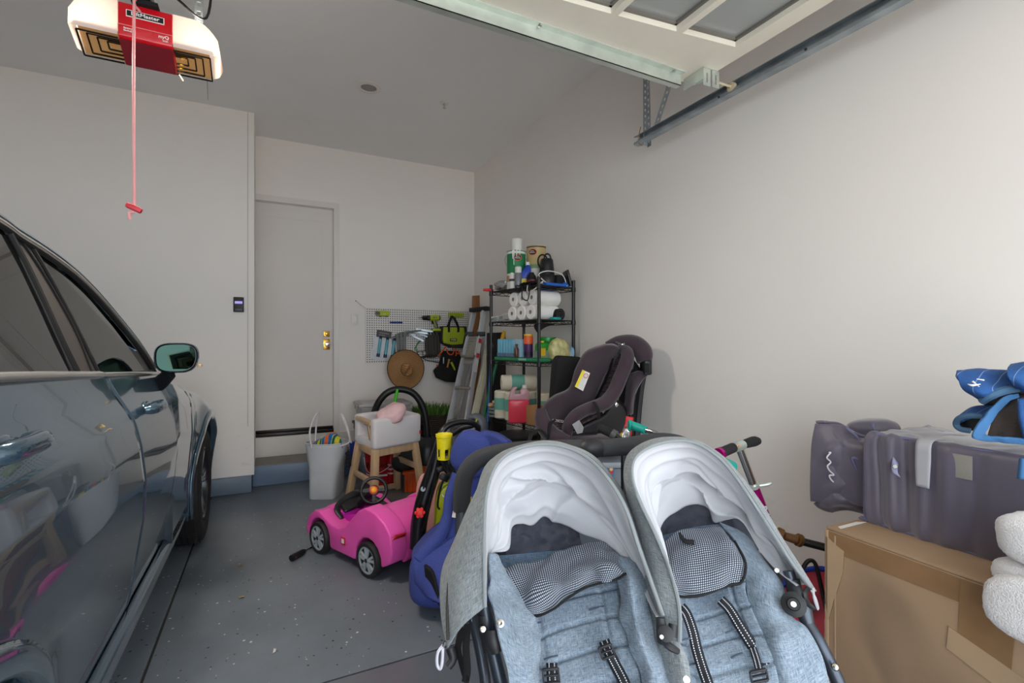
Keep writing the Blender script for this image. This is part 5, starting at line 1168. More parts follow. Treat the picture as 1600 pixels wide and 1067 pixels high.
for i, (a, b, r) in enumerate(((.0, .64, .026), (.03, .59, .028), (.01, .60, .02))): single('pebble', MB().pillow(RK(a - .01, b, z4 + .092 + .012 + (.03 if i == 2 else 0)), (r * 2, r * 1.8, r * 1.5), e=.9), mat('tan_stone', (196, 160, 126), .6), ['tan round pebble at the left in glass dish', 'tan round pebble at the right in glass dish', 'small brown pebble on top of the other two'][i], 'pebble', 'pebbles in the glass dish')
# under the rack
single('black_bin', MB().lathe(RK(.16, .46, z5 + .0), [(.13, 0), (.165, .34), (.175, .345), (.175, .36), (.16, .362)], 32), mat('dark_bin_plastic', (48, 48, 50), .4), 'dark round waste bin on the rack bottom shelf', 'bin', solid=.006)
single('grey_carton', MB().box(RK(.16, .13, z5 + .16), (.30, .22, .32), RROT), mat('grey_brown_box', (120, 108, 98), .8), 'grey brown box on the rack bottom shelf', 'box', bevel=.004)
# ================================================================ BEACH BAG
BW_ = NB('white_woven_plastic'); ck = BW_.add('ShaderNodeTexChecker'); ck.inputs['Scale'].default_value = 110; BW_.l.new(BW_.tex(), ck.inputs['Vector'])
BW_.col(BW_.mix(BW_.noise(BW_.tex(), 8, 4), rgb((214, 218, 222)), rgb((196, 201, 207)))); BW_.bump(ck.outputs['Fac'], .5, .003); BW_.b.inputs['Roughness'].default_value = .5
bc = Vector((.468, 4.640, 0)); RB = RZ(-26)
t = thing('beach_tote_bag', 'white woven beach tote bag standing by the entry step', 'tote bag', tuple(bc))
def sec(hx, hy, z, ex, n=40, dx=0, dy=0):
    return [bc + RB @ Vector((hx * math.copysign(abs(math.cos(q)) ** ex, math.cos(q)) + dx, hy * math.copysign(abs(math.sin(q)) ** ex, math.sin(q)) + dy, 0)) + Vector((0, 0, z)) for q in [2 * math.pi * i / n for i in range(n)]]
def ringmesh(L, cap0=True, cap1=False):
    mb = MB(); n = len(L[0]); vs = [p for r in L for p in r]
    fs = [(i * n + k_, i * n + (k_ + 1) % n, (i + 1) * n + (k_ + 1) % n, (i + 1) * n + k_) for i in range(len(L) - 1) for k_ in range(n)]
    if cap0: fs.append(tuple(range(n - 1, -1, -1)))
    if cap1: fs.append(tuple((len(L) - 1) * n + k_ for k_ in range(n)))
    return mb.add(vs, fs)
part('bag_body', ringmesh([sec(.108, .145, 0, .3), sec(.112, .15, .01, .32), sec(.118, .148, .12, .42), sec(.132, .142, .26, .6), sec(.162, .14, .36, .8), sec(.178, .14, .445, .9), sec(.182, .142, .47, .95)]), BW_.m, t, solid=.006)
rim_ = sec(.182, .142, .47, .95); part('rim_band', MB().tube(rim_ + [rim_[0]], .007, 6), BW_.m, t)
for px in (((487, 700), (484, 675), (490, 655), (498, 645), (494, 668), (493, 692)), ((532, 697), (546, 690), (544, 672), (538, 655), (534, 647), (541, 668), (549, 692))):
    part('handle', MB().tube([P(x, y, 4.22 if i < 3 else 4.34) for i, (x, y) in enumerate(px)], .0075, 8, 5), mat('white_cord_handle', (222, 222, 226), .5), t)
TS = mat('navy_tassel', (22, 26, 44), .9); tc = P(544, 705, 4.2)
mb = MB()
for i in range(4): mb.pillow(tc + Vector((0, 0, -.02 - .032 * i)), (.05, .05, .04), e=.9, nu=8, nv=10, disp=lambda p: .2 * noise.noise(p * 90))
part('tassel', mb, TS, t); part('tassel_cord', MB().tube([tc + Vector((0, 0, .04)), tc], .003, 6), TS, t)
k = NB('striped_beach_towel'); wv = k.add('ShaderNodeTexWave', bands_direction='X'); wv.inputs['Scale'].default_value = 2.0; wv.inputs['Distortion'].default_value = .6
k.l.new(k.tex(True, (1, 1, 1), (0, 0, .35)), wv.inputs['Vector'])
k.col(k.ramp(wv.outputs['Fac'], [(0, rgb((226, 120, 60))), (.10, rgb((20, 110, 190))), (.48, rgb((24, 150, 190))), (.52, rgb((206, 200, 50))), (.62, rgb((20, 100, 90))), (.85, rgb((30, 120, 90))), (.9, rgb((220, 205, 60)))], 'CONSTANT')); k.b.inputs['Roughness'].default_value = .95; k.bump(k.noise(k.tex(), 300, 2), .3, .002)
rows = [[P(484, 700, 4.30), P(500, 700, 4.28), P(518, 700, 4.28), P(536, 700, 4.30)], [P(486, 696, 4.32), P(500, 688, 4.28), P(516, 681, 4.27), P(533, 686, 4.29)], [P(487, 696, 4.40), P(505, 685, 4.38), P(524, 678, 4.38), P(531, 684, 4.38)], [P(490, 700, 4.50), P(505, 698, 4.50), P(520, 698, 4.5), P(530, 700, 4.48)]]
o_ = single('beach_towel', MB().sheet(rows, 30, 40, wr(14, .02)), k.m, 'blue green and yellow striped towel poking out of white bag', 'towel', solid=.01)
single('blue_bottle', MB().tube([P(551, 690, 4.75), P(551, 720, 4.75), P(549, 758, 4.75)], .03, 12), mat('royal_blue_plastic', (30, 60, 150), .4), 'narrow blue bottle standing behind tote and high chair leg', 'bottle')
# ================================================================ HIGH CHAIR
BEECH = NB('beech_wood'); wv = BEECH.add('ShaderNodeTexWave', bands_direction='X'); wv.inputs['Scale'].default_value = 12; wv.inputs['Distortion'].default_value = 3; wv.inputs['Detail'].default_value = 3
BEECH.l.new(BEECH.tex(False, (1, 1, .15)), wv.inputs['Vector']); BEECH.col(BEECH.ramp(BEECH.noise(BEECH.tex(False, (30, 30, 3)), 1.0, 3), [(.3, rgb((198, 166, 128))), (.7, rgb((216, 184, 146)))])); BEECH.b.inputs['Roughness'].default_value = .45; BEECH = BEECH.m
tA, tB, tD = Vector((.70, 4.36, .5)), Vector((.765, 3.985, .5)), Vector((1.125, 4.135, .5)); tC = tA + tD - tB
ctr = (tA + tC + tB + tD) / 4
t = thing('high_chair', 'wooden high chair with white padded seat in front of totes', 'high chair', (ctr.x, ctr.y, 0))
bots = [Vector((.622, 4.43, 0)), Vector((.735, 3.90, 0)), Vector((1.19, 4.08, 0)), Vector((1.07, 4.53, 0))]
tops = [tA, tB, tD, tC]
for a, b in zip(tops, bots): part('leg', MB().beam(a - Vector((0, 0, .0)), b, .052, .052, (tD - tB).normalized()), BEECH, t, bevel=.006)
for i in range(4):
    a, b = tops[i], tops[(i + 1) % 4]; part('apron', MB().beam(a + Vector((0, 0, -.03)), b + Vector((0, 0, -.03)), .028, .06), BEECH, t, bevel=.004)
def lg(i, f): return tops[i].lerp(bots[i], f)
for i, j, f in ((0, 1, .52), (2, 3, .42), (0, 3, .93)): part('stretcher', MB().beam(lg(i, f), lg(j, f), .026, .045), BEECH, t, bevel=.004)
WHP = mat('white_foam_padding', (228, 226, 228), .8, var=.03, nscale=6)
up = Vector((0, 0, 1)); dd = (tD - tB).normalized(); ee = (tA - tB).normalized()
def wallpad(a, b, z0_, z1_, th_):
    c = (a + b) / 2; L = (b - a).length; an = math.degrees(math.atan2((b - a).y, (b - a).x)); return MB().box((c.x, c.y, (z0_ + z1_) / 2), (L, th_, z1_ - z0_), RZ(an))
e_ = .03
part('side_pad', wallpad(tB - dd * e_, tD + dd * e_, .50, .745, .075), WHP, t, bevel=.025, bseg=4); part('side_pad', wallpad(tA - dd * e_, tC + dd * e_, .50, .745, .075), WHP, t, bevel=.025, bseg=4)
part('back_pad', wallpad(tD + dd * .02 - ee * e_, tC + dd * .02 + ee * e_, .50, .745, .07), WHP, t, bevel=.025, bseg=4)
part('seat_pad', MB().box((ctr.x, ctr.y, .53), (.40, .34, .075), RZ(22)), WHP, t, bevel=.02)
fa, fb = tA.lerp(tB, .06) - dd * .02, tB.lerp(tA, .06) - dd * .02
part('tray_bar', MB().beam(Vector((fa.x, fa.y, .715)), Vector((fb.x, fb.y, .705)), .045, .028), BEECH, t, bevel=.004)
fm = (fa + fb) / 2 * .5 + fb * .5; part('crotch_post', MB().beam((fm.x, fm.y, .70), (fm.x + .02, fm.y, .56), .05, .022, (1, 0, 0)), BEECH, t, bevel=.004)
part('care_label', MB().box(tD + dd * .035 - ee * .05 + up * .09, (.002, .02, .03), RZ(22)), rd_, t)
PKC = mat('pale_pink_fabric', (236, 198, 200), .9, var=.12, nscale=12)
t2 = thing('pink_cloth', 'pale pink cloth bundle lying in the white high chair seat', 'cloth', (ctr.x, ctr.y, .6))
part('bundle', MB().pillow(P(612, 646, 4.08), (.26, .22, .14), REU(8, -20, 10), e=.85, nu=26, nv=36, disp=lambda p: .22 * noise.noise(p * 9) + .08 * noise.noise(p * 26)), PKC, t2); part('trailing_corner', MB().sheet([[P(568, 655, 4.15), P(580, 657, 4.1), P(596, 652, 4.1)], [P(568, 662, 4.15), P(582, 668, 4.12), P(600, 662, 4.08)]], 8, 12, wr(30, .012)), PKC, t2, solid=.006)
# items under / behind the high chair
c = PZ(590, 762, 0); c = Vector((c.x + .06, c.y + .14, 0)); REDB = mat('red_bucket_plastic', (186, 16, 28), .35)
t = thing('red_bucket', 'red plastic bucket with white wire handle under high chair', 'bucket', tuple(c))
part('bucket', MB().lathe(c, [(.125, 0), (.13, .005), (.152, .30), (.16, .302), (.16, .325), (.15, .325), (.145, .30), (.12, .012), (0, .01)], 36), REDB, t)
part('white_band', MB().lathe(c + Vector((0, 0, .10)), [(.1372, 0), (.1385, .018)], 36), WLAB, t)
vd = Vector((-c.x, -c.y, 0)).normalized(); sx_ = Vector((0, 0, 1)).cross(vd); text('lettering', 'Big Red', .065, c + (vd * .97 - sx_ * .26).normalized() * .153 + Vector((0, 0, .21)), frame_rot(Vector((0, 0, 1)).cross((vd * .97 - sx_ * .26).normalized()), (0, 0, 1)), BLACKM, t)
part('wire_handle', MB().tube([c + sx_ * .16 + Vector((0, 0, .30)), c + vd * .12 + sx_ * .13 + Vector((0, 0, .24)), c + vd * .17 + Vector((0, 0, .15)), c + vd * .12 - sx_ * .12 + Vector((0, 0, .15)), c - sx_ * .16 + Vector((0, 0, .26))], .003, 6, 5), WLAB, t)
c = PZ(643, 772, 0); t = thing('orange_crate', 'orange plastic toy crate on floor right of high chair', 'crate', (c.x + .1, c.y + .1, 0)); cc = c + Vector((.09, .13, 0))
ORP = mat('orange_crate_plastic', (216, 84, 20), .45)
part('shell', MB().box(cc + Vector((0, 0, .09)), (.22, .2, .18), RZ(-20)), ORP, t, bevel=.01); part('rim', MB().box(cc + Vector((0, 0, .175)), (.25, .23, .02), RZ(-20)), ORP, t, bevel=.004)
for i in range(5): part('rib', MB().box(cc + RZ(-20) @ Vector((-.09 + i * .045, -.105, .085)), (.014, .02, .16), RZ(-20)), ORP, t, bevel=.003)
single('dark_helmet', MB().pillow(P(632, 722, 4.55), (.24, .22, .18), e=.9), mat('charcoal_shell', (46, 42, 44), .6), 'dark rounded helmet behind the high chair right leg', 'helmet')
c = P(611, 745, 4.62); t = thing('red_toy_bottle', 'small red toy bottle with white stripes behind chair leg', 'bottle', (c.x, c.y, 0)); part('bottle', MB().lathe((c.x, c.y, 0), [(.03, 0), (.034, .01), (.034, .26), (.018, .30), (.016, .34), (0, .345)], 16), REDB, t)
for z_ in (.12, .16, .20): part('white_stripe', MB().lathe((c.x, c.y, z_), [(.0348, 0), (.0348, .014)], 16), WLAB, t)
# ================================================================ RIDE-ON CAR
w2 = Vector((.538, 2.90, 0)); dF = Vector((-.4234, .906, 0)); rR = Vector((.906, .4234, 0))
def TC(s_, w_, z_): return w2 + dF * s_ + rR * w_ + Vector((0, 0, z_))
PINK = mat('pink_toy_plastic', (236, 88, 178), .38, var=.03, nscale=5); MAG = mat('magenta_toy_plastic', (206, 44, 184), .35)
t = thing('ride_on_toy_car', 'pink ride-on toy car with black push handle on floor', 'toy car', tuple(TC(.25, .2, 0)))
def arc(cs, cz, r, a0_, a1_, n=9): return [(cs + r * math.cos(math.radians(a0_ + (a1_ - a0_) * i / (n - 1))), cz + r * math.sin(math.radians(a0_ + (a1_ - a0_) * i / (n - 1)))) for i in range(n)]
sil = [(-.205, .13), (-.222, .20), (-.205, .29), (-.15, .345), (-.06, .385), (.03, .395), (.10, .36), (.17, .295), (.235, .235), (.30, .212), (.38, .215), (.45, .240), (.52, .272), (.585, .262), (.65, .215), (.685, .15), (.67, .09)] + arc(.524, .10, .124, -5, 185) + [(.395, .065), (.13, .065)] + arc(0, .10, .124, -5, 185) + [(-.15, .10)]
def side(w0, w1, inset): return MB().prism([TC(s_, w0, z_) for s_, z_ in sil], rR * (w1 - w0))
part('side_shell', side(-.03, .085, 0), PINK, t, bevel=.018, bseg=3); part('side_shell', side(.345, .46, 0), PINK, t, bevel=.018, bseg=3)
cen = [[TC(s_, w_, z_ + .012 * (1 - ((w_ - .215) / .14) ** 2)) for w_ in (.07, .14, .215, .29, .36)] for s_, z_ in ((.46, .24), (.52, .265), (.58, .258), (.64, .215), (.68, .15), (.675, .08))]
part('front_deck', MB().sheet(cen, 20, 14), PINK, t, solid=.02)
cen = [[TC(s_, w_, z_) for w_ in (.07, .14, .215, .29, .36)] for s_, z_ in ((.11, .30), (.06, .355), (-.02, .36), (-.10, .335), (-.17, .29), (-.20, .20), (-.19, .11))]
part('rear_deck', MB().sheet(cen, 24, 14), PINK, t, solid=.02)
part('bumper_recess', MB().hexa([TC(-.225, .13, .13), TC(-.225, .30, .13), TC(-.215, .30, .19), TC(-.222, .13, .19)], [TC(-.19, .13, .13), TC(-.19, .30, .13), TC(-.19, .30, .19), TC(-.19, .13, .19)]), PINK, t, bevel=.006)
cab = MB().bx(0, 0, 0, 0, 0, 0) if False else MB()
cab.hexa([TC(.09, .08, .08), TC(.47, .08, .08), TC(.47, .35, .08), TC(.09, .35, .08)], [TC(.09, .08, .10), TC(.47, .08, .10), TC(.47, .35, .10), TC(.09, .35, .10)])
cab.hexa([TC(.10, .085, .10), TC(.24, .085, .10), TC(.24, .345, .10), TC(.10, .345, .10)], [TC(.08, .085, .33), TC(.13, .085, .20), TC(.13, .345, .20), TC(.08, .345, .33)])
cab.hexa([TC(.44, .085, .10), TC(.47, .085, .10), TC(.47, .345, .10), TC(.44, .345, .10)], [TC(.42, .085, .25), TC(.46, .085, .25), TC(.46, .345, .25), TC(.42, .345, .25)])
cab.hexa([TC(.13, .082, .1), TC(.44, .082, .1), TC(.44, .09, .1), TC(.13, .09, .1)], [TC(.10, .082, .32), TC(.42, .082, .235), TC(.42, .09, .235), TC(.10, .09, .32)])
part('cabin', cab, MAG, t, bevel=.006)
part('windscreen_frame', MB().tube([TC(.40, .06, .225), TC(.46, .06, .27), TC(.50, .12, .30), TC(.50, .215, .325), TC(.50, .31, .30), TC(.45, .37, .26), TC(.34, .39, .225)], [.014, .02, .022, .026, .022, .02, .014], 10, 5, flat=.6), BLACKP, t)
part('dash_panel', MB().sheet([[TC(.50, .1, .29), TC(.51, .215, .315), TC(.50, .33, .29)], [TC(.42, .09, .25), TC(.41, .215, .27), TC(.42, .34, .25)]], 8, 12), BLACKP, t, solid=.015)
sw = P(584, 766, 3.12); nV = (O - sw).normalized(); nV = (nV + Vector((0, 0, .15))).normalized(); xa = nV.cross(Vector((0, 0, 1))).normalized(); ya = xa.cross(nV)
Rw = .078
stw = part('steering_wheel', MB().tube([sw + xa * Rw * math.cos(q) + ya * Rw * math.sin(q) for q in np.linspace(0, 2 * math.pi, 29)], .0115, 10).beam(sw - xa * Rw, sw + xa * Rw, .018, .012, nV).beam(sw, sw - ya * Rw, .018, .012, nV).lathe(sw - nV * .012, [(.034, 0), (.034, .012), (.026, .016)], 20, nV), BLACKP, t)
part('horn_button', MB().lathe(sw + nV * .002, [(.026, 0), (.026, .012), (.02, .014)], 20, nV), mat('toy_red', (220, 50, 30), .35), stw); part('horn_button', MB().lathe(sw + nV * .014, [(.018, 0), (.018, .012), (.012, .017), (0, .018)], 20, nV), mat('toy_yellow', (236, 170, 30), .35), stw, label='yellow horn button')
part('steering_column', MB().tube([sw - nV * .01, TC(.43, .215, .27)], .028, 12), BLACKP, t)
TW_ = mat('toy_wheel_black', (34, 32, 33), .6); TG = mat('toy_hub_grey', (160, 168, 176), .4)
for s_ in (0, .524):
    for w_, sg in ((-.035, -1), (.465, 1)):
        c = TC(s_, w_, .1); ax = rR * sg
        wh = part('wheel', MB().lathe(c - ax * .055, [(.055, 0), (.098, .004), (.102, .02), (.102, .048), (.097, .060), (.078, .062), (.076, .05), (0, .045)], 36, ax), TW_, t)
        hb_ = MB()
        for q in range(5):
            a = 2 * math.pi * q / 5 + .3; e1 = Vector((0, 0, 1)) * math.sin(a) + dF * math.cos(a); e2 = Vector((0, 0, 1)) * math.sin(a + .22) + dF * math.cos(a + .22); e3 = Vector((0, 0, 1)) * math.sin(a - .22) + dF * math.cos(a - .22)
            hb_.beam(c + e1 * .012 + ax * .002, c + e2 * .074 - ax * .002, .013, .012, ax); hb_.beam(c + e1 * .012 + ax * .002, c + e3 * .074 - ax * .002, .013, .012, ax)
        hb_.lathe(c - ax * .006, [(.070, 0), (.078, .0), (.078, .010), (.070, .010), (.070, 0)], 36, ax, caps=False)
        part('hub_spokes', hb_, TG, wh); part('hub_cap', MB().lathe(c, [(.014, 0), (.013, .008), (0, .009)], 14, ax), TW_, wh)
c = TC(-.17, .20, .045); part('rear_caster', MB().lathe(c, [(.0, -.012), (.042, -.012), (.045, 0), (.042, .012), (0, .012)], 20, rR), TW_, t); part('caster_hub', MB().lathe(c - rR * .013, [(.024, 0), (.022, -.003), (0, -.003)], 16, rR), MC['magenta_toy_plastic'], t)
def lamp(s0, w0, sgn):
    part('tail_lamp', MB().prism([TC(-.216, w0, .268), TC(-.214, w0 + sgn * .095, .262), TC(-.216, w0 + sgn * .100, .282), TC(-.212, w0 + sgn * .03, .288)], dF * -.008), mat('red_lamp', (190, 30, 30), .3), t, bevel=.002)
    part('lamp_chrome', MB().beam(TC(-.226, w0 + sgn * .02, .279), TC(-.226, w0 + sgn * .085, .274), .004, .008, dF), CHROME, t)
lamp(0, -.03, 1); lamp(0, .43, -1)
part('door_badge', MB().box(TC(.245, -.033, .15), (.045, .004, .045), RZ(115)), mat('toy_red_badge', (200, 36, 40), .4), t, bevel=.006) ; part('badge_emblem', MB().box(TC(.245, -.036, .15), (.024, .003, .026), RZ(115)), TW, t)
hp = [(652, 856, 2.72), (655, 815, 2.74), (664, 775, 2.75), (677, 735, 2.76), (685, 702, 2.76), (689, 680, 2.77), (697, 667, 2.79), (715, 660, 2.83), (736, 660, 2.88), (747, 667, 2.92)]
hd = part('push_handle', MB().tube([P(*q) for q in hp], [.042, .046, .045, .042, .030, .020, .018, .016, .016, .016], 16, 5, flat=1.0, up=(0, 1, 0)), mat('push_handle_black', (24, 23, 26), .28), t, smooth=60)
part('push_handle', MB().tube([TC(-.12, .40, .25), P(727, 780, 3.0), P(742, 700, 3.0), P(747, 668, 2.93)], [.04, .035, .025, .017], 12, 5), MC['push_handle_black'], t)
for (x0, y0), (x1, y1) in (((660, 830), (686, 722)), ((650, 800), (674, 722))): part('handle_rib', MB().tube([P(x0, y0, 2.685), P((x0 + x1) / 2, (y0 + y1) / 2 + 1, 2.69), P(x1, y1, 2.715)], .006, 6, 4), BLACKP, hd)
kn = P(656, 801, 2.665); nK = (O - kn).normalized(); km = MB().lathe(kn, [(.022, 0), (.022, .018), (.016, .022), (0, .022)], 18, nK)
xk = nK.cross(Vector((0, 0, 1))).normalized(); yk = xk.cross(nK)
for q in range(6): km.lathe(kn + (xk * math.cos(q * 1.047) + yk * math.sin(q * 1.047)) * .020, [(.010, 0), (.010, .017), (.006, .019)], 10, nK)
part('red_knob', km, mat('knob_red', (226, 32, 26), .4), hd); dc = P(661, 764, 2.69); part('grey_disc', MB().lathe(dc, [(.014, 0), (.013, .005), (0, .006)], 18, (O - dc).normalized()), mat('disc_grey', (150, 160, 175), .5), hd)
# yellow cup holder
YEL = mat('yellow_cup_plastic', (232, 214, 20), .4); c = P(694, 716, 2.60)
t = thing('cup_holder', 'yellow plastic cup holder clipped on black push handle', 'cup holder', tuple(c))
vd = Vector((-c.x, -c.y, 0)).normalized()
part('upper_ring', MB().lathe(c + Vector((0, 0, .052)), [(.034, 0), (.038, .004), (.041, .062), (.045, .064), (.045, .078), (.041, .08), (.038, .076), (.036, .0)], 28), YEL, t)
for q in range(5):
    a = 2 * math.pi * q / 5 + .4; e1 = Vector((math.cos(a), math.sin(a), 0)); part('cage_bar', MB().beam(c + e1 * .036 + Vector((0, 0, .056)), c + e1 * .033, .022 if q % 2 else .010, .004, e1), YEL, t)
part('base_ring', MB().lathe(c + Vector((0, 0, -.004)), [(.026, 0), (.036, 0), (.036, .006), (.026, .006)], 28), YEL, t)
# ================================================================ BLUE HIGH-BACK BOOSTER
k = NB('blue_seat_fabric'); k.col(k.ramp(k.noise(k.tex(), 260, 2), [(.3, rgb((50, 62, 128))), (.7, rgb((66, 80, 152)))])); k.b.inputs['Roughness'].default_value = .95; k.bump(k.noise(k.tex(), 400, 2), .3, .002); BLUF = k.m
t = thing('booster_seat', 'blue fabric high-back booster seat behind the stroller left canopy', 'car seat', (.90, 2.42, 0))
gsh = lambda rows, nu=22, nv=26, d=None: MB().sheet([[P(*p) for p in r] for r in rows], nu, nv, d)
part('seat_base', MB().pillow((.875, 2.43, .17), (.44, .46, .26), RZ(-25), e=.5, nu=24, nv=36), BLUF, t)
part('seat_cushion', gsh([[(652, 862, 2.55), (672, 838, 2.62), (706, 812, 2.66), (740, 800, 2.66)], [(648, 880, 2.40), (672, 862, 2.43), (705, 852, 2.46), (750, 850, 2.5)], [(655, 905, 2.38), (672, 905, 2.34), (700, 920, 2.32), (745, 925, 2.34)], [(668, 915, 2.36), (680, 935, 2.30), (702, 948, 2.28), (742, 950, 2.3)]], 24, 24), BLUF, t, solid=.03, off=1)
part('seat_lining', gsh([[(664, 882, 2.32), (676, 893, 2.29), (683, 920, 2.27)], [(668, 925, 2.34), (676, 930, 2.31), (688, 946, 2.27)]], 8, 10), BLACKM, t, solid=.012)
part('back_rest', gsh([[(716, 735, 2.60), (757, 738, 2.66), (800, 735, 2.64)], [(703, 775, 2.58), (750, 775, 2.65), (800, 775, 2.64)], [(698, 815, 2.54), (745, 815, 2.62), (800, 815, 2.64)], [(692, 850, 2.5), (740, 850, 2.56), (795, 850, 2.6)]]), BLUF, t, solid=.06, off=-1)
part('side_wing', MB().tube([P(714, 740, 2.55), P(703, 775, 2.53), P(700, 805, 2.5), P(688, 835, 2.46), P(668, 858, 2.42), P(656, 875, 2.40)], [.026, .028, .030, .034, .040, .04], 14, 6), BLUF, t, smooth=60)
part('head_wing', MB().pillow(P(738, 708, 2.55), (.22, .13, .235), REU(0, 22, -40), e=.72, nu=20, nv=28), BLUF, t)
part('head_wing', gsh([[(757, 671, 2.58), (780, 676, 2.53), (800, 689, 2.44)], [(757, 700, 2.60), (776, 698, 2.55), (797, 702, 2.45)], [(757, 738, 2.60), (765, 722, 2.55), (788, 712, 2.46)]], 14, 14), BLUF, t, solid=.05, off=-1)
part('head_wing', MB().tube([P(766, 728, 2.52), P(782, 708, 2.46), P(798, 695, 2.43)], [.025, .035, .03], 12, 5), BLUF, t)
part('plastic_shell', gsh([[(790, 716, 2.48), (806, 700, 2.52), (806, 740, 2.6)], [(778, 730, 2.52), (790, 745, 2.55), (800, 760, 2.6)]], 6, 8), BLACKP, t, solid=.01)
part('strap', MB().tube([P(668, 905, 2.40), P(667, 925, 2.38), P(675, 934, 2.35), P(690, 938, 2.32)], .013, 4, 5, flat=.2), BLACKM, t)
def label(pts, m, parent, off=.002, nm='warning_label'): return part(nm, MB().prism([P(*q) for q in pts], (O - P(*pts[0])).normalized() * off), m, parent)
label([(712, 774, 2.46), (737, 776, 2.50), (731, 812, 2.46), (706, 808, 2.42)], WLAB, t); label([(712, 774, 2.457), (737, 776, 2.497), (736, 785, 2.49), (710, 783, 2.452)], MC['yellow_label'], t, .003)
c = P(713, 797, 2.42); part('red_circle', MB().tube([c + Vector((CO, -SI, 0)) * .014 * math.cos(q) + Vector((0, 0, .014 * math.sin(q))) for q in np.linspace(0, 6.283, 17)], .0018, 5), rd_, t)
# lime bag, pink cloth, black straps between the toy car and the booster
t = thing('lime_bag', 'lime green smooth bag standing between toy car and booster', 'bag', tuple(P(698, 880, 2.86)))
lb_ = P(700, 785, 2.80); part('bag_body', MB().pillow((lb_.x, lb_.y, .28), (.16, .22, .56), RZ(-20), e=.6, disp=lambda p: .05 * noise.noise(p * 6)), mat('lime_nylon', (158, 170, 20), .5), t)
part('white_check_logo', MB().tube([P(691, 772, 2.66), P(694, 776, 2.66), P(702, 768, 2.66)], .0035, 5, 3), TW, t)
PC2 = mat('dusty_pink_fabric', (206, 150, 144), .95, var=.1)
pc_ = P(678, 775, 2.95); single('pink_blanket', MB().pillow((pc_.x, pc_.y, .29), (.22, .16, .58), RZ(-25), e=.7, nu=28, nv=40, disp=lambda p: .12 * noise.noise(p * 9) + .04 * noise.noise(p * 26)), PC2, 'dusty pink blanket hanging behind the black push handle', 'blanket')
t = thing('webbing_straps', 'black webbing straps with buckles hanging from push handle', 'strap', tuple(P(693, 740, 2.62)))
part('strap', MB().tube([P(690, 716, 2.66), P(696, 728, 2.62), P(704, 738, 2.60), P(716, 741, 2.58)], .014, 4, 5, flat=.25), BLACKM, t); part('strap', MB().tube([P(697, 718, 2.62), P(700, 740, 2.6), P(692, 752, 2.6), P(686, 772, 2.62), P(684, 790, 2.64), P(687, 796, 2.64)], .006, 6, 5), BLACKM, t)
part('buckle', MB().box(P(694, 746, 2.59), (.05, .02, .035), REU(0, 30, 0)), BLACKP, t, bevel=.005); part('buckle', MB().box(P(688, 733, 2.62), (.035, .02, .03), REU(0, -20, 0)), BLACKP, t, bevel=.005)
# grey machine behind the booster
t = thing('upright_vacuum', 'black and grey upright vacuum head behind the push handle', 'vacuum cleaner', tuple(P(744, 760, 3.3)))
part('grey_shell', MB().tube([P(733, 653, 3.35), P(744, 653, 3.35), P(752, 662, 3.34), P(753, 690, 3.34)], [.02, .035, .045, .045], 14, 5), mat('slate_plastic', (78, 84, 92), .45), t); part('inner_tube', MB().tube([P(706, 678, 3.3), P(722, 668, 3.3), P(738, 664, 3.3), P(742, 655, 3.3)], .02, 10, 5), BLACKP, t)
e_ = P(753, 690, 3.34); part('body', MB().lathe((e_.x, e_.y, 0), [(.10, 0), (.12, .02), (.10, .4), (.045, e_.z)], 20), BLACKP, t); part('lime_clip', MB().tube([P(745, 655, 3.26), P(743, 662, 3.26), P(744, 668, 3.26)], .006, 6, 3), LIME, t)
part('grey_hook', MB().tube([P(718, 690, 3.2), P(720, 684, 3.2), P(728, 682, 3.2), P(735, 690, 3.2)], .007, 6, 4), GREYP, t)
# blue backpack, small wires, black case
t = thing('blue_backpack', 'blue backpack top with black strap behind the stroller handle', 'backpack', tuple(P(835, 760, 2.7)))
bb = P(837, 700, 2.7); part('bag_body', MB().pillow((bb.x, bb.y, .40), (.30, .20, .80), RZ(-25), e=.65), mat('teal_blue_nylon', (26, 100, 150), .7), t); part('strap', MB().tube([P(826, 690, 2.58), P(832, 676, 2.60), P(845, 672, 2.62), P(856, 684, 2.6)], .014, 4, 5, flat=.3), BLACKM, t)
# ================================================================ LARGE GREY TOTE + TWO CAR SEATS
cx = P(955, 720, 2.98); RT = RZ(-26); t = thing('grey_tote', 'large slate grey lidded storage tote under the car seats', 'storage box', (cx.x, cx.y, 0))
TG_ = mat('slate_grey_tote', (112, 120, 130), .4); 
def tq(k_, z): return [Vector((cx.x, cx.y, z)) + RT @ Vector((x * .37 * k_, y * .24 * k_, 0)) for x, y in ((-1, -1), (1, -1), (1, 1), (-1, 1))]
part('tub', MB().hexa(tq(.92, 0), tq(1, .65)), TG_, t, bevel=.02); part('lid', MB().hexa(tq(1.05, .65), tq(1.05, .685)), mat('light_grey_lid', (170, 176, 184), .4), t, bevel=.01)
stq = [(944, 727), (961, 725.5), (959, 747), (944, 745)]
fo = RT @ Vector((0, -1, 0)); fp = Vector((cx.x, cx.y, .6)) + fo * .238
def onface(x, y, d): q = PPL(x, y, fp + fo * d, fo); return q
part('sticker', MB().prism([onface(x, y, .006) for x, y in stq], fo * .002), mat('sticker_blue', (40, 130, 190), .5), t); part('sticker_art', MB().prism([onface(x, y, .0085) for x, y in ((951, 731), (959, 730), (958, 740), (953, 742))], fo * .001), mat('sticker_red', (200, 60, 60), .5), t); part('sticker_art', MB().lathe(onface(955, 733, .010), [(.010, 0), (.010, .001)], 12, fo), mat('sticker_cream', (230, 210, 150), .5), t)
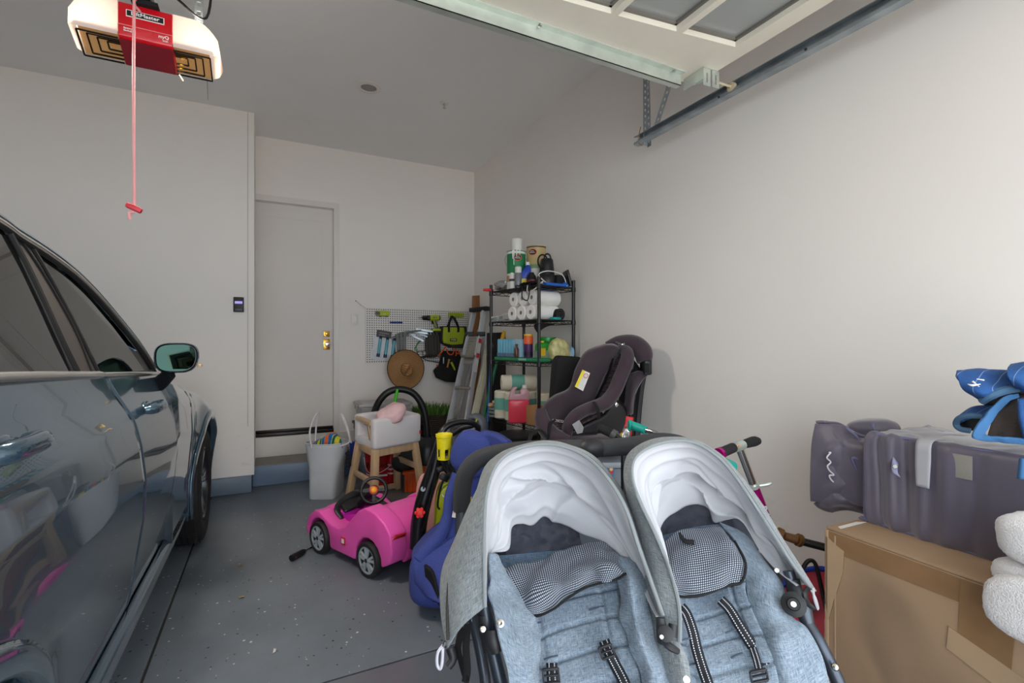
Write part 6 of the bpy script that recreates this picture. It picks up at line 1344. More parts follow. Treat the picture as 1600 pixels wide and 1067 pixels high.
k = NB('plum_seat_fabric'); k.col(k.ramp(k.noise(k.tex(), 6, 4), [(.3, rgb((50, 37, 46))), (.7, rgb((66, 49, 59)))])); k.b.inputs['Roughness'].default_value = .9; k.b.inputs['Sheen Weight'].default_value = .3; k.bump(k.noise(k.tex(), 300, 2), .25, .002); PLUM = k.m
k = NB('patterned_seat_fabric'); vo = k.add('ShaderNodeTexVoronoi'); vo.inputs['Scale'].default_value = 70; vo.inputs['Randomness'].default_value = .25; k.l.new(k.tex(), vo.inputs['Vector']); k.col(k.ramp(vo.outputs['Distance'], [(.25, rgb((34, 29, 32))), (.5, rgb((104, 86, 92)))])); k.b.inputs['Roughness'].default_value = .9; PATT = k.m
SHELL = mat('car_seat_shell', (36, 34, 38), .45); GREYL = mat('grey_label', (176, 176, 178), .5)
t = thing('child_car_seat', 'plum and black child car seat facing left, nearer to the rack', 'car seat', tuple(Vector((cx.x - .1, cx.y - .05, .69))))
part('left_wing', gsh([[(945, 537, 2.96), (916, 548, 2.92), (899, 575, 2.90), (889, 605, 2.88), (866, 617, 2.83), (849, 632, 2.77), (844, 655, 2.74)], [(958, 537, 2.99), (930, 560, 2.99), (915, 590, 2.99), (902, 622, 2.95), (880, 634, 2.9), (862, 645, 2.83), (855, 662, 2.78)], [(966, 541, 3.06), (944, 575, 3.08), (930, 605, 3.08), (915, 638, 3.04), (897, 648, 3.0), (880, 660, 2.93), (868, 670, 2.86)]], 16, 40), PLUM, t, solid=.035, off=-1, smooth=60)
part('back_pad', gsh([[(962, 541, 3.06), (975, 545, 3.06), (984, 550, 3.02)], [(938, 588, 3.10), (950, 592, 3.12), (965, 592, 3.04)], [(916, 640, 3.06), (930, 640, 3.08), (950, 630, 3.0)]], 30, 16), PATT, t, solid=.03, off=-1)
part('seat_pad', gsh([[(905, 645, 3.05), (922, 648, 3.05), (940, 642, 2.98)], [(880, 655, 2.93), (895, 662, 2.92), (915, 660, 2.85)], [(856, 655, 2.78), (872, 668, 2.78), (892, 678, 2.76)], [(850, 668, 2.74), (864, 682, 2.74), (886, 692, 2.74)]], 26, 18), PATT, t, solid=.04, off=-1)
part('front_roll', MB().tube([P(845, 640, 2.74), P(848, 660, 2.71), P(862, 679, 2.70), P(886, 690, 2.71)], [.03, .045, .048, .04], 14, 6), PLUM, t, smooth=60)
part('right_bolster', MB().tube([P(966, 545, 3.05), P(979, 549, 2.99), P(979, 565, 2.95), P(969, 590, 2.93), P(959, 613, 2.90), P(944, 630, 2.85), P(918, 639, 2.79), P(899, 650, 2.74), P(888, 666, 2.72), P(886, 684, 2.74)], [.025, .036, .042, .042, .042, .042, .036, .036, .034, .026], 16, 6), PLUM, t, smooth=60)
part('black_band', MB().tube([P(928, 628, 2.76), P(934, 640, 2.71), P(936, 654, 2.74)], .012, 4, 4, flat=.3), BLACKM, t)
hs_ = part('harness_strap', MB().tube([P(958, 560, 3.02), P(948, 590, 3.06), P(938, 610, 3.05), P(930, 625, 3.02)], .011, 4, 5, flat=.25), BLACKM, t)
part('shell', gsh([[(890, 676, 2.74), (925, 660, 2.78), (950, 645, 2.84), (958, 620, 2.90)], [(902, 690, 2.76), (930, 682, 2.80), (958, 675, 2.86), (980, 640, 2.95)], [(907, 697, 2.80), (940, 697, 2.85), (962, 697, 2.9), (985, 690, 2.98)]], 14, 20), SHELL, t, solid=.03, off=-1)
part('base_block', MB().pillow(P(898, 684, 2.86), (.26, .24, .10), RZ(-26), e=.4), SHELL, t)
label([(894, 663, 2.64), (905, 656, 2.64), (912, 668, 2.66), (910, 676, 2.66), (902, 678, 2.65)], GREYL, t, .003, 'grey_info_label')
label([(910, 577.5, 2.90), (922, 583, 2.90), (911, 611, 2.88), (898, 604, 2.86)], WLAB, t, .004); label([(910, 577.5, 2.895), (914, 579.5, 2.895), (902, 606, 2.855), (898, 604, 2.855)], MC['yellow_label'], t, .005)
c = P(915.5, 587, 2.875); part('red_circle', MB().tube([c + Vector((CO, -SI, 0)) * .013 * math.cos(q) + Vector((0, 0, .013 * math.sin(q))) for q in np.linspace(0, 6.283, 15)], .0018, 5), rd_, t)
text('lettering', 'COSCO', .018, P(871.5, 657.5, 2.655), frame_rot((CO, -SI, -.12), (0, 0, 1)), mat('label_beige', (190, 176, 170), .6), t)
part('adjuster_strap', MB().tube([P(868, 655, 2.66), P(860, 662, 2.66), P(857, 680, 2.66), P(857, 698, 2.7)], .010, 6, 5), BLACKM, t)
part('chrome_clip', MB().tube([P(962, 535, 2.98), P(970, 538, 2.96), P(976, 537, 2.96)], .006, 6, 3), CHROME, t)
t = thing('child_car_seat', 'second plum and black child car seat leaning against right wall', 'car seat', tuple(Vector((cx.x + .25, cx.y - .1, .69))))
part('head_wing', MB().tube([P(948, 541, 3.12), P(968, 535, 3.10), P(990, 538, 3.06), P(1004, 550, 3.02), P(1007, 566, 3.0)], [.03, .045, .060, .060, .045], 14, 6), PLUM, t, smooth=60)
part('cup_holder', MB().box(P(1009, 574, 2.99), (.05, .09, .09), RZ(-20)), SHELL, t, bevel=.012); part('cup_opening', MB().box(P(1009, 574, 2.99) + Vector((-.03, -.03, 0)), (.03, .05, .055), RZ(-20)), BLACKM, t, bevel=.006)
part('side_wing', gsh([[(985, 583, 2.99), (1000, 579, 2.96), (1012, 586, 2.97)], [(978, 600, 2.98), (990, 597, 2.93), (1002, 598, 2.97)], [(976, 625, 2.98), (986, 622, 2.93), (992, 620, 2.97)], [(972, 647, 2.98), (982, 649, 2.94), (989, 647, 2.97)]], 22, 12), PLUM, t, solid=.05, off=-1)
part('shell', MB().tube([P(1005, 585, 3.05), P(1000, 615, 3.06), P(996, 650, 3.06), P(992, 692, 3.04)], [.02, .022, .024, .03], 8, 4), SHELL, t)
part('inner_shell', gsh([[(955, 560, 3.14), (985, 560, 3.10), (1000, 575, 3.08)], [(952, 620, 3.12), (975, 620, 3.06), (998, 620, 3.08)], [(945, 690, 3.05), (970, 690, 3.02), (995, 690, 3.04)]], 10, 10), BLACKM, t, solid=.03)
part('base_wing', MB().prism([P(947, 653, 2.90), P(955, 652, 2.90), P(968, 662, 2.92), P(985, 650, 2.96), P(992, 652, 2.98), P(990, 688, 2.96), P(974, 688, 2.93)], Vector((.03, .06, 0))), SHELL, t, bevel=.008)
part('metal_plate', gsh([[(982, 548, 3.02), (990, 560, 3.0), (989, 576, 3.0)], [(977, 565, 3.0), (982, 572, 2.98), (982, 580, 3.0)]], 6, 6), GREYP, t, solid=.01)
part('webbing', MB().tube([P(978, 580, 2.97), P(972, 600, 2.97), P(965, 615, 2.96), P(963, 625, 2.96)], .02, 4, 5, flat=.25), mat('tan_grey_webbing', (150, 146, 128), .8), t); part('latch_tube', MB().tube([P(962, 630, 2.92), P(952, 646, 2.90)], .022, 12), CHROME, t)
part('webbing_label', MB().prism([P(976, 577, 2.93), P(983, 580, 2.93), P(982, 584, 2.93), P(974, 582, 2.93)], (0, -.003, 0)), MC['yellow_label'], t)
single('seat_cushion', MB().pillow(P(938, 692, 2.78), (.36, .22, .10), RZ(-26), e=.6), PLUM, 'loose plum seat cushion lying in front of both car seats', 'cushion')
single('black_soft_case', MB().pillow(P(882, 640, 3.25), (.20, .16, .72), REU(0, 4, -20), e=.25), BLACKM, 'tall black soft case between rack and nearer car seat', 'case')
t = thing('foil_wrapper', 'long crinkled silver wrapper strip with red top behind handlebar', 'wrapper', tuple(P(980, 700, 2.2)))
part('strip', gsh([[(974, 668, 2.25), (985, 666, 2.25)], [(972, 685, 2.22), (984, 688, 2.24)], [(974, 705, 2.24), (984, 706, 2.22)], [(975, 722, 2.22), (983, 722, 2.24)], [(977, 745, 2.22), (983, 745, 2.22)], [(976, 850, 2.24), (984, 850, 2.24)], [(977, 985, 2.28), (984, 985, 2.28)]], 30, 8, wr(60, .006)), MC['crumpled_foil'], t, solid=.002)
part('red_top', gsh([[(978, 650, 2.28), (990, 652, 2.28)], [(976, 664, 2.28), (988, 668, 2.28)], [(970, 678, 2.27), (986, 682, 2.27)]], 8, 6), rd_, t, solid=.003); part('yellow_corner', gsh([[(970, 676, 2.265), (974, 676, 2.265)], [(969, 682, 2.265), (986, 684, 2.265)]], 4, 4), MC['yellow_label'], t, solid=.003)
# ================================================================ FLOOR BITS
a, b = PZ(455, 872, .022), PZ(500, 848, .014); t = thing('telescopic_pole', 'silver pole with black and red end lying under toy car', 'pole', tuple(a)); d_ = (b - a).normalized()
part('tube', MB().tube([a + d_ * .1, b + d_ * .35], .0075, 10), CHROME, t); part('grip', MB().tube([a, a + d_ * .02, a + d_ * .10, a + d_ * .12], [.018, .021, .019, .012], 12), BLACKP, t); part('red_button', MB().box(a + d_ * .03 + Vector((.0, -.02, 0)), (.02, .008, .01), RZ(20)), rd_, t)
for i, (x, y, lab) in enumerate(((375, 883, 'tan dry leaf on floor nearest the toy car pole'), (377, 933, 'tan dry leaf scrap on the open floor'))):
    c = PZ(x, y, .003); single('dry_leaf', MB().sheet([[c + Vector((-.012, -.008, 0)), c + Vector((.0, -.012, .006)), c + Vector((.014, -.006, .002))], [c + Vector((-.010, .006, .003)), c + Vector((.002, .008, .0)), c + Vector((.012, .006, .006))]], 5, 6), mat('dry_leaf_tan', (176, 140, 84), .8), lab, 'leaf', 'dry leaves on the floor', solid=.0008)
c = PZ(428, 1017, .003); single('paper_scrap', MB().sheet([[c + Vector((-.006, -.016, 0)), c + Vector((.006, -.014, .004))], [c + Vector((.0, .016, .003)), c + Vector((.01, .014, 0))]], 4, 4), mat('scrap_white', (210, 208, 206), .7), 'tiny white torn scrap lying on the grey floor', 'paper scrap', solid=.0008)
# ================================================================ STROLLER
LIN = linen('heather_blue_grey_linen', (158, 172, 186), (96, 112, 130)); LING = linen('heather_grey_canopy_linen', (160, 166, 169), (104, 112, 116)); LIND = linen('slate_blue_linen', (94, 112, 132), (60, 76, 94))
WLIN = mat('white_canopy_lining', (198, 199, 204), .6, var=.03, nscale=5, sheen=.2)
MESH = meshcloth('white_on_black_mesh', (40, 44, 54), (176, 184, 198), 640.0); DMESH = meshcloth('dark_pocket_mesh', (54, 58, 70), (78, 82, 96), 900.0)
FR = mat('anodised_grey_frame', (78, 84, 94), .35, .6); FOAM = mat('charcoal_foam_grip', (62, 62, 64), .9, bump=.3, bscale=300); JNT = mat('charcoal_joint_plastic', (40, 40, 44), .5)
SILV = mat('silver_snap', (214, 208, 198), .2, 1.0)
strl = thing('double_stroller', 'side-by-side double stroller in heather grey fabric with white-lined canopies', 'stroller', tuple(Vector((P(990, 1000, 1.2).x, P(990, 1000, 1.2).y, 0))))
def folds(lines):      # each: (a, b, slope, width, amp): crease running across the cloth
    def f(a, b, p):
        h = 0
        for a0_, b0_, ang, w_, am in lines:
            d = (a - a0_) * math.cos(ang) + (b - b0_) * math.sin(ang); l = -(a - a0_) * math.sin(ang) + (b - b0_) * math.cos(ang)
            h += 1.25 * am * math.exp(-(math.sqrt(d * d + .00006) / w_) ** 1.15) * math.exp(-(l / .24) ** 2)
        return h + .004 * noise.noise(Vector(p) * 9)
    return f
def hood(rim, edge, outer, fl, seam_side):
    R3 = [P(*q) for q in rim]; E3 = [P(*q) for q in edge]; O3 = [P(*q) for q in outer]
    mid = [P((a[0] + b[0]) / 2, (a[1] + b[1]) / 2 - 6, (a[2] + b[2]) / 2 + .05) for a, b in zip(rim, edge)]
    lo = [P(a[0] * .78 + b[0] * .22, a[1] * .78 + b[1] * .22 - 4, a[2] * .78 + b[2] * .22 + .035) for a, b in zip(rim, edge)]
    part('canopy_lining', MB().sheet([R3, lo, mid, E3], 64, 120, fl), WLIN, strl, smooth=80, solid=.002, off=0)
    om = [P((a[0] + b[0]) / 2 - (6 if seam_side < 0 else 0), (a[1] + b[1]) / 2 - 2, (a[2] + b[2]) / 2 - .012) for a, b in zip(rim, outer)]
    cn = part('canopy_shell', MB().sheet([[p + (O - p).normalized() * .004 for p in R3], om, O3], 20, 110, lambda a, b, p: .005 * noise.noise(Vector(p) * 8)), LING, strl, smooth=70, solid=.004, off=0)
    part('rim_piping', MB().tube([p + (O - p).normalized() * .005 for p in crv(R3, 6)], .0045, 6), LING, cn, smooth=60)
    part('stitched_seam', MB().tube([a.lerp(b, .35) + (O - a).normalized() * .016 for a, b in zip(crv(R3, 5), crv(O3, 5))], .0012, 4), mat('seam_thread', (92, 98, 104), .9), cn)
    return cn
rimL = [(758, 948, 1.08), (757, 880, 1.10), (757, 815, 1.14), (762, 762, 1.19), (779, 722, 1.23), (810, 701, 1.26), (850, 694, 1.27), (888, 700, 1.26), (922, 718, 1.24), (952, 750, 1.2), (978, 795, 1.16), (1000, 860, 1.12), (1036, 962, 1.06)]
edgL = [(765, 905, 1.2), (767, 866, 1.24), (794, 858, 1.28), (799, 824, 1.33), (815, 818, 1.38), (832, 820, 1.40), (850, 806, 1.41), (868, 814, 1.41), (888, 822, 1.38), (910, 834, 1.34), (945, 848, 1.28), (985, 885, 1.2), (1030, 968, 1.08)]
outL = [(700, 1012, 1.10), (689, 955, 1.15), (690, 895, 1.22), (708, 850, 1.30), (742, 775, 1.36), (770, 717, 1.38), (850, 690, 1.38), (895, 697, 1.37), (930, 714, 1.35), (960, 747, 1.32), (986, 793, 1.28), (1008, 856, 1.22), (1046, 958, 1.12)]
flL = folds([(.62, .30, .9, .035, -.022), (.70, .38, .4, .03, .020), (.80, .45, .1, .04, -.020), (.62, .50, -.5, .03, .022), (.72, .58, -.2, .03, -.022), (.85, .62, 1.2, .035, .018), (.66, .68, -.9, .035, .02), (.80, .78, -.7, .03, -.018), (.9, .35, 0, .03, .015), (.35, .5, .1, .05, .010), (.16, .45, 0.02, .025, .006), (.55, .18, 1.2, .04, .012), (.5, .84, -1.0, .04, .014)])
hL = hood(rimL, edgL, outL, flL, -1)
rimR = [(1062, 1003, 1.05), (1061, 946, 1.07), (1046, 889, 1.10), (1026, 838, 1.13), (1003, 790, 1.17), (988, 748, 1.2), (992, 716, 1.23), (1018, 697, 1.25), (1052, 689, 1.27), (1086, 692, 1.27), (1122, 714, 1.25), (1150, 746, 1.23), (1183, 795, 1.2), (1213, 842, 1.17), (1239, 882, 1.14), (1270, 922, 1.1)]
edgR = [(1056, 985, 1.10), (1050, 930, 1.14), (1040, 880, 1.18), (1032, 848, 1.24), (1031, 828, 1.3), (1041, 810, 1.34), (1058, 799, 1.38), (1073, 790, 1.4), (1092, 788, 1.4), (1108, 796, 1.38), (1116, 816, 1.36), (1136, 812, 1.34), (1158, 814, 1.3), (1185, 855, 1.24), (1212, 888, 1.18), (1244, 916, 1.12)]
outR = [(1026, 997, 1.12), (1012, 930, 1.15), (1003, 873, 1.2), (992, 820, 1.25), (979, 774, 1.3), (977, 736, 1.33), (985, 708, 1.35), (1012, 691, 1.37), (1052, 684, 1.38), (1090, 687, 1.38), (1127, 709, 1.36), (1156, 741, 1.33), (1190, 790, 1.3), (1220, 838, 1.26), (1246, 878, 1.2), (1275, 924, 1.14)]
flR = folds([(.70, .38, .9, .035, .022), (.80, .45, .3, .03, -.02), (.62, .52, 0, .035, .022), (.74, .58, -.3, .03, -.022), (.86, .62, -.6, .03, .02), (.60, .70, -.9, .04, .022), (.75, .76, -1.1, .03, -.02), (.6, .84, -1.2, .03, .018), (.35, .5, .05, .05, .012), (.15, .5, .02, .025, .006), (.5, .3, .8, .04, .012)])
hR = hood(rimR, edgR, outR, flR, -1)
# zip and pull cord of the left canopy
part('zip', MB().tube([P(*q) for q in ((741, 800, 1.27), (716, 846, 1.21), (703, 900, 1.16), (699, 950, 1.12), (700, 1000, 1.09))], .0035, 6, 6), DARK, hL)
part('pull_cord', MB().tube([P(*q) for q in ((692, 1008, 1.09), (684, 1020, 1.085), (683, 1038, 1.085), (688, 1045, 1.085), (691, 1034, 1.085), (692, 1012, 1.09))], .0035, 6, 5), mat('braided_white_cord', (206, 204, 214), .7), hL)
part('zip_slider', MB().tube([P(696, 1002, 1.08), P(693, 1010, 1.08)], .003, 6), SILV, hL)
# pocket mesh, upper linen strip, mesh flap, per seat
part('canopy_pocket', gsh([[(799, 815, 1.41), (850, 808, 1.43), (905, 832, 1.40)], [(795, 840, 1.39), (850, 832, 1.41), (908, 848, 1.38)], [(790, 866, 1.36), (850, 862, 1.38), (912, 858, 1.36)]], 24, 40, wr(30, .012)), DMESH, strl)
part('canopy_pocket', gsh([[(1030, 822, 1.36), (1070, 786, 1.43), (1125, 786, 1.40), (1185, 830, 1.36)], [(1030, 838, 1.34), (1072, 812, 1.40), (1126, 812, 1.38), (1185, 860, 1.34)], [(1030, 860, 1.31), (1075, 836, 1.37), (1126, 834, 1.36), (1185, 890, 1.32)]], 24, 40, wr(30, .012)), DMESH, strl)
part('back_panel', gsh([[(775, 868, 1.31), (850, 862, 1.34), (915, 855, 1.33)], [(785, 900, 1.30), (850, 895, 1.32), (930, 880, 1.31)]], 10, 30, wr(20, .006)), LIND, strl)
part('back_panel', gsh([[(1030, 838, 1.31), (1080, 824, 1.34), (1130, 818, 1.33)], [(1032, 870, 1.29), (1085, 860, 1.31), (1140, 850, 1.30)]], 10, 30, wr(20, .006)), LIND, strl)
mf = part('mesh_flap', gsh([[(786, 893, 1.25), (830, 876, 1.26), (880, 858, 1.27), (925, 850, 1.26), (955, 858, 1.24), (968, 874, 1.20)], [(798, 912, 1.20), (835, 898, 1.20), (885, 880, 1.21), (930, 868, 1.20), (962, 875, 1.18), (977, 893, 1.16)], [(815, 940, 1.16), (845, 925, 1.15), (885, 905, 1.16), (925, 890, 1.16), (955, 885, 1.15), (978, 897, 1.14)], [(834, 961, 1.14), (862, 952, 1.14), (888, 932, 1.15), (915, 917, 1.16), (945, 908, 1.15), (966, 903, 1.15)]], 40, 60, wr(13, .018)), MESH, strl, smooth=80, solid=.002)
mf2 = part('mesh_flap', gsh([[(1033, 846, 1.27), (1065, 832, 1.28), (1095, 826, 1.28), (1122, 822, 1.27), (1140, 834, 1.25)], [(1038, 870, 1.22), (1070, 858, 1.21), (1105, 850, 1.21), (1138, 845, 1.20), (1156, 858, 1.19)], [(1044, 900, 1.18), (1075, 895, 1.16), (1110, 890, 1.16), (1140, 880, 1.16), (1164, 878, 1.16)], [(1055, 925, 1.16), (1080, 930, 1.14), (1108, 924, 1.14), (1135, 912, 1.15), (1158, 908, 1.15)]], 40, 60, wr(11, .012)), MESH, strl, smooth=80, solid=.002)
part('flap_edging', MB().tube([P(*q) for q in ((786, 893, 1.245), (812, 938, 1.165), (834, 962, 1.135), (862, 953, 1.13), (888, 934, 1.14), (915, 918, 1.15), (945, 909, 1.145), (966, 904, 1.145), (978, 896, 1.135))], .003, 6, 5), BLACKM, mf)
part('flap_edging', MB().tube([P(*q) for q in ((1034, 848, 1.265), (1040, 885, 1.19), (1055, 927, 1.155), (1080, 932, 1.135), (1108, 926, 1.135), (1135, 914, 1.145), (1158, 910, 1.145), (1165, 880, 1.155), (1148, 845, 1.21))], .003, 6, 5), BLACKM, mf2)
part('zip_pull', MB().tube([P(1062, 834, 1.25), P(1070, 845, 1.22), P(1085, 847, 1.21)], [.004, .006, .006], 8, 3), BLACKM, mf2)
# seat pads: quilted blocks between stitched channels
def pad(rows, chan):
    def f(a, b, p):
        h = .006 * math.sin(math.pi * min(1, max(0, b))) ** .5
        for kx_, w_, am in chan: h -= am * math.exp(-((a - kx_) / w_) ** 2)
        for kb in (.16, .84): h -= .006 * math.exp(-((b - kb) / .02) ** 2)
        return h + .005 * noise.noise(Vector(p) * 12)
    return MB().sheet([[P(*q) for q in r] for r in rows], 120, 60, f)
chn = [(.16, .012, .009), (.34, .012, .010), (.52, .012, .010), (.70, .012, .008), (.88, .012, .008)]
part('seat_pad', pad([[(812, 930, 1.24), (850, 915, 1.26), (900, 898, 1.27), (962, 880, 1.24)], [(826, 985, 1.17), (865, 965, 1.20), (915, 950, 1.20), (968, 940, 1.17)], [(836, 1040, 1.10), (872, 1030, 1.13), (925, 1012, 1.13), (985, 1000, 1.10)], [(842, 1110, 1.04), (880, 1100, 1.06), (940, 1085, 1.06), (1005, 1080, 1.04)], [(848, 1240, .98), (890, 1230, .98), (950, 1225, .98), (1015, 1220, .98)]], chn), LIN, strl, smooth=80, solid=.012, off=-1)
part('seat_pad', pad([[(1040, 895, 1.24), (1080, 900, 1.26), (1120, 892, 1.26), (1165, 875, 1.22)], [(1052, 945, 1.17), (1085, 950, 1.19), (1125, 938, 1.19), (1165, 925, 1.16)], [(1062, 1000, 1.10), (1098, 1005, 1.12), (1145, 992, 1.12), (1190, 985, 1.09)], [(1072, 1070, 1.04), (1110, 1075, 1.05), (1165, 1062, 1.05), (1215, 1055, 1.03)], [(1090, 1230, .98), (1130, 1235, .98), (1190, 1225, .98), (1240, 1215, .98)]], chn), LIN, strl, smooth=80, solid=.012, off=-1)
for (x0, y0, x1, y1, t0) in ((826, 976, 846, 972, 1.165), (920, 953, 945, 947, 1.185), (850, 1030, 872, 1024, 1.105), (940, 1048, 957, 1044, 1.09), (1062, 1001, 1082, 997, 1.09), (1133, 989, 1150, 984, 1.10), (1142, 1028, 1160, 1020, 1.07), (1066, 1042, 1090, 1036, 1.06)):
    part('strap_slot', MB().tube([P(x0, y0, t0), P((x0 + x1) / 2, (y0 + y1) / 2 - .8, t0 - .001), P(x1, y1, t0)], .0022, 6, 3), mat('slate_slot_thread', (70, 80, 98), .9), strl)  # dark slate line drawn along each strap slot
# side wings
LS = dict(smooth=80, solid=.005, off=0)
wg = part('side_wing', gsh([[(763, 865, 1.20), (768, 905, 1.14), (764, 930, 1.10), (776, 985, 1.04), (792, 1045, 1.00), (800, 1120, .97), (810, 1240, .94)], [(775, 868, 1.22), (790, 920, 1.15), (800, 965, 1.09), (815, 1010, 1.04), (822, 1060, 1.0), (830, 1130, .97), (838, 1240, .95)], [(786, 882, 1.26), (808, 925, 1.19), (838, 962, 1.13), (846, 1000, 1.09), (846, 1060, 1.05), (850, 1130, 1.0), (855, 1240, .97)]], 30, 80, wr(9, .014)), LIN, strl, **LS)
sn = P(782, 974, 1.045); part('snap', MB().lathe(sn, [(.0085, 0), (.008, .004), (.004, .005), (0, .003)], 18, (O - sn).normalized()), SILV, wg)
part('side_wing', gsh([[(944, 862, 1.24), (962, 905, 1.17), (968, 960, 1.13), (985, 1010, 1.08), (1004, 1080, 1.03), (1012, 1230, .97)], [(968, 866, 1.21), (985, 905, 1.13), (992, 960, 1.08), (1008, 1015, 1.04), (1026, 1080, 1.0), (1032, 1230, .95)], [(985, 875, 1.22), (1003, 905, 1.17), (1015, 955, 1.13), (1030, 1010, 1.08), (1048, 1080, 1.03), (1050, 1230, .97)]], 30, 70, wr(9, .016)), LIN, strl, **LS)
part('side_wing', gsh([[(1000, 880, 1.20), (1012, 935, 1.16), (1020, 975, 1.12), (1030, 1030, 1.07), (1045, 1080, 1.03), (1055, 1230, .96)], [(1012, 880, 1.16), (1035, 935, 1.12), (1050, 985, 1.07), (1066, 1030, 1.03), (1072, 1080, 1.0), (1080, 1230, .95)], [(1045, 895, 1.22), (1056, 945, 1.16), (1062, 1000, 1.10), (1074, 1040, 1.06), (1082, 1090, 1.03), (1095, 1230, .97)]], 26, 60, wr(8, .008)), LING, strl, **LS)
wr_ = part('side_wing', gsh([[(1124, 820, 1.33), (1158, 868, 1.23), (1170, 925, 1.17), (1185, 985, 1.11), (1205, 1055, 1.05), (1225, 1140, 1.0), (1240, 1240, .97)], [(1150, 830, 1.30), (1190, 888, 1.19), (1203, 945, 1.12), (1218, 995, 1.06), (1235, 1060, 1.02), (1255, 1140, .98), (1268, 1240, .95)], [(1175, 850, 1.28), (1218, 908, 1.18), (1232, 958, 1.12), (1262, 985, 1.08), (1284, 1028, 1.05), (1302, 1110, 1.02), (1310, 1240, .98)]], 34, 80, wr(9, .016)), LIN, strl, **LS)
sn = P(1214, 891, 1.14); part('snap', MB().lathe(sn, [(.006, 0), (.005, .003), (0, .003)], 12, (O - sn).normalized()), SILV, wr_)
sn = P(1073, 1062, .985); part('snap', MB().lathe(sn, [(.008, 0), (.007, .004), (0, .004)], 18, (O - sn).normalized()), SILV, wr_)
# harness straps with reflective stitching
WEB = mat('black_webbing', (30, 31, 36), .7); STI = mat('reflective_stitch', (226, 230, 240), .4)
def strap2(pts, wpx):
    C3 = crv([P(*q) for q in pts], 8); mb = MB(); rows = [[], []]; sts = MB(); acc = 0
    for i, p in enumerate(C3):
        d = (C3[min(i + 1, len(C3) - 1)] - C3[max(i - 1, 0)]).normalized(); n = (O - p).normalized(); s_ = d.cross(n).normalized() * wpx
        rows[0].append(p - s_); rows[1].append(p + s_)
    so = part('harness_strap', MB().sheet(rows, 2, len(C3), lin=True), WEB, strl, solid=.0025)
    for i in range(len(C3) - 1):
        L = (C3[i + 1] - C3[i]).length; k0 = max(1, int(L / .0056)); n = (O - C3[i]).normalized()
        for j in range(k0):
            f0, f1 = j / k0, (j + .55) / k0
            for u_ in (.26, .74):
                a = rows[0][i].lerp(rows[1][i], u_).lerp(rows[0][i + 1].lerp(rows[1][i + 1], u_), f0); b = rows[0][i].lerp(rows[1][i], u_).lerp(rows[0][i + 1].lerp(rows[1][i + 1], u_), f1)
                sts.beam(a + n * .0017, b + n * .0017, .0022, .0006, n)
    tag(part('stitching', sts, STI, so), kind='stuff')
    return so
s1 = strap2([(862, 1036, 1.095), (863, 1058, 1.07), (866, 1085, 1.05), (872, 1130, 1.02)], .0125)
s2 = strap2([(944, 1001, 1.12), (950, 1016, 1.10), (962, 1040, 1.08), (976, 1068, 1.05), (990, 1110, 1.02)], .0125)
s3 = strap2([(1064, 948, 1.15), (1073, 960, 1.13), (1082, 985, 1.10), (1089, 1015, 1.07), (1098, 1045, 1.04), (1108, 1075, 1.01), (1118, 1120, .99)], .012)
s4 = strap2([(1126, 937, 1.16), (1140, 952, 1.14), (1156, 978, 1.11), (1176, 1010, 1.08), (1196, 1042, 1.05), (1210, 1062, 1.04)], .012)
s5 = strap2([(1176, 1012, 1.075), (1182, 1030, 1.05), (1187, 1050, 1.03)], .008)
def buckle(x, y, tt, w_, h_, a, par):
    c = P(x, y, tt); n = (O - c).normalized(); R_ = frame_rot(Vector((CO, -SI, 0)) * math.cos(a) + Vector((0, 0, 1)) * math.sin(a), Vector((0, 0, 1)))
    mb = MB()
    for sx__, sz__, bw, bh in ((-1, 0, .004, h_), (1, 0, .004, h_), (0, -1, w_, .005), (0, 1, w_, .005), (0, .1, w_, .003)): mb.box(c + R_ @ Vector((sx__ * w_ / 2, sz__ * h_ / 2, 0)), (bw, bh, .006), R_)
    part('buckle', mb, JNT, par, bevel=.0012)
buckle(861, 1056, 1.045, .034, .030, .1, s1); buckle(948, 1018, 1.085, .030, .026, .35, s2); buckle(1186, 1056, 1.015, .034, .022, .2, s4)
# handlebar: foam grips, metal arms
HB1 = [(722, 797, 1.50), (722, 770, 1.50), (727, 742, 1.50), (743, 721, 1.50), (770, 710, 1.50), (820, 703, 1.50), (880, 701, 1.50), (914, 701, 1.50)]
HBp = part('handlebar_grip', MB().tube([P(*q) for q in HB1], .0275, 18, 6), FOAM, strl, smooth=60)
part('handlebar_grip', MB().tube([P(*q) for q in ((936, 700, 1.5), (980, 697, 1.50), (1035, 690, 1.50), (1075, 700, 1.52), (1105, 730, 1.54), (1115, 780, 1.54), (1118, 830, 1.52))], .0275, 18, 5), FOAM, strl, smooth=60)
part('handlebar_joint', MB().tube([P(912, 701, 1.5), P(918, 701, 1.49), P(928, 700, 1.49), (P(938, 700, 1.5))], [.024, .031, .031, .026], 18, 3), JNT, strl)
part('handlebar_tube', MB().tube([P(722, 792, 1.5), P(721, 830, 1.46), P(721, 862, 1.42)], .019, 14, 4), FR, strl); part('handlebar_tube', MB().tube([P(1118, 825, 1.52), P(1140, 880, 1.46), P(1180, 930, 1.4)], .019, 14, 4), FR, strl)
part('fold_joint', MB().tube([P(719, 850, 1.44), P(720, 866, 1.42), P(724, 884, 1.40)], [.028, .032, .024], 14, 3), JNT, strl); part('fold_button', MB().lathe(P(727, 862, 1.38), [(.008, 0), (.008, .008), (0, .009)], 12, (O - P(727, 862, 1.38)).normalized()), SILV, strl)
part('neon_tag', MB().box(P(716, 880, 1.39), (.012, .006, .03), RZ(-20)), mat('neon_green_tag', (120, 230, 60), .5), strl)
